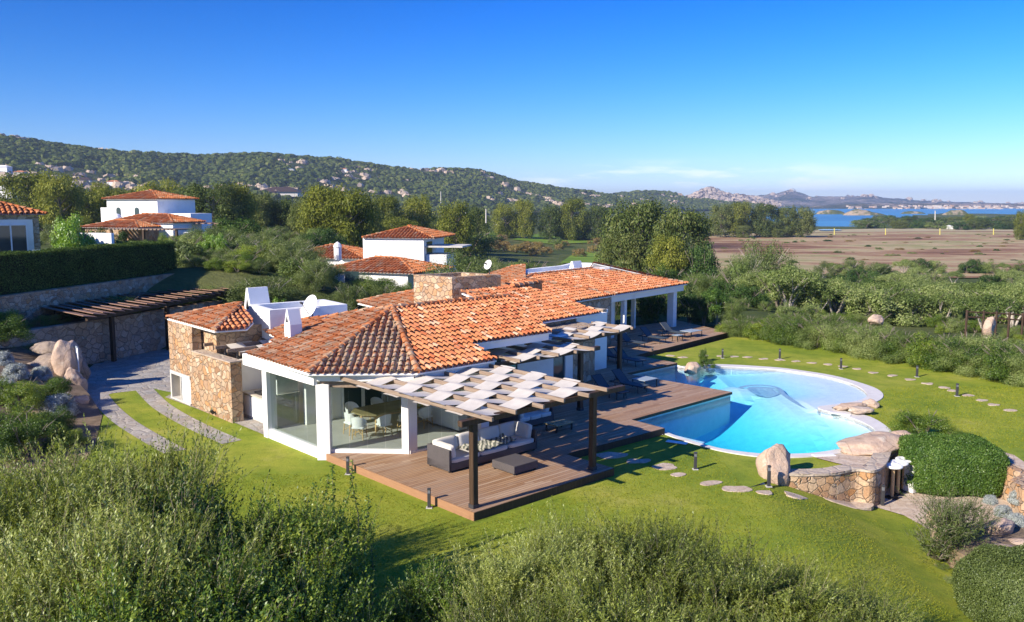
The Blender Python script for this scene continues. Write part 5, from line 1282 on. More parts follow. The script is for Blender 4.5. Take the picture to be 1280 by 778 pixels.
# bollard lights
def bollard():
    t = thing('garden_light', (0, 0, 0), 'x', 'garden light'); m = MB(); m.box((0, 0, .22), (.085, .085, .44), bev=.008); m.box((0, 0, .56), (.09, .09, .05), bev=.008); m.box((.0, .03, .49), (.085, .02, .1)); obj('body', m, M['bollard'], t)
    m = MB(); m.box((0, -.005, .485), (.06, .05, .09)); obj('lens', m, M['cushion_dark'], t); m = MB(); m.box((0, 0, .01), (.16, .16, .02)); obj('base_plate', m, M['concrete'], t); return t
bp = bollard()
bl_ = [(435, 593, .6, 'garden light half hidden by the leafy sprig at the left deck edge'), (536.5, 635, .6, 'garden light on the lawn beside the front left deck edge'), (869, 587, .6, 'garden light on the lawn between the pool and the stepping stones'), (960, 629, .7, 'garden light on the lawn below the big upright boulder'), (1103, 630, .75, 'garden light at the end of the curved wall by the sunken bar'), (815.5, 444, .5, 'garden light on the lawn corner where the far deck steps back'), (903, 448, .55, 'first garden light of the row behind the pool, nearest the far deck'), (974.5, 449, .6, 'second garden light of the row behind the pool'), (1051, 461.5, .6, 'third garden light of the row behind the pool'), (1146, 471.5, .6, 'fourth garden light of the row behind the pool, farthest back on the lawn'), (1196, 495.5, .6, 'fifth and rightmost garden light of the row behind the pool')]
for i, (x, y, h, l_) in enumerate(bl_):
    p = P(x, y)
    if x in (960, 1103): p = P(x, y, -.7 if x == 960 else -1.15); p.z = low(p.x, p.y)
    o = bp if i == 0 else copy_tree(bp); o.location = p; o.scale = (1.15, 1.15, h/.58); o['label'] = l_; o['group'] = 'small dark garden lights'
sp = thing('spot_light', P(270, 521), 'small double spotlight on the grass at the foot of the granite wall', 'spotlight')
q = P(271, 521); m = MB(); m.tube([q+Vector((-.12, 0, .15)), q+Vector((-.22, -.08, .28))], .07, 10); m.tube([q+Vector((.12, 0, .15)), q+Vector((.22, -.05, .28))], .07, 10); obj('lamp_head', m, M['bollard'], sp); m = MB(); m.tube([q, q+Vector((0, 0, .15))], .02, 6); m.tube([q+Vector((-.15, 0, .15)), q+Vector((.15, 0, .15))], .02, 6); obj('stake', m, M['bollard'], sp)
# ================================================================== FURNITURE
def cushion(c, size, rz, tilt=0, axis='X', bulge=.05, seed=0):
    """soft box: rounded, slightly pillowed"""
    bm = bmesh.new(); bmesh.ops.create_cube(bm, size=1); bmesh.ops.subdivide_edges(bm, edges=bm.edges[:], cuts=5, use_grid_fill=True)
    rng = random.Random(seed)
    for v_ in bm.verts:
        p = v_.co*2; l4 = (abs(p.x)**11+abs(p.y)**11+abs(p.z)**11)**(1/11); q = p/l4*.5
        w = fbm(p.x*2+seed, p.y*2+p.z, 3, seed)-.5
        v_.co = Vector((q.x*size[0], q.y*size[1], q.z*size[2]*(1+bulge*(1-abs(p.x))*(1-abs(p.y)))))+Vector((0, 0, w*.02))
    bm.transform(Matrix.Translation(c) @ Matrix.Rotation(rz, 4, 'Z') @ Matrix.Rotation(tilt, 4, axis))
    me = bpy.data.meshes.new('c'); bm.to_mesh(me); bm.free(); return me
def sofa(u0, u1, v0, v1, label, seed=0, dark=False, blanket=True):
    t = thing('outdoor_sofa', UV((u0+u1)/2, (v0+v1)/2, .15), label, 'sofa'); z = .15; W = .1
    m = MB(); m.ubox(u0, u1, v0, v1, z+.06, z+.30, .01); obj('base', m, M['wicker'], t)
    m = MB(); m.ubox(u0, u0+W, v0, v1, z+.05, z+.76, .015); obj('armrest', m, M['wicker'], t)
    m = MB(); m.ubox(u1-W, u1, v0, v1, z+.05, z+.76, .015); obj('armrest', m, M['wicker'], t)
    m = MB(); m.ubox(u0+W, u1-W, v1-W, v1, z+.05, z+.76, .015); obj('backrest', m, M['wicker'], t)
    for (a, b) in ((u0+.08, v0+.08), (u0+.08, v1-.08), (u1-.08, v0+.08), (u1-.08, v1-.08)):
        m = MB(); c = UV(a, b, z+.03); m.box(c, (.06, .06, .06), rz=AN); obj('leg', m, M['black_metal'], t)
    n_ = 3; L = (u1-u0-2*W)/n_
    for i in range(n_): link_obj('seat_cushion', cushion(UV(u0+W+L*(i+.5), (v0+v1-W)/2, z+.37), (L*.99, v1-v0-W, .17), AN, seed=i), M['cushion'], t, True)
    for i in range(4):
        L4 = (u1-u0-2*W)/4; link_obj('back_cushion', cushion(UV(u0+W+L4*(i+.5), v1-W-.16, z+.66), (L4*.97, .24, .52), AN, -.2, 'X', seed=10+i), M['cushion'], t, True)
    link_obj('side_cushion', cushion(UV(u0+W+.14, (v0+v1)/2-.1, z+.64), (.22, .85, .46), AN, -.22, 'Y', seed=20), M['cushion'], t, True)
    link_obj('side_cushion', cushion(UV(u1-W-.16, (v0+v1)/2-.05, z+.68), (.24, .85, .52), AN, .22, 'Y', seed=21), M['cushion'], t, True)
    return t
sofa(1.72, 5.75, 3.27, 4.45, 'long charcoal wicker sofa with light grey cushions on the sunlit deck')
# crumpled blanket
bm = bmesh.new(); bmesh.ops.create_grid(bm, x_segments=60, y_segments=30, size=.5)
for v_ in bm.verts:
    x, y = v_.co.x, v_.co.y; w = abs(math.sin(x*16+3*fbm(x*4, y*4, 2, 3)+y*9))*.07*fbm(x*5+3, y*5, 2, 8)*2+.07*fbm(x*8, y*8+4, 3, 4)
    v_.co = Vector((x*2.1+.1*fbm(y*5, x*2, 2, 6), y*1.0+.14*fbm(x*4, y*3, 2, 2), w*1.5))
bm.transform(Matrix.Translation(UV(3.75, 3.72, .60)) @ Matrix.Rotation(AN+.1, 4, 'Z'))
me = bpy.data.meshes.new('b'); bm.to_mesh(me); bm.free()
k = N('blanket'); v = k.pos(); w = k.n('ShaderNodeTexWave'); w.inputs['Scale'].default_value = 2.2; w.inputs['Distortion'].default_value = 6; w.inputs['Detail'].default_value = 3; k.l(v, w.inputs['Vector'])
k.pbsdf(k.ramp(w.outputs['Fac'], [(.35, (.11, .12, .10)), (.6, (.42, .41, .34))]), .95, .1); M['blanket'] = k.m
tag(link_obj('blanket', me, M['blanket'], None, True), 'crumpled grey and cream patterned blanket thrown on the sofa seat', 'blanket')
t = thing('ottoman', UV(5, 1.5, .15), 'square charcoal wicker ottoman in front of the long sofa', 'ottoman')
oa = P(642.8, 594.6, .17); ou, ov = uv(oa)
m = MB(); m.ubox(ou, ou+1.08, ov, ov+1.08, .20, .46, .012); obj('body', m, M['wicker'], t)
for a in (.07, 1.01):
    for b in (.07, 1.01): m = MB(); m.box(UV(ou+a, ov+b, .175), (.06, .06, .05), rz=AN); obj('leg', m, M['black_metal'], t)
sofa(7.0, 9.0, 5.6, 6.7, 'shorter dark wicker sofa in the shade behind the long one', seed=5)
t = thing('low_table', UV(7.5, 4, .15), 'low dark coffee table in the deck shade behind the second pergola post', 'table')
c = P(707, 540, .15); cu, cv = uv(c); m = MB(); m.ubox(cu-.5, cu+.5, cv, cv+.7, .42, .47, .01); obj('tabletop', m, M['tabletop'], t)
for a in (-.42, .42):
    for b in (.08, .62): m = MB(); m.box(UV(cu+a, cv+b, .285), (.05, .05, .27), rz=AN); obj('leg', m, M['black_metal'], t)
# dining table and chairs
dt = thing('dining_table', UV(3.6, 9.9, .2), 'large brown octagonal-ended dining table inside the glazed veranda', 'table')
cx_, cy_ = 3.75, 9.55; m = MB(); pl = [(-1.5, -.35), (-1.1, -.75), (1.1, -.75), (1.5, -.35), (1.5, .35), (1.1, .75), (-1.1, .75), (-1.5, .35)]
m.prism([xy(UV(cx_+a, cy_+b)) for a, b in pl], .90, .95); obj('tabletop', m, M['tabletop'], dt)
m = MB(); m.prism([xy(UV(cx_+a*.9, cy_+b*.9)) for a, b in pl], .82, .90); obj('apron', m, M['rattan'], dt)
for a in (-.95, .95):
    for b in (-.5, .5): m = MB(); m.tube([UV(cx_+a, cy_+b, .2), UV(cx_+a, cy_+b, .84)], .045, 8); obj('leg', m, M['rattan'], dt)
def chair():
    t = thing('dining_chair', (0, 0, 0), 'x', 'chair'); Z = Vector((0, 0, 1))
    link_obj('seat', cushion(Vector((0, 0, .44)), (.48, .46, .07), 0), M['white_paint'], t, True)
    m = MB(); vs = []; n_ = 14
    for i in range(n_+1):
        a = PI*(-.12)+PI*1.24*i/n_; h = .62+.20*math.sin(max(0, min(PI, a)))**.7
        for (r_, z) in ((.25, .46), (.27, (.46+h)/2+.02), (.285, h+.02)): vs.append(Vector((math.cos(a)*r_, math.sin(a)*r_*.92, z)))
    fs = [(i*3+q, i*3+3+q, i*3+4+q, i*3+q+1) for i in range(n_) for q in range(2)]
    m.add(vs, fs); m.add([v_*1.03 for v_ in vs], [tuple(reversed(f)) for f in fs]); obj('backrest', m, M['white_paint'], t, True)
    for (a, b) in ((-.2, -.19), (.2, -.19), (-.18, .2), (.18, .2)): m = MB(); m.tube([(a*1.15, b*1.2, 0), (a, b, .43)], .018, 7); obj('leg', m, M['rattan'], t)
    m = MB(); 
    for s_ in (-1, 1): m.tube([(s_*.22, -.22, .14), (s_*.1, 0, .26), (s_*.2, .23, .14)], .012, 5); m.tube([(-.22, s_*.22, .14), (0, s_*.1, .28), (.22, s_*.22, .14)], .012, 5)
    obj('stretcher', m, M['rattan'], t); return t
c0 = chair(); cl_ = [(2.75, 8.45, 180, 'white bucket dining chair at the near side of the table, second from its pointed end'), (2.0, 9.5, 90+0, 'white bucket dining chair at the left pointed end of the table'), (3.7, 8.4, 180, 'white bucket dining chair in the middle of the near side of the table'), (4.65, 8.4, 175, 'white bucket dining chair on the near side farthest right'), (2.8, 10.7, 0, 'white bucket dining chair behind the table near the back wall, left'), (4.0, 10.7, 5, 'white bucket dining chair behind the table near the back wall, right'), (1.85, 8.75, 130, 'white bucket dining chair turned towards the glass at the left table corner')]
for i, (a, b, r_, l_) in enumerate(cl_):
    o = c0 if i == 0 else copy_tree(c0); o.location = UV(a, b, .2); o.rotation_euler = (0, 0, AN+math.radians(r_)); o['label'] = l_; o['group'] = 'white dining chairs in the veranda'
t = thing('sideboard', UV(5.3, 8, .2), 'low white sideboard with small dark objects inside the right of the veranda', 'sideboard')
m = MB(); m.ubox(5.1, 5.55, 6.9, 9.2, .25, 1.05, .01); obj('cabinet', m, M['white_paint'], t); m = MB(); m.ubox(5.07, 5.57, 6.87, 9.23, 1.05, 1.1); obj('top', m, M['counter'], t)
for i in range(4): 
    m = MB(); m.lathe(UV(5.3, 7.3+i*.25, 1.1), [(.05, 0), (.06, .08), (.03, .14), (.035, .2)], 10); tag(obj('jar', m, M['bollard'], None, True), ['leftmost', 'second', 'third', 'rightmost'][3-i]+' of four small dark jars on the white sideboard', 'jar', 'dark jars on the sideboard')
# sun loungers (head towards the villa)
def lounger():
    t = thing('sun_lounger', (0, 0, 0), 'x', 'sun lounger')      # local: foot at x=0, head towards +x
    W = .64; m = MB()
    for s_ in (-1, 1): m.tube([(0, s_*W/2, .33), (1.95, s_*W/2, .33)], .022, 6)
    m.tube([(0, -W/2, .33), (0, W/2, .33)], .022, 6); m.tube([(1.95, -W/2, .33), (1.95, W/2, .33)], .022, 6); obj('frame', m, M['black_metal'], t)
    m = MB(); m.box((.62, 0, .345), (1.24, W-.03, .02)); obj('seat_sling', m, M['sling'], t)
    a = math.radians(42); L = .78; m = MB(); c = Vector((1.24+math.cos(a)*L/2, 0, .345+math.sin(a)*L/2)); X_ = Vector((math.cos(a), 0, math.sin(a))); m.box(c, (L, W-.03, .022), ax=(X_, Vector((0, 1, 0)), X_.cross(Vector((0, 1, 0))))); b = obj('backrest', m, M['sling'], t)
    m = MB(); e = Vector((1.24+math.cos(a)*L, 0, .345+math.sin(a)*L))
    for s_ in (-1, 1): m.tube([(1.24, s_*(W/2-.02), .345), (e.x, s_*(W/2-.02), e.z)], .018, 6)
    m.tube([(e.x, -W/2+.02, e.z), (e.x, W/2-.02, e.z)], .018, 6); m.tube([(e.x-.2, -.2, e.z-.2), (1.75, -.2, .33)], .012, 6); m.tube([(e.x-.2, .2, e.z-.2), (1.75, .2, .33)], .012, 6); obj('back_frame', m, M['black_metal'], b)
    for x in (.25, 1.6):
        for s_ in (-1, 1): m = MB(); m.tube([(x-.05, s_*(W/2-.01), 0), (x, s_*(W/2-.01), .33)], .02, 6); obj('leg', m, M['black_metal'], t)
    return t
l0 = lounger()
ll = [(807, 492, 0, 'sun lounger nearest the pool corner, fully visible in front of the third pergola post'), (781, 500, -.05, 'sun lounger mostly hidden behind the large pergola corner'), (803, 459, 0, 'sun lounger with a pale mat on its foot beside the pool inlet'), (784, 455, .04, 'sun lounger just left of the farthest pergola post'), (806, 436, .05, 'sun lounger near the white pillar, close to the deck garden light'), (832, 430, 0, 'dark sun lounger in the portico between the two white pillars'), (856, 423, 0, 'sun lounger with a high backrest beside the right white pillar')]
for i, (px, py, dr, l_) in enumerate(ll):
    o = l0 if i == 0 else copy_tree(l0); p = P(px, py, .15); o.location = p; o.rotation_euler = (0, 0, AN+PI/2+dr); o['label'] = l_; o['group'] = 'dark sun loungers on the deck'
def stable(px, py, label, w=.55, d=.55, h=.4):
    c = P(px, py, .15+h); t = thing('side_table', (c.x, c.y, .15), label, 'side table'); m = MB(); m.box((c.x, c.y, .15+h), (w, d, .03), rz=AN, bev=.006); obj('tabletop', m, M['bluegrey'], t)
    for a in (-1, 1):
        for b in (-1, 1): q = c+UD*(a*(w/2-.04))+VD*(b*(d/2-.04)); m = MB(); m.box((q.x, q.y, .15+h/2), (.035, .035, h-.02), rz=AN); obj('leg', m, M['black_metal'], t)
stable(806, 473.5, 'grey square side table between loungers at the pool corner of the deck', 1.0, .8); stable(864, 413.5, 'grey side table on the far deck right of the portico pillar', 1.3, .9); stable(771, 487, 'low grey side table beside the hidden lounger', .6, .5); stable(847, 419, 'small grey side table between the two portico loungers', .6, .5)
# ================================================================== NEIGHBOURING HOUSES
def hiproof(t, c, w, d, z, rz, s, over=.4, mat='tile_far', ridge=None):
    X = Vector((math.cos(rz), math.sin(rz), 0)); Y = Vector((-math.sin(rz), math.cos(rz), 0)); c = Vector((c[0], c[1], z)); w += 2*over; d += 2*over
    cs = [c-X*w/2-Y*d/2, c+X*w/2-Y*d/2, c+X*w/2+Y*d/2, c-X*w/2+Y*d/2]
    hh = min(w, d)/2; zr = z+s*hh
    if w >= d: r = [c-X*(w/2-hh), c+X*(w/2-hh)]; pol = [[cs[0], cs[1], r[1], r[0]], [cs[1], cs[2], r[1]], [cs[2], cs[3], r[0], r[1]], [cs[3], cs[0], r[0]]]
    else: r = [c-Y*(d/2-hh), c+Y*(d/2-hh)]; pol = [[cs[0], cs[1], r[0]], [cs[1], cs[2], r[1], r[0]], [cs[2], cs[3], r[1]], [cs[3], cs[0], r[0], r[1]]]
    ms = []; cp_ = MB(); o = None
    bm = bmesh.new()
    for i, p in enumerate(pol):
        if len(p) == 4 and (p[2]-p[3]).length < .05: p = p[:3]
        pl = plane(p[0], p[1], s, c); me = tiles(pl, [xy(q) for q in p], cw=.34, tl=.55, seed=i+int(c.x*7) % 50); bm.from_mesh(me)
    me = bpy.data.meshes.new('r'); bm.to_mesh(me); bm.free(); o = link_obj('roof', me, M[mat], t)
    rr = [Vector((q.x, q.y, zr+.05)) for q in r]
    for a, b in ((cs[0], rr[0]), (cs[1], rr[1] if w >= d else rr[0]), (cs[2], rr[1]), (cs[3], rr[0] if w >= d else rr[1]), (rr[0], rr[1])):
        if (Vector(a)-Vector(b)).length > .3: capline(cp_, [Vector(a)+Vector((0, 0, .05)), b], r=.14, tl=.5)
    obj('ridge_tiles', cp_, M[mat], o)
    m = MB(); P4 = [Vector((q.x, q.y, z-.04)) for q in cs]; R2 = [Vector((q.x, q.y, zr-.06)) for q in r]
    vs = P4+R2; fs = [(0, 1, 5, 4), (1, 2, 5), (2, 3, 4, 5), (3, 0, 4), (3, 2, 1, 0)] if w >= d else [(0, 1, 4), (1, 2, 5, 4), (2, 3, 5), (3, 0, 4, 5), (3, 2, 1, 0)]
    m.add(vs, fs); obj('soffit', m, M['white'], o); return o
def hbox(t, name, c, w, d, z0, z1, rz, mat): m = MB(); m.box((c[0], c[1], (z0+z1)/2), (w, d, z1-z0), rz=rz); return obj(name, m, M[mat], t)
def win(t, c, w, h, z, rz, mat='dark_glass', name='window', arch=False, fr='white_paint'):
    X = Vector((math.cos(rz), math.sin(rz), 0)); n = Vector((math.sin(rz), -math.cos(rz), 0)); c = Vector((c[0], c[1], z)); m = MB()
    pts = [(-w/2, 0), (w/2, 0), (w/2, h)]+([(w/2*math.cos(a*PI/6), h+w/2*math.sin(a*PI/6)) for a in range(1, 6)] if arch else [])+[(-w/2, h)]
    k0 = [c+X*a+Vector((0, 0, b))+n*.05 for a, b in pts]; m.add(k0, [tuple(range(len(pts)))]); m.add([p-n*.12 for p in k0], [tuple(range(len(pts)-1, -1, -1))]); o = obj(name, m, M[mat], t)
    if not arch:
        m = MB()
        for a in (-w/2, 0, w/2): m.box(c+X*a+n*.06+Vector((0, 0, h/2)), (.09, .06, h+.1), rz=rz)
        m.box(c+n*.06+Vector((0, 0, h)), (w+.1, .06, .09), rz=rz); obj('frame', m, M[fr], o)
    return o
# stone house at the far left
rz = .62; c = PY(-62, 300, 64); zt = topz(PY(48, 268, 60), 268)
t = thing('stone_house', (c.x, c.y, 4), 'stone house with blue-green glass doors rising behind the hedge at the left edge', 'house')
ce = PY(48, 268, 60); X = Vector((math.cos(rz), math.sin(rz), 0)); Y = Vector((-math.sin(rz), math.cos(rz), 0)); c = Vector((ce.x, ce.y, 0))-X*6+Y*4
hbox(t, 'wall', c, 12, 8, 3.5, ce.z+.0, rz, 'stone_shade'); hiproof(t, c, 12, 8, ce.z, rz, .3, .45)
for off_ in (1.75, 4.6):
    q = Vector((ce.x, ce.y, 0))-X*off_+Vector((math.sin(rz), -math.cos(rz), 0))*.06; win(t, (q.x+math.sin(rz)*.06, q.y-math.cos(rz)*.06), 1.9, 2.2, ce.z-2.9, rz, 'dark_glass', 'glass_door'); m = MB(); m.box((q.x, q.y, ce.z-1.7), (2.7, .12, 2.7), rz=rz); obj('door_surround', m, M['white'], t)
q = PY(47, 318, 59); tag(obj('planter', (lambda m: (m.box((q.x, q.y, topz(q, 322)+.3), (.6, .4, .45), rz=rz, bev=.04), m)[1])(MB()), M['bluepanel'], None), 'square blue planter at the corner of the stone house', 'planter')
# white wall with ivy
a, b = PY(90, 300, 66), PY(141, 300, 65); zb = 3.6
m = MB(); m.wallseg(a, b, .3, zb, topz(a, 291)); tag(obj('garden_wall', m, M['white'], None), 'white garden wall topped by dark ivy beside the bright green bush', 'wall')
# far white villa with arched windows
D = 104; rz = -.30
def at(px, py, D): return PY(px, py, D)
t = thing('white_villa', (at(200, 300, D).x, D, 3), 'white two-storey villa with two arched windows and red-brown hip roofs, far left', 'villa')
c0_ = at(183, 249, D); z1 = topz(c0_, 249); w = 11.2; c = at(186, 260, D+4)

c = at(190, 260, D+4.6); hbox(t, 'wall', c, 7.4, 7.0, 1, z1, rz, 'white'); hiproof(t, c, 7.4, 7.0, z1, rz, .26, .35)
X = Vector((math.cos(rz), math.sin(rz), 0)); n_ = Vector((math.sin(rz), -math.cos(rz), 0)); fc = Vector((c.x, c.y, 0))+n_*3.5
for a in (-2.0, .7): win(t, fc+X*a, .62, .8, z1-2.1, rz, 'dark_glass', 'window', True)
c = at(235, 290, D+1); hbox(t, 'terrace_wall', c, 4, 4, 1, topz(at(235, 290, D), 267), rz, 'white'); c = at(152, 290, D+7); hbox(t, 'terrace_wall', c, 2.5, 4, 1, topz(at(150, 290, D), 260), rz, 'white')
c = at(195, 278, D-5); zc = topz(c, 278); hbox(t, 'wall', c, 8.5, 5, 1, zc, rz, 'white'); hiproof(t, c, 8.5, 5, zc, rz, .3, .3)
c = at(158, 290, D-8); zc = topz(c, 284); hbox(t, 'wall', c, 7, 4.5, 1, zc, rz, 'stone_wall'); hiproof(t, c, 7, 4.5, zc, rz, .26, .3)
m = MB(); m.lathe(at(146, 272, D-2), [(.6, -1.2), (.6, 0), (.35, .35), (.02, .45)], 14); obj('water_tank', m, M['white_paint'], t)
t2 = thing('pergola', at(205, 300, D-12), 'pale pergola roof in front of the far white villa', 'pergola'); c = at(190, 287, D-12); zc = topz(c, 286.5)
for i in range(18): m = MB(); q = Vector((c.x, c.y, zc))+X*(i*.48-4.2); m.box(q, (.30, 3.0, .12), rz=rz); obj('slat', m, M['weathered'], t2)
for a in (-4.1, 0, 4.1): m = MB(); q = Vector((c.x, c.y, 0))+X*a+n_*1.3; m.box((q.x, q.y, zc-1.5), (.22, .22, 3), rz=rz); obj('post', m, M['darkwood'], t2)
t3 = thing('pergola', at(245, 300, D-2), 'reddish flat pergola right of the far white villa', 'pergola'); c = at(243, 279, D-4); zc = topz(c, 279)
for i in range(12): m = MB(); q = Vector((c.x, c.y, zc))+X*(i*.9-5); m.box(q, (.5, 3.0, .1), rz=rz); obj('slat', m, M['redwood'], t3)
for a in (-4.6, 0, 4.8): m = MB(); q = Vector((c.x, c.y, 0))+X*a+n_*1.3; m.box((q.x, q.y, zc-1.5), (.22, .22, 3), rz=rz); obj('post', m, M['darkwood'], t3)
t4 = thing('railing', at(238, 290, D-8), 'thin white balcony railing below the reddish pergola', 'railing'); a, b = at(230, 291, D-8), at(262, 291.5, D-8)
m = MB(); m.tube([a, b], .06, 5); obj('rail', m, M['white_paint'], t4)
for i in range(9): q = a.lerp(b, i/8); m = MB(); m.tube([q, q-Vector((0, 0, 1.1))], .04, 5); obj('baluster', m, M['white_paint'], t4)
# middle white house
D = 84; rz = -.10
t = thing('white_house', at(500, 330, D), 'plain white house with a hipped tile roof in the middle distance behind the villa', 'house')
fl_ = at(451, 297, D); frr = at(527, 298, D-1); z1 = topz(fl_, 297.5); w = (frr-fl_).length; X = (frr-fl_); X.z = 0; X.normalize(); rz = math.atan2(X.y, X.x); Yv = Vector((-X.y, X.x, 0)); c = (fl_+frr)/2+Yv*4+X*.2
hbox(t, 'wall', c, w, 8, -2, z1, rz, 'white'); hiproof(t, c+X*.6, w+.6, 8, z1, rz, .27, .25)
q = c+X*(w/2+1.1)-Yv*1.5; hbox(t, 'balcony_wall', q, 2.0, 4.0, -2, z1-1.6, rz, 'white'); hbox(t, 'balcony_roof', q+X*.8, 3.6, 4.2, z1-.9, z1-.75, rz, 'concrete')
q = c+X*(w/2+.02)-Yv*2; m = MB(); m.box((q.x, q.y, z1-1.0), (.08, 2, 1.2), rz=rz); obj('window', m, M['dark_glass'], t)
D2 = 74; c = at(485, 335, D2+1); zc = topz(at(485, 333, D2), 338); hbox(t, 'wall', c, 7.5, 6, -2, zc, rz-.25, 'white'); hiproof(t, c, 8.5, 6, zc, rz-.25, .28, .4)
c = at(418, 300, 92); zc = topz(c, 320); hbox(t, 'wall', c, 9, 8, -2, zc, rz, 'white'); hiproof(t, c, 9, 8, zc, rz, .25, .4)
c = at(425, 300, 76); zc = topz(c, 347); hbox(t, 'wall', c, 7, 3, -2, zc, rz-.3, 'white'); hiproof(t, c, 7, 3, zc, rz-.3, .25, .4)
q = at(440, 350, 71); m = MB(); m.box((q.x, q.y, q.z), (1.2, .1, 1.4), rz=rz); obj('window', m, M['dark_glass'], t)
m = MB(); q = at(422, 309, 80); m.tube([q-Vector((0, 0, 1.2)), q], .35, 10); m.lathe(q, [(.42, 0), (.3, .3), (.02, .5)], 10); obj('chimney', m, M['white'], t)
t = thing('annexe', at(380, 320, 88), 'small cream annexe with a hipped tile roof left of the middle white house', 'house'); c = at(380, 322, 90); zc = topz(c, 318); hbox(t, 'wall', c, 3.8, 3.5, -2, zc, rz-.2, 'concrete'); hiproof(t, c, 3.8, 3.5, zc, rz-.2, .27, .3)
dish(427, 342, 2.0, .55, 'white satellite dish on the lower roof of the middle white house'); 
# small far houses: body, roof
from mathutils.bvhtree import BVHTree
HB = BVHTree.FromPolygons([Vector(v_) for v_ in HILLV['long_hill'][0]], HILLV['long_hill'][1])
def tiny(px, py, D, w, h, label, mat='white', roofm='terracotta', grp=None):
    if D is None:
        d_ = Vector(ray(px, py+1.5)); loc = HB.ray_cast(Vector((0, 0, CH)), d_.normalized(), 5000)[0]; c = loc.copy() if loc else PY(px, py, 900); w *= c.y/900; h *= c.y/900; c.z += h*.4
    else: c = PY(px, py, D)
    t = thing('house', c, label, 'house', grp); m = MB(); m.box((c.x, c.y, c.z+h-h*.5-1.5), (w, w*.7, h+3)); obj('wall', m, M[mat], t); m = MB(); a = w*.55; b = w*.4; z = c.z+h
    m.add([(c.x-a, c.y-b, z), (c.x+a, c.y-b, z), (c.x+a, c.y+b, z), (c.x-a, c.y+b, z), (c.x-a*.4, c.y, z+w*.13), (c.x+a*.4, c.y, z+w*.13)], [(0, 1, 5, 4), (1, 2, 5), (2, 3, 4, 5), (3, 0, 4), (3, 2, 1, 0)]); obj('roof', m, M[roofm], t)
tiny(4, 216, None, 14, 5, 'white hillside building at the left edge with small columns', roofm='white'); tiny(26, 219, None, 11, 3, 'small orange hillside house beside the white one at the left edge', 'concrete'); tiny(5, 238, 330, 10, 2, 'white house with tile roof above the stone house at the left edge')
tiny(104, 229, None, 22, 3, 'long low brown building on the slope behind the left trees', 'concrete', 'darkwood'); tiny(143, 230, None, 12, 2.4, 'pale hillside house above the second group of left trees'); tiny(352, 243, None, 40, 2.5, 'long low dark-roofed building behind the trees right of the far villa', 'concrete', 'darkwood')
tiny(364, 214, None, 6, 2.2, 'teal roofed hut high on the long hill', 'concrete', 'bluepanel'); tiny(429, 213, None, 8, 1.6, 'white house high on the long hill'); tiny(556, 280, 740, 9, 2, 'small white building among the trees right of the middle house', roofm='white'); tiny(621, 280, 740, 6, 2, 'narrow white hut near the thin poles', roofm='white'); tiny(1222, 277, 820, 6, 1.5, 'tiny white house near the round yellow tree on the marsh edge')
tiny(1187, 284, 680, 4, 1, 'tiny white shed on the edge of the marsh', roofm='white'); tiny(884, 288, 560, 14, 1.6, 'dark low shed beyond the two big trees', 'darkwood', 'darkwood'); tiny(905, 291, 570, 14, .5, 'pale low wall building on the marsh border', 'concrete', 'concrete')
# town across the bay
rng = random.Random(9); c0h = None
m = MB(); m.box((0, 0, 3), (1, .7, 6)); hm = obj('house', m, M['white'], None, False, False); hm['label'] = 'tiny white house of the town across the bay'; hm['category'] = 'house'; hm['group'] = 'town houses across the bay'
k = N('town'); k.pbsdf(k.ramp(k.n('ShaderNodeObjectInfo').outputs['Random'], [(0, (.50, .38, .30)), (.5, (.62, .54, .47)), (1, (.42, .26, .18))]), .8, .2); hm.data.materials[0] = k.m
for i in range(130):
    px = rng.choice([rng.uniform(1055, 1200), rng.uniform(1120, 1290), rng.uniform(1160, 1290)]); D = rng.uniform(2950, 3300); py = rng.uniform(257, 262)
    c = PY(px, py, D); o = hm if i == 0 else hm.copy()
    if i: COL.objects.link(o)
    o.location = (c.x, c.y, c.z-4); o.scale = (rng.uniform(7, 18), rng.uniform(7, 14), rng.uniform(.6, 1.1)); o.rotation_euler = (0, 0, rng.uniform(-.4, .4))
# poles
def pole(px, pyb, pyt, D, r, mat, label, name='pole', grp=None):
    a = PY(px, pyb, D); b = PY(px, pyt, D); m = MB(); m.tube([a-Vector((0, 0, 1)), b], [r, r*.8], 8); m.tube([b, b+Vector((0, 0, .15))], r*1.2, 8); tag(obj(name, m, M[mat], None), label, 'pole', grp)
pole(582, 275, 263, 260, .22, 'white_paint', 'left one of two thin pale poles among the middle trees'); pole(607.5, 275, 262, 265, .22, 'concrete', 'right one of two thin pale poles among the middle trees'); pole(551, 252, 240, 500, .25, 'concrete', 'grey pole on the slope left of the two pale poles'); pole(1169, 273, 264, 480, .3, 'concrete', 'thin pale mast on the wooded shore of the bay')
for i, px in enumerate((995, 1043, 1107, 1175, 1242, 1276)): pole(px, 292, 286, 560, .34, 'yellow', ['first', 'second', 'third', 'fourth', 'fifth', 'sixth'][i]+' yellow marker post from the left along the far edge of the marsh', 'marker_post', 'yellow posts along the marsh')
fn = thing('rail_fence', P(1230, 400, -2), 'brown post and rail fence under the bare-limbed tree beyond the hedge', 'fence')
prev = None
for i, px in enumerate((1208, 1229, 1245, 1261, 1278)):
    c = PY(px, 402+i*1.0, 66); m = MB(); m.tube([c-Vector((0, 0, 1.5)), c+Vector((0, 0, .9))], .09, 7); obj('post', m, M['darkwood'], fn)
    if prev is not None:
        for h in (.35, .75): m = MB(); m.tube([prev+Vector((0, 0, h)), c+Vector((0, 0, h))], .06, 6); obj('rail', m, M['darkwood'], fn)
    prev = c
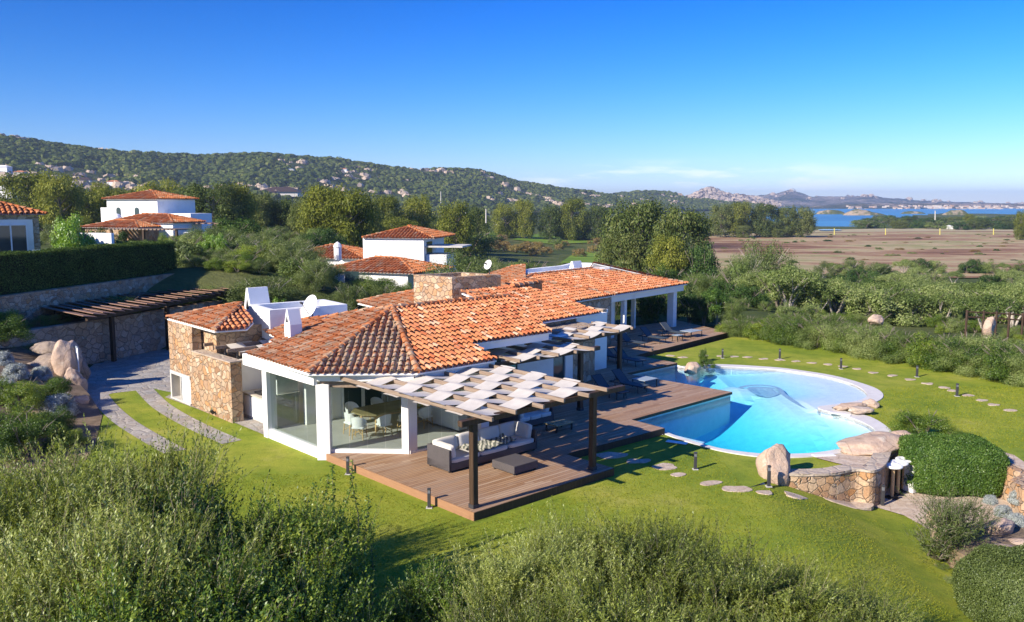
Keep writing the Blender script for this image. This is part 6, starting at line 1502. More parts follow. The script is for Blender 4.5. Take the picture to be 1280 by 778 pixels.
# ================================================================== VEGETATION
def leafquads(Pn, Nn, size, asp, rng, jit=.6, dirs=None, dj=.5):
    n = len(Pn); Nn = Nn+rng.normal(0, jit, (n, 3)); Nn /= np.linalg.norm(Nn, axis=1)[:, None]+1e-9
    r = rng.normal(0, 1, (n, 3)) if dirs is None else dirs+rng.normal(0, dj, (n, 3))
    t = r-Nn*(r*Nn).sum(1)[:, None]; t /= np.linalg.norm(t, axis=1)[:, None]+1e-9; b = np.cross(Nn, t)
    L = size*rng.uniform(.6, 1.35, n)[:, None]; W = L*asp
    V = np.empty((n, 4, 3)); V[:, 0] = Pn; V[:, 1] = Pn+t*L*.45+b*W*.5; V[:, 2] = Pn+t*L; V[:, 3] = Pn+t*L*.45-b*W*.5
    return V
def sph(rng, n):
    v = rng.normal(0, 1, (n, 3)); return v/np.linalg.norm(v, axis=1)[:, None]
def quadmesh(name, Vs):
    V = np.concatenate(Vs).reshape(-1, 3); n = len(V)//4; return np_mesh(name, V, np.arange(n*4).reshape(n, 4))
def clumps(rng, kind, m):
    """clump centres and radii for a crown of height 1 (z 0..1)"""
    out = []
    if kind == 'euc':
        for i in range(m):
            z = rng.uniform(.12, .86); w = .36*math.sqrt(max(.05, 1-((z-.48)/.46)**2)); a = rng.uniform(0, 2*PI); r = w*rng.uniform(.45, 1)
            out.append(((r*math.cos(a), r*math.sin(a), z), rng.uniform(.08, .13), rng.uniform(.9, 1.35)))
    elif kind == 'tall':
        for i in range(m):
            z = rng.uniform(.15, .88); w = .24*math.sqrt(max(.05, 1-((z-.5)/.45)**2)); a = rng.uniform(0, 2*PI); r = w*rng.uniform(.3, 1)
            out.append(((r*math.cos(a), r*math.sin(a), z), rng.uniform(.06, .10), rng.uniform(1.2, 2.0)))
    elif kind == 'dome':
        for i in range(m):
            d = sph(rng, 1)[0]; d[2] = abs(d[2]); k_ = rng.uniform(.55, 1); out.append(((d[0]*.58*k_, d[1]*.58*k_, .12+d[2]*.72*k_), rng.uniform(.12, .2), rng.uniform(.75, 1.0)))
    elif kind == 'umb':
        for i in range(m):
            a = rng.uniform(0, 2*PI); r = .55*math.sqrt(rng.uniform(0, 1)); out.append(((r*math.cos(a), r*math.sin(a), .86-.30*r/.55*rng.uniform(.6, 1.1)), rng.uniform(.11, .17), rng.uniform(.6, .8)))
    elif kind == 'mound':
        for i in range(m):
            d = sph(rng, 1)[0]; d[2] = abs(d[2]); out.append(((d[0]*.40, d[1]*.40, .05+d[2]*.62), rng.uniform(.16, .2), .9))
    elif kind == 'ball':
        for i in range(m):
            d = sph(rng, 1)[0]; k_ = rng.uniform(.5, 1)**.5; out.append(((d[0]*.36*k_, d[1]*.36*k_, .62+d[2]*.30*k_), rng.uniform(.09, .13), 1.0))
    return out
def make_tree(name, kind, seed, m, leaf, n_leaf, mat, tmat='trunk', asp=.5, trunk=.025, droop=0):
    rng = np.random.default_rng(seed); t = thing(name, (0, 0, 0), 'x', 'tree'); cs = clumps(rng, kind, m); Vs = []
    tot = sum(c[1]**2 for c in cs)
    for (c, r, st) in cs:
        n = int(n_leaf*r*r/tot); d = sph(rng, n); s = rng.uniform(.55, 1.1, n)[:, None]
        lump = 1+.25*np.sin(d[:, :1]*9+seed)*np.cos(d[:, 1:2]*8+d[:, 2:3]*7)
        p = np.array(c)+d*s*lump*np.array([r, r, r*st]); dd = None
        if droop: dd = np.tile(np.array([0, 0, -1.0]), (n, 1))+d*.6
        p[:, 2] = np.maximum(p[:, 2], .015)
        Vs.append(leafquads(p, d+np.array([0, 0, .25]), leaf, asp, rng, .45, dd))
    link_obj('crown', quadmesh('crown', Vs), M[mat], t, False)
    mb = MB(); R_ = random.Random(seed)
    if kind in ('euc', 'tall'):
        top = Vector((R_.uniform(-.03, .03), R_.uniform(-.03, .03), .8)); mb.tube([(0, 0, -.03), (R_.uniform(-.01, .01), 0, .25), (top.x*.6, top.y*.6, .5), top], [trunk, trunk*.85, trunk*.6, trunk*.2], 7)
        for c, r, st in cs[::3]: z = c[2]*.62; mb.tube([(top.x*z, top.y*z, z), (c[0]*.5+top.x*z*.5, c[1]*.5, (z+c[2])/2), c], [trunk*.4, trunk*.28, trunk*.1], 5)
    else:
        nb = 4 if kind != 'ball' else 1
        if kind == 'ball': mb.tube([(0, 0, -.03), (.01, .0, .2), (0, .01, .42)], [trunk, trunk*.8, trunk*.7], 7)
        for i in range(nb if kind != 'ball' else 0):
            a = 2*PI*i/nb+R_.uniform(-.5, .5); e = Vector((math.cos(a)*.22, math.sin(a)*.22, .42)); mb.tube([(math.cos(a)*.02, math.sin(a)*.02, -.05), (math.cos(a)*.09, math.sin(a)*.09, .2+R_.uniform(-.04, .04)), e], [trunk, trunk*.8, trunk*.55], 6)
            for j in range(3): a2 = a+R_.uniform(-.9, .9); mb.tube([e, e+Vector((math.cos(a2)*.12, math.sin(a2)*.12, .16)), e+Vector((math.cos(a2)*.26, math.sin(a2)*.26, .30))], [trunk*.5, trunk*.35, trunk*.12], 5)
        if kind == 'ball':
            for c, r, st in cs[::2]: mb.tube([(0, .01, .42), (c[0]*.6, c[1]*.6, .42+(c[2]-.42)*.5), c], [trunk*.5, trunk*.3, trunk*.1], 5)
    obj('trunk', mb, M[tmat], t); return t
PROTO = {}
def proto(key, *a, **k_):
    t = make_tree(*a, **k_); PROTO.setdefault(key, []).append([t, False])
for s_ in (1, 2, 3): proto('euc', 'eucalyptus_tree', 'euc', s_, 70, .034, 15000, 'leaf_euc', asp=.42, droop=1)
for s_ in (4, 5, 6): proto('eucd', 'eucalyptus_tree', 'euc', s_, 70, .034, 15000, 'leaf_euc_dark', asp=.42, droop=1)
for s_ in (7, 8): proto('tall', 'eucalyptus_tree', 'tall', s_, 54, .032, 12000, 'leaf_euc', asp=.42, droop=1)
for s_ in (9, 10): proto('carob', 'carob_tree', 'dome', s_, 30, .04, 9000, 'leaf_carob', asp=.6)
for s_ in (11, 12, 13): proto('scrub', 'shrub', 'dome', s_, 26, .045, 7000, 'leaf_scrub', asp=.4)
for s_ in (14, 15): proto('olive', 'olive_tree', 'dome', s_, 28, .038, 9500, 'leaf_olive', asp=.34, tmat='paletrunk', trunk=.015)
for s_ in (16, 17): proto('umb', 'wild_olive_tree', 'umb', s_, 30, .04, 7500, 'leaf_scrub', asp=.4, tmat='paletrunk', trunk=.026)
for s_ in (18,): proto('small', 'small_tree', 'ball', s_, 34, .038, 8000, 'leaf_box', asp=.5, tmat='paletrunk', trunk=.024)
proto('bright', 'bush', 'dome', 19, 34, .035, 16000, 'leaf_bright', asp=.6)
proto('autumn', 'bush', 'dome', 20, 24, .05, 5000, 'leaf_autumn', asp=.5)
proto('yolive', 'olive_tree', 'dome', 31, 34, .032, 18000, 'leaf_olive', asp=.32, tmat='paletrunk', trunk=.012)
proto('fine', 'evergreen_bush', 'dome', 32, 34, .026, 26000, 'leaf_lentisk', asp=.45)
proto('fine', 'evergreen_bush', 'dome', 33, 34, .026, 26000, 'leaf_scrub', asp=.35)
proto('silver', 'silver_shrub', 'mound', 34, 46, .07, 16000, 'leaf_silver', asp=.28)
RT = random.Random(77); ZR = {}
def put(key, X, Y, z, h, wf, label, group=None, cat=None, idx=None, rz=None):
    L = PROTO[key]; e = L[idx if idx is not None else RT.randrange(len(L))]
    o = e[0] if not e[1] else copy_tree(e[0]); e[1] = True
    o.location = (X, Y, z); s = h; o.scale = (s*wf, s*wf, s); o.rotation_euler = (0, 0, RT.uniform(0, 6.28) if rz is None else rz); o['label'] = label
    nn = {'euc': 'eucalyptus', 'eucd': 'eucalyptus', 'tall': 'eucalyptus', 'carob': 'carob tree', 'olive': 'olive tree', 'yolive': 'olive tree', 'umb': 'wild olive', 'small': 'tree', 'scrub': 'shrub', 'fine': 'bush', 'bright': 'bush', 'autumn': 'bush', 'silver': 'silver shrub'}[key]
    o['category'] = nn; o['label'] = o['label'].replace('{k}', nn)
    if group: o['group'] = group
    elif 'group' in o: del o['group']
    return o
def tree(px, pyt, D, wpx, key, label, group=None, hmin=2.5, idx=None, zb=None, cat=None):
    top = PY(px, pyt, D); zb_ = terr(top.x, top.y) if zb is None else zb; h = max(hmin, (top.z-zb_)/.97)
    base_w = {'euc': .86, 'eucd': .86, 'tall': .6, 'carob': 1.3, 'scrub': 1.3, 'olive': 1.3, 'umb': 1.3, 'small': .85, 'bright': 1.35, 'autumn': 1.3, 'yolive': 1.3, 'fine': 1.3, 'silver': 1.35}[key]
    wf = (wpx/F*D)/(base_w*h); return put(key, top.x, top.y, zb_, h, wf, label, group, cat, idx)
T1 = [(30, 213, 235, 62, 'euc', 'broad yellow-green tree at the left edge above the stone house'), (73, 209, 205, 50, 'euc', 'tall dense yellow-green tree above the bright green bush, left of the far white villa'), (103, 229, 230, 44, 'euc', 'brownish sparse tree right of the tall dense tree on the left'), (122, 226, 250, 30, 'tall', 'slim pale tree between two rounder ones left of the far white villa'), (142, 232, 215, 44, 'euc', 'round yellow-green tree just left of the far white villa'),
 (180, 228, 230, 40, 'euc', 'light yellow tree behind the left half of the far villa roof'), (203, 219, 225, 52, 'euc', 'pointed yellow-green tree behind the far white villa roof'), (232, 232, 220, 36, 'eucd', 'darker tree at the right corner of the far white villa'), (264, 224, 190, 60, 'eucd', 'large dark green tree immediately right of the far white villa'), (299, 227, 195, 34, 'tall', 'slim yellowish tree right of the large dark one beside the far villa'), (322, 238, 210, 36, 'eucd', 'dark tree right of the slim yellowish one'), (350, 246, 215, 44, 'eucd', 'dull green tree left of the big bright eucalyptus'),
 (408, 229, 160, 62, 'euc', 'left half of the big bright eucalyptus pair behind the middle house'), (438, 226, 158, 56, 'euc', 'right taller tree of the big bright eucalyptus pair behind the middle house'), (382, 243, 165, 34, 'eucd', 'shaded tree leaning against the left side of the big eucalyptus pair'), (462, 246, 175, 30, 'eucd', 'dark tree on the right flank of the big eucalyptus pair'),
 (482, 243, 260, 36, 'euc', 'rounded yellow tree above the left end of the middle house roof'), (520, 242, 270, 40, 'euc', 'olive-yellow tree above the ridge of the middle house roof'), (569, 249, 250, 42, 'euc', 'wide tree between the middle house and the two poles'), (596, 255, 290, 30, 'eucd', 'small dark tree near the left pale pole'), (632, 251, 470, 38, 'euc', 'yellow tree standing left of the green meadow'), (656, 248, 470, 34, 'euc', 'tree with a light crown over the left end of the meadow'), (688, 255, 470, 40, 'eucd', 'dull tree in the middle of the row behind the meadow'), (716, 246, 470, 42, 'euc', 'tallest tree of the row behind the meadow'), (748, 254, 470, 40, 'eucd', 'dark-edged tree at the right end of the row behind the meadow'),
 (797, 244, 172, 76, 'eucd', 'huge olive-green tree, left one of the central pair beyond the far wing'), (778, 285, 165, 50, 'eucd', 'lower tree in front of the left side of the huge central pair'), (850, 254, 160, 68, 'eucd', 'right tree of the central pair beyond the far wing'), (838, 292, 150, 46, 'euc', 'yellowish lower crown in front of the right central tree'), (876, 292, 148, 42, 'carob', 'dark pointed tree at the right foot of the central pair'), (954, 286, 128, 66, 'yolive', 'grey-green tree standing before the brown marsh'), (932, 305, 122, 44, 'yolive', 'lower tree on the left side of the grey-green tree before the marsh'),
 (902, 253, 520, 34, 'eucd', 'tree right of the central pair against the far hills'), (925, 250, 520, 40, 'euc', 'rounded tree between the central pair and the bay'), (955, 252, 520, 44, 'eucd', 'wide dull tree left of the bay water'), (985, 256, 520, 34, 'eucd', 'tree left of the last one before the bay water'), (1004, 257, 520, 34, 'eucd', 'last dark tree at the left end of the bay water'), (1213, 267, 780, 18, 'euc', 'round yellow tree on the far marsh border'),
 (1250, 276, 760, 24, 'autumn', 'orange-brown bush on the far marsh border'), (1278, 262, 480, 20, 'euc', 'yellow-green tree at the right edge of the far marsh border')]
for a in T1: tree(a[0], a[1], a[2], a[3]*(1.35 if a[2] < 400 else 1), a[4], a[5])
# near trees behind the villa
T2 = [(246, 287, 92, 34, 'yolive', 'grey-green tree hiding the right end of the far white villa', 0), (214, 300, 84, 40, 'fine', 'bush below the terrace of the far white villa', 0), (153, 291, 92, 26, 'carob', 'dark bush at the left corner of the far white villa', 0), (577, 303, 70, 112, 'yolive', 'big silvery grey-green tree between the middle house and the roof parapet', 0), (630, 318, 84, 60, 'yolive', 'grey-green tree right of the big silvery one behind the roof', 0), (660, 311, 90, 70, 'scrub', 'soft green bush behind the granite roof parapet', 0), (700, 318, 95, 60, 'scrub', 'light green bush above the white roof parapet', 0),
 (350, 330, 70, 110, 'yolive', 'wide grey-green olive tree behind the white roof terrace', 0), (300, 335, 74, 60, 'yolive', 'olive tree right of the end of the long hedge', 0), (395, 345, 62, 60, 'yolive', 'dark olive tree behind the large satellite dish', 0), (472, 338, 66, 70, 'fine', 'bright yellow-green shrub above the left end of the tiled roof', 0), (500, 345, 62, 50, 'fine', 'green shrub between the bright one and the granite roof parapet', 0), (436, 352, 60, 50, 'yolive', 'grey low shrub below the white wall of the middle house', 0),
 (346, 369, 56, 36, 'bright', 'small lime-green bush behind the roof terrace box', 0), (262, 341, 72, 30, 'bright', 'lime-green bush at the far end of the carport', 0), (276, 344, 72, 34, 'bright', 'second lime-green bush behind the carport end', 0), (290, 328, 90, 50, 'yolive', 'grey olive tree in front of the railing of the far villa', 0), (250, 300, 95, 20, 'yolive', 'narrow grey tree before the reddish pergola', 0),
 (88, 262, 60, 62, 'bright', 'bright lime-green bush in front of the left tree belt', 0), (120, 278, 68, 44, 'carob', 'dark ivy mass hanging over the white garden wall', 0),
 (760, 322, 90, 80, 'yolive', 'rounded grey-green tree behind the right end of the far roof', 0), (795, 333, 82, 46, 'olive', 'low grey round shrub touching the far roof edge', 0), (830, 322, 95, 70, 'fine', 'fresh green tree behind the far roof corner', 0), (880, 330, 92, 66, 'fine', 'green tree right of the far roof corner', 0), (858, 336, 80, 40, 'scrub', 'light shrub beside the far eave corner', 0), (905, 345, 84, 50, 'carob', 'dark rounded tree behind the small pale-trunked tree', 0),
 (800, 362, 69, 50, 'carob', 'dark tree seen between the portico pillars', 0), (770, 372, 70, 46, 'carob', 'dark tree behind the left portico pillar', 0), (820, 384, 65, 40, 'carob', 'dark bush just right of the portico pillar', 0), (862, 378, 64.5, 44, 'carob', 'dark bush behind the far deck table', 0), (880, 392, 63, 30, 'carob', 'low dark bush left of the small pale-trunked tree', 0), (915, 388, 63, 34, 'fine', 'green bush right of the small pale-trunked tree', 0), (840, 364, 72, 60, 'carob', 'dark spreading tree right of the portico', 0), (897, 362, 63.5, 46, 'small', 'small leafy green tree with a pale trunk beside the far deck', 0), (935, 352, 80, 60, 'carob', 'dark green tree behind the start of the clipped hedge', 0)]
for a in T2: tree(*a[:6])
for (px, pyt, D, w, l_) in ((1050, 345, 92, 70, 'wild olive with pale forked limbs above the middle of the hedge'), (1010, 350, 90, 60, 'wild olive with pale limbs left of the forked one'), (1236, 365, 70, 90, 'bare-limbed wild olive above the cream boulder'), (1175, 352, 88, 80, 'dark wild olive with grey limbs left of the bare-limbed one'), (965, 345, 98, 60, 'wild olive behind the left part of the hedge'), (1120, 350, 105, 90, 'broad wild olive behind the pale pink boulder'), (1270, 352, 84, 80, 'wild olive at the right picture edge beyond the hedge')):
    tree(px, pyt, D, w, 'umb', l_)
for i_, (px_, D_, h_) in enumerate(((243, 64, 1.2), (256, 66, 1.5), (268, 63, 1.1), (282, 65, 1.4), (296, 63, 1.2), (308, 66, 1.6), (275, 69, 1.6), (250, 71, 1.7), (300, 71, 1.8), (322, 64, 1.3), (262, 75, 1.9), (290, 77, 2.0))):
    X_ = (px_-CX)/F*D_; put('fine' if i_ % 3 else 'yolive', X_, D_, terr(X_, D_)-.1, h_, 1.5, '{k} on the bank between the carport end and the roof terrace', 'low planting on the bank behind the carport')
# middle belts: scrub and woodland
def scatter(n, pxr, Dr, keys, hr, label, group, seed, cat, cond=None, wf=(.9, 1.4)):
    rng = random.Random(seed); k_ = 0; tries = 0
    while k_ < n and tries < n*40:
        tries += 1
        D = math.sqrt(rng.uniform(Dr[0]**2, Dr[1]**2)); px = rng.uniform(*pxr); X = (px-CX)/F*D*1.0; z = terr(X, D)
        if cond and not cond(px, D, X): continue
        h = rng.uniform(*hr); put(rng.choice(keys), X, D, z-.1, h, rng.uniform(*wf), label, group, cat); k_ += 1
hedge_l = lambda X: 62.5-1.05*(X-13)    # far side of the boundary hedge
scatter(80, (905, 1420), (56, 90), ['scrub', 'scrub', 'fine', 'fine', 'scrub'], (1.1, 2.0), '{k} in the low wild thicket between hedge and marsh', 'wild thicket beyond the hedge', 1, 'shrub', lambda px, D, X: D > max(hedge_l(X)+3, 46) and not (1150 < px < 1260 and D < 72) and not (1075 < px < 1110 and D < 68))
scatter(85, (905, 1420), (84, 128), ['umb', 'scrub', 'umb', 'umb', 'olive', 'scrub'], (3.6, 5.4), '{k} in the tall thicket behind the hedge', 'tall thicket behind the hedge', 21, 'tree')
scatter(100, (900, 1420), (245, 560), ['scrub', 'autumn', 'carob', 'scrub'], (.7, 1.6), 'low {k} growing alone on the brown marsh', 'tufts on the marsh', 22, 'shrub', None, (1.5, 3.0))
scatter(110, (880, 1420), (125, 238), ['scrub', 'scrub', 'carob', 'umb', 'olive'], (3.2, 5.2), '{k} in the distant band of thicket along the marsh', 'thicket along the marsh', 2, 'shrub')
scatter(70, (560, 900), (100, 230), ['scrub', 'olive', 'carob', 'fine', 'scrub'], (2.0, 4.2), '{k} on the slope between the villa roofs and the meadow', 'bushes behind the villa roofs', 3, 'shrub', lambda px, D, X: not (690 < px < 800 and 130 < D < 215))
scatter(75, (180, 560), (95, 215), ['scrub', 'olive', 'carob', 'fine', 'olive', 'yolive'], (2.5, 5), '{k} among the neighbouring houses', 'greenery among the houses', 4, 'shrub', lambda px, D, X: not (430 < px < 570 and D < 130) and not (130 < px < 270 and D < 125) and not (350 < px < 400 and D < 100))
scatter(60, (235, 520), (57, 92), ['yolive', 'fine', 'yolive', 'olive', 'scrub'], (1.8, 3.2), '{k} on the slope between the villa and the middle house', 'greenery behind the roof terrace', 15, 'shrub', lambda px, D, X: uv((X, D))[1] > 24-.35*max(0, uv((X, D))[0]) and not (395 < px < 520 and D > 66) and uv((X, D))[0] > 3 and not (px < 325 and D < 68))
scatter(60, (-120, 180), (110, 300), ['carob', 'scrub', 'olive', 'euc'], (3, 6), '{k} on the terraces behind the stone house', 'greenery behind the stone house', 5, 'shrub')
scatter(150, (-100, 1010), (240, 460), ['euc', 'eucd', 'eucd', 'carob', 'euc', 'scrub'], (6, 10.5), '{k} in the long wooded belt below the hills', 'wooded belt below the hills', 6, 'tree', lambda px, D, X: not (600 < px < 1010 and D < 465), (1.1, 2.1))
scatter(190, (-100, 1010), (460, 800), ['eucd', 'carob', 'eucd', 'scrub'], (5, 10), 'distant {k} at the foot of the long hill', 'trees at the foot of the hills', 7, 'tree', None, (1.2, 2.2))
scatter(26, (600, 800), (300, 430), ['autumn', 'scrub', 'carob', 'autumn'], (3, 6), '{k} along the edge of the green meadow', 'bushes round the meadow', 8, 'shrub')
scatter(130, (1065, 1420), (640, 980), ['carob', 'scrub', 'carob', 'eucd'], (5, 9), '{k} of the low dark wood on the shore of the bay', 'shore wood by the bay', 10, 'tree', lambda px, D, X: D > 700-(px-1060)*.3, (1.6, 2.8))
for px, D, h, w in ((645, 320, 4, 1.3), (658, 322, 4.5, 1.4), (672, 318, 4, 1.2), (684, 325, 3.5, 1.2)):
    X = (px-CX)/F*D; put('autumn', X, D, terr(X, D), h, w, 'golden autumn bush left of the green meadow', 'golden bushes by the meadow', 'shrub')
# ---- clipped hedges: leaves spread over a rounded box
def hedge_pts(rng, n, c, size, rz, pw=4.0, bump=.05):
    d = sph(rng, n)*np.array([1, 1, 1.0]); a = np.abs(d/np.array([1, 1, 1]))
    q = d/((a**pw).sum(1)**(1/pw))[:, None]
    # area-weighted: scatter by box faces instead of sphere directions
    L = np.array(size)/2; p = q*L
    nr = np.sign(q)*np.abs(q)**(pw-1)/L; nr /= np.linalg.norm(nr, axis=1)[:, None]
    w = 1+bump*(np.sin(p[:, 0]*3.1+1)*np.cos(p[:, 1]*2.7)+np.sin(p[:, 2]*4+p[:, 0]*5))*.5+rng.normal(0, .012, n)
    p = p*w[:, None]; ca, sa = math.cos(rz), math.sin(rz)
    rot = np.array([[ca, sa, 0], [-sa, ca, 0], [0, 0, 1]])
    return p@rot+np.array(c), nr@rot
def clipped(name, c, size, rz, n, leaf, mat, label, cat='hedge', pw=4, asp=.5, bump=.05, jit=.5, coren=True):
    rng = np.random.default_rng(int(abs(c[0])*13)+7); p, nr = hedge_pts(rng, n, c, size, rz, pw, bump)
    keep = p[:, 2] > c[2]-size[2]/2*.97; p, nr = p[keep], nr[keep]
    V = [leafquads(p-nr*leaf*rng.uniform(0, 1.2, len(p))[:, None], nr, leaf, asp, rng, jit)]
    p2, nr2 = hedge_pts(rng, n//3, c, [s_*.93 for s_ in size], rz, pw, bump); V.append(leafquads(p2, nr2, leaf*1.9, .8, rng, .2))
    return tag(link_obj(name, quadmesh(name, V), M[mat], None, False), label, cat)
# long dark hedge on the left terrace
d = (rw_b-rw_a).normalized(); nr2 = Vector((-d.y, d.x, 0)); L = (rw_b-rw_a).length+7.5; a0 = rw_a-d*8
rng = np.random.default_rng(3); Vs = []
hz0, hz1 = 3.9, 6.15; wdt = 1.3
def face(n, f, nv, leaf=.085):
    s_, q = rng.uniform(0, 1, n), rng.uniform(0, 1, n); p = f(s_, q); w_ = (np.sin(p[:, 0]*2.1)+np.sin(p[:, 2]*3.3+p[:, 1]*1.7))*.04
    p = p+np.array(nv)*(w_+rng.normal(0, .04, n))[:, None]; Vs.append(leafquads(p, np.tile(np.array(nv), (n, 1)), leaf, .55, rng, .5))
A0 = np.array(a0); dv = np.array(d); nv = np.array(nr2)
face(42000, lambda s_, q: A0*[1, 1, 0]+dv*(s_*L)[:, None]+nv*.35+np.stack([s_*0, s_*0, hz0+(hz1-hz0)*q], 1), -nv)
face(26000, lambda s_, q: A0*[1, 1, 0]+dv*(s_*L)[:, None]+nv*(.35+wdt*q)[:, None]+np.array([0, 0, hz1])+np.stack([s_*0, s_*0, -(q-.5)**4*1.5], 1), np.array([0, 0, 1.0]))
face(3000, lambda s_, q: A0*[1, 1, 0]+dv*L+nv*(.35+wdt*s_)[:, None]+np.stack([s_*0, s_*0, hz0+(hz1-hz0)*q], 1), dv)
hd = thing('hedge', a0, 'long dark clipped hedge on the terrace above the carport', 'hedge'); link_obj('foliage', quadmesh('foliage', Vs), M['leaf_hedge'], hd, False)
m = MB(); cc_ = a0+d*(L/2)+nr2*(.35+wdt/2); m.box((cc_.x, cc_.y, (hz0+hz1)/2-.05), (L-.2, wdt-.16, hz1-hz0-.1), ax=(d, nr2, Vector((0, 0, 1)))); k = N('twigs'); k.pbsdf((.03, .03, .018), 1, 0); M['twigs'] = k.m; obj('twigs', m, M['twigs'], hd)
# yellowish low hedge right behind it
c = PY(175, 306, 66); clipped('hedge', (c.x, c.y, topz(c, 303)-1.2), (9.5, 1.6, 2.6), -.1, 16000, .12, 'leaf_olive', 'yellowish low hedge between the far villa pergola and the long dark hedge', bump=.1)
# big clipped mound and its neighbours on the right
cb = P(1200, 622, -1.2); clipped('clipped_bush', (cb.x+.1, cb.y+1.0, -.32), (3.4, 2.5, 1.85), -.12, 90000, .06, 'leaf_box', 'big oval clipped bush right of the white stools', 'bush', pw=4.2, bump=.06, jit=.7)
cb = P(1292, 800, -1.2); clipped('clipped_bush', (cb.x+.2, cb.y+.5, -.45), (3.0, 2.8, 2.2), .2, 80000, .045, 'leaf_olive', 'clipped grey-green bush in the lower right corner', 'bush', pw=3.0, bump=.07, jit=.7)
p_ = P(1185, 556); put('fine', p_.x-.5, p_.y+.9, G, 1.35, 1.5, 'dark irregular shrub on the lawn behind the big clipped bush', idx=0, cat='shrub')
p_ = P(1240, 562); put('fine', p_.x-1.1, p_.y+.3, G, .8, 1.2, 'low dark shrub joined to the right of the irregular shrub', idx=0, cat='shrub')
p_ = P(884, 460); put('fine', p_.x, p_.y, G, .62, 1.3, 'small dark shrub beside the pink boulder at the far pool corner', idx=0, cat='shrub'); p_ = P(876, 452); put('fine', p_.x+.1, p_.y, G, .95, .5, 'thin upright sprig behind the small dark shrub at the far pool corner', idx=0, cat='shrub')
p_ = P(1278, 606, -.6); put('fine', p_.x+.6, p_.y, -1.1, 1.1, 1.1, 'dark shrub in front of the rock wall at the right picture edge', idx=0, cat='shrub')
for i, (px, py, h, l_) in enumerate(((1254, 643, .42, 'left silvery mound on the rock wall beside the rounded boulder'), (1276, 628, .55, 'upper silvery mound at the right picture edge'), (1270, 655, .45, 'silvery mound right of the rounded pink boulder'), (1238, 628, .35, 'small greenish grey mound below the clipped bush'))):
    p = P(px, py, -.6); put('silver', p.x, p.y, -.64, h, 1.2, l_, 'silver mounds of the lower right rockery')
# left rockery planting
LP_ = [('silver', 20, 478, 38.5, .9, 'silvery mound behind the flat grey boulder'), ('silver', 52, 470, 39.5, .8, 'bluish shaded mound at the foot of the leaning slab'), ('silver', 8, 500, 36, .9, 'silvery mound at the left edge of the rockery'), ('silver', 74, 512, 35.5, 1.15, 'largest silver-lilac mound next to the drive lawn'), ('silver', 36, 500, 36.5, .7, 'silver mound in the middle of the rockery'), ('silver', 5, 470, 40, .8, 'dark bluish mound at the far left of the rockery'),
 ('fine', 68, 490, 37.2, 1.3, 'bright green rounded shrub in the centre of the rockery'), ('fine', 25, 515, 35, 1.6, 'leafy green shrub below the silver mounds at the left edge'), ('fine', 62, 535, 33, 1.3, 'green shrub in front of the largest silver mound'), ('fine', 8, 545, 31, 1.9, 'dark green shrub at the left edge above the foreground olives'), ('fine', 95, 478, 41, .5, 'small bluish-green tuft beside the gate'), ('fine', 35, 560, 30, 1.9, 'dark shrub between the rockery and the foreground olives'), ('fine', 90, 545, 31.5, .8, 'low green shrub at the lawn edge of the rockery')]
for (kk, px, py, D, h, l_) in LP_:
    q = PY(px, py, D); put(kk, q.x, q.y, bedz(q.x, q.y)-.05, h, 1.15, l_, 'rockery shrubs on the left', idx=0)
for i, (px, py, D, h, l_) in enumerate(((15, 425, 44, 1.2, 'green trailing shrub on the stones left of the carport post'), (38, 428, 44, 1.0, 'yellow-green trailing shrub beside the carport post'), (5, 395, 43, 1.6, 'shaded shrub between the two stone walls'), (60, 398, 51, 1.0, 'dark shrub in the raised bed under the carport slats'), (110, 388, 52, .9, 'dark shrub in the raised bed behind the carport, further right'))):
    q = PY(px, py, D); put('fine', q.x, q.y, topz(q, py)-h*.8, h, 1.6, l_, idx=1 if i < 2 else 0, cat='shrub')
for i in range(9):
    t_ = i/8; q = wa2.lerp(wb2, .05+.9*t_)+nrm*1.3; put('fine', q.x, q.y, 2.1, 1.0+.3*(i % 3), 1.5, 'dark low shrub growing in the raised bed behind the carport wall', 'shrubs in the carport bed', 'shrub')
# boundary hedge shrubs right of the lawn
rngh = random.Random(12)
bl2 = [(905, 421), (930, 423), (960, 428), (1000, 434), (1050, 442), (1090, 449), (1140, 458), (1190, 467), (1240, 476), (1290, 485), (1340, 494)]
HL = []
for i in range(len(bl2)-1):
    for s_ in range(3):
        t_ = s_/3; a = P(*bl2[i]).lerp(P(*bl2[i+1]), t_); HL.append(a)
wv = ['pale-leaved', 'dark', 'dense', 'loose', 'light green', 'grey-green']
for i, a in enumerate(HL):
    n = Vector((.55, .83, 0))
    h = 1.25+.9*min(1, i/9)+rngh.uniform(-.15, .35)
    put('fine', a.x+n.x*.9, a.y+n.y*.9, G-.15, h, 1.15, 'shrub of the informal hedge along the far right lawn edge', 'boundary hedge shrubs', 'shrub')
    if i % 2 == 0: put('fine', a.x+n.x*2.6, a.y+n.y*2.6, G-.4, h*1.25, 1.2, 'taller shrub in the second row behind the boundary hedge', 'second row of the boundary hedge', 'shrub', idx=1)
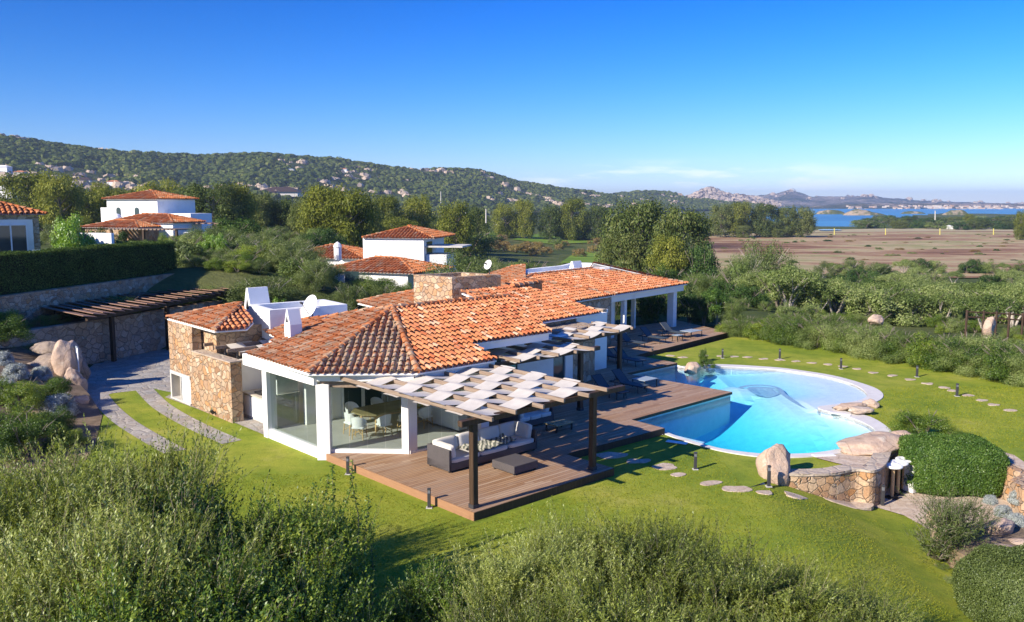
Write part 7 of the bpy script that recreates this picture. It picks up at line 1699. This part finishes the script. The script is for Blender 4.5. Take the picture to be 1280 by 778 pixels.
# ---- foreground olives and lentisks: shoots clothed with small leaves
def shoots_plant(name, seed, H, Rr, nsh, leaf, asp, nper, mat, upb=.9, slen=(.35, .75), ncl=16, stemmat='twigmat'):
    rng = np.random.default_rng(seed); t = thing(name, (0, 0, 0), 'x', 'tree'); cl_ = []
    for i in range(ncl):
        a = rng.uniform(0, 2*PI); r = Rr*math.sqrt(rng.uniform(0, 1))*.72; z = H*(.40+.42*(1-(r/Rr)**2)*rng.uniform(.6, 1.0)); cl_.append((r*math.cos(a), r*math.sin(a), z, rng.uniform(.45, .75)))
    for i in range(ncl//2):
        a = rng.uniform(0, 2*PI); r = Rr*rng.uniform(.6, .85); cl_.append((r*math.cos(a), r*math.sin(a), H*rng.uniform(.15, .4), rng.uniform(.4, .6)))
    cl_ = np.array(cl_); idx = rng.integers(0, len(cl_), nsh); c = cl_[idx, :3]; cr_ = cl_[idx, 3:4]
    nb_ = len(cl_)*7; bd = sph(rng, nb_); bd[:, 2] = np.abs(bd[:, 2])*.95-.12; bsel = idx*7+rng.integers(0, 7, nsh)
    d = bd[bsel]+rng.normal(0, .17, (nsh, 3)); bl_s = rng.uniform(.65, 1.25, nb_)[bsel]; base = c+d*cr_*rng.uniform(.45, .95, nsh)[:, None]
    dr = d*.8+np.array([0, 0, upb])+rng.normal(0, .16, (nsh, 3)); dr /= np.linalg.norm(dr, axis=1)[:, None]
    sl = rng.uniform(*slen, nsh)*bl_s; bend = rng.normal(0, .12, (nsh, 3))
    tt = np.tile(np.linspace(.03, 1, nper), (nsh, 1)); S = sl[:, None]*tt
    pts = base[:, None, :]+dr[:, None, :]*S[:, :, None]+bend[:, None, :]*(tt**2)[:, :, None]*sl[:, None, None]
    pts = pts.reshape(-1, 3); drr = np.repeat(dr, nper, 0); n = len(pts)
    side = rng.normal(0, 1, (n, 3)); side -= drr*(side*drr).sum(1)[:, None]; side /= np.linalg.norm(side, axis=1)[:, None]
    ld_ = side*.8+drr*.75; nn_ = np.cross(ld_, np.cross(drr, ld_))
    V1 = leafquads(pts, nn_, leaf, asp, rng, .25, ld_, .12)
    ni = nsh*6; idx = rng.integers(0, len(cl_), ni); dd = sph(rng, ni); pi_ = cl_[idx, :3]+dd*cl_[idx, 3:4]*rng.uniform(.2, .95, ni)[:, None]; V2 = leafquads(pi_, dd, leaf*1.3, asp*1.2, rng, .5)
    link_obj('foliage', quadmesh('foliage', [V1, V2]), M[mat], t, False)
    mb = MB(); R_ = random.Random(seed)
    for i in range(len(cl_)):
        c_ = cl_[i]; b0 = Vector((R_.uniform(-.15, .15), R_.uniform(-.15, .15), -.1)); e = Vector(c_[:3]); mid = b0.lerp(e, .5)+Vector((R_.uniform(-.2, .2), R_.uniform(-.2, .2), -.1)); mb.tube([b0, mid, e, e+Vector((e.x*.15, e.y*.15, c_[3]*.7))], [.05, .035, .02, .006], 5)
    for i in range(0, nsh, 3): mb.tube([base[i], base[i]+dr[i]*sl[i]*.6, base[i]+dr[i]*sl[i]+bend[i]*sl[i]], [.005, .004, .002], 3, False)
    obj('branches', mb, M[stemmat], t); return t
FG = {'ol': [shoots_plant('olive_bush', 101, 3.2, 1.9, 1150, .074, .30, 40, 'leaf_olive_fg', upb=1.0, slen=(.5, 1.15), ncl=13), shoots_plant('olive_bush', 102, 3.2, 1.9, 1150, .070, .30, 40, 'leaf_olive_fg', upb=1.4, slen=(.5, 1.1), ncl=13)],
      'le': [shoots_plant('lentisk_bush', 103, 3.0, 1.8, 1100, .072, .48, 28, 'leaf_lentisk', upb=1.0, slen=(.4, .95), stemmat='trunk')]}
used = set()
def fg(key, i, px, pyt, D, w, label, dz=0):
    top = PY(px, pyt, D); o = FG[key][i]; H = 3.2 if key == 'ol' else 3.0; g0 = -.4+dz; s = (top.z-g0)/(H*1.16); 
    if (key, i) in used: o = copy_tree(o)
    used.add((key, i)); o.location = (top.x, top.y, g0); o.scale = (w, w, s); o.rotation_euler = (0, 0, RT.uniform(0, 6.28)); o['label'] = label; o['category'] = 'bush'
FGL = [('ol', 0, 60, 552, 18.5, 1.1, 'olive bush in the left foreground nearest the rockery'), ('ol', 1, 160, 545, 17.5, 1.15, 'tallest grey-green olive bush in the left foreground'), ('ol', 0, 10, 590, 16, 1.1, 'olive bush at the left picture edge in the foreground'), ('ol', 1, 105, 610, 15.2, 1.1, 'olive bush in front of the tallest one, left foreground'), ('le', 0, 235, 600, 16.5, 1.0, 'olive-green bush right of the tallest olive'), ('ol', 0, 200, 640, 14.6, 1.0, 'grey-green bush low in the left foreground'),
 ('le', 0, 330, 628, 17, 1.0, 'dark green bush between the olives and the leafy sprig'), ('le', 0, 400, 622, 17.5, .8, 'dark leafy bush at the right end of the left foreground group'), ('le', 0, 290, 690, 14, .95, 'glossy green bush at the bottom left of centre'), ('ol', 1, 30, 690, 13.2, 1.0, 'olive bush in the bottom left corner'), ('le', 0, 140, 715, 12.8, .9, 'yellow-green bush at the bottom edge, left'), ('le', 0, 380, 700, 14.8, .8, 'dark bush at the bottom edge below the leafy sprig'), 
 ('le', 0, 545, 708, 16.2, .7, 'fresh green bush between the left group and the central olives'), ('ol', 0, 648, 672, 16.5, .72, 'left one of the central foreground olive bushes'), ('ol', 1, 720, 660, 16.8, .9, 'second central foreground olive bush from the left'), ('ol', 0, 800, 650, 17, .9, 'tallest central foreground olive bush'), ('ol', 1, 880, 670, 16.5, .9, 'central foreground olive bush right of the tallest'), ('ol', 0, 950, 698, 16, .85, 'foreground olive bush with a darker hollow right of centre'), ('ol', 1, 1030, 722, 15.8, .85, 'low pale olive bush right of centre at the bottom edge'), ('ol', 0, 1090, 742, 15.5, .6, 'rightmost olive bush at the bottom edge'),
 ('ol', 1, 640, 735, 14.2, .7, 'front olive bush at the bottom edge, left of the central group'), ('ol', 0, 760, 730, 14.4, .9, 'front olive bush at the bottom edge under the central group'), ('ol', 1, 880, 745, 14.2, .8, 'front olive bush at the bottom edge, right of the central group')]
for a in FGL: fg(*a)
# tall leafy sprig rising in front of the deck corner
def sprig():
    t = thing('leafy_sprig', PY(430, 700, 19), 'tall airy leafy sprig rising in front of the left deck corner', 'bush'); rng = np.random.default_rng(8); mb = MB(); Vs = []
    for i, (px, pyt, D) in enumerate(((420, 583, 19.5), (446, 578, 19.8), (395, 605, 19), (436, 610, 19.2), (455, 622, 19), (408, 595, 19.6), (385, 620, 18.6), (470, 650, 18.6), (430, 640, 19))):
        top = PY(px, pyt, D); b = Vector((top.x-.2+rng.uniform(-.3, .3), top.y-.2, top.z-1.9)); n = 26; pts = []
        for j in range(n+1):
            s_ = j/n; p = b.lerp(top, s_)+Vector((.10*math.sin(s_*4+i), .06*math.sin(s_*6), 0)); pts.append(p)
        mb.tube(pts, [.016*(1-.8*j/n) for j in range(n+1)], 5)
        for j in range(3, n+1):
            for q in range(9):
                d = sph(rng, 1)[0]; d[2] = abs(d[2]); o = np.array(pts[j])+d*rng.uniform(.0, .16*(1.1-j/n)+.03)
                Vs.append(leafquads(o[None], d[None]+np.array([[0, 0, .5]]), .075, .5, rng, .4))
    link_obj('foliage', quadmesh('f', Vs), M['leaf_lentisk'], t, False); obj('branches', mb, M['trunk'], t)
sprig()
# wispy shrub by the rock wall
ws = shoots_plant('wispy_shrub', 140, 1.5, .85, 900, .05, .22, 22, 'leaf_olive', upb=.5, slen=(.15, .38), ncl=12, stemmat='trunk')
b = P(1199, 706, -1.2); ws.location = (b.x-.25, b.y+.3, -1.15); ws.scale = (1.15, 1.15, 1.15); ws['label'] = 'wispy grey-green shrub on a thin stem in front of the rock wall'; ws['category'] = 'shrub'
# weeds at the foot of the wispy shrub
for i, (px, py, h) in enumerate(((1165, 690, .35), (1178, 712, .3), (1192, 730, .35))):
    p = P(px, py, -1.2); put('fine', p.x, p.y, -1.3, h, 1.6, ['yellow-green weed left of the wispy shrub stem', 'weed clump in front of the wispy shrub stem', 'lowest weed clump below the wispy shrub stem'][i], idx=1, cat='plant')
# trees standing outside the picture on the left; their shade falls on the drive
for i, (X_, Y_, h) in enumerate(((-31, 39, 8.5), (-36, 43, 9), (-33, 48, 8))):
    put('olive', X_, Y_, -.5, h, .7, ['large olive tree outside the left edge shading the drive', 'rear olive tree outside the left edge shading the carport', 'olive tree behind the other two outside the left edge'][i])
# unused prototypes
for L in PROTO.values():
    for t, u_ in L:
        if not u_:
            for ch in list(t.children): bpy.data.objects.remove(ch)
            bpy.data.objects.remove(t)
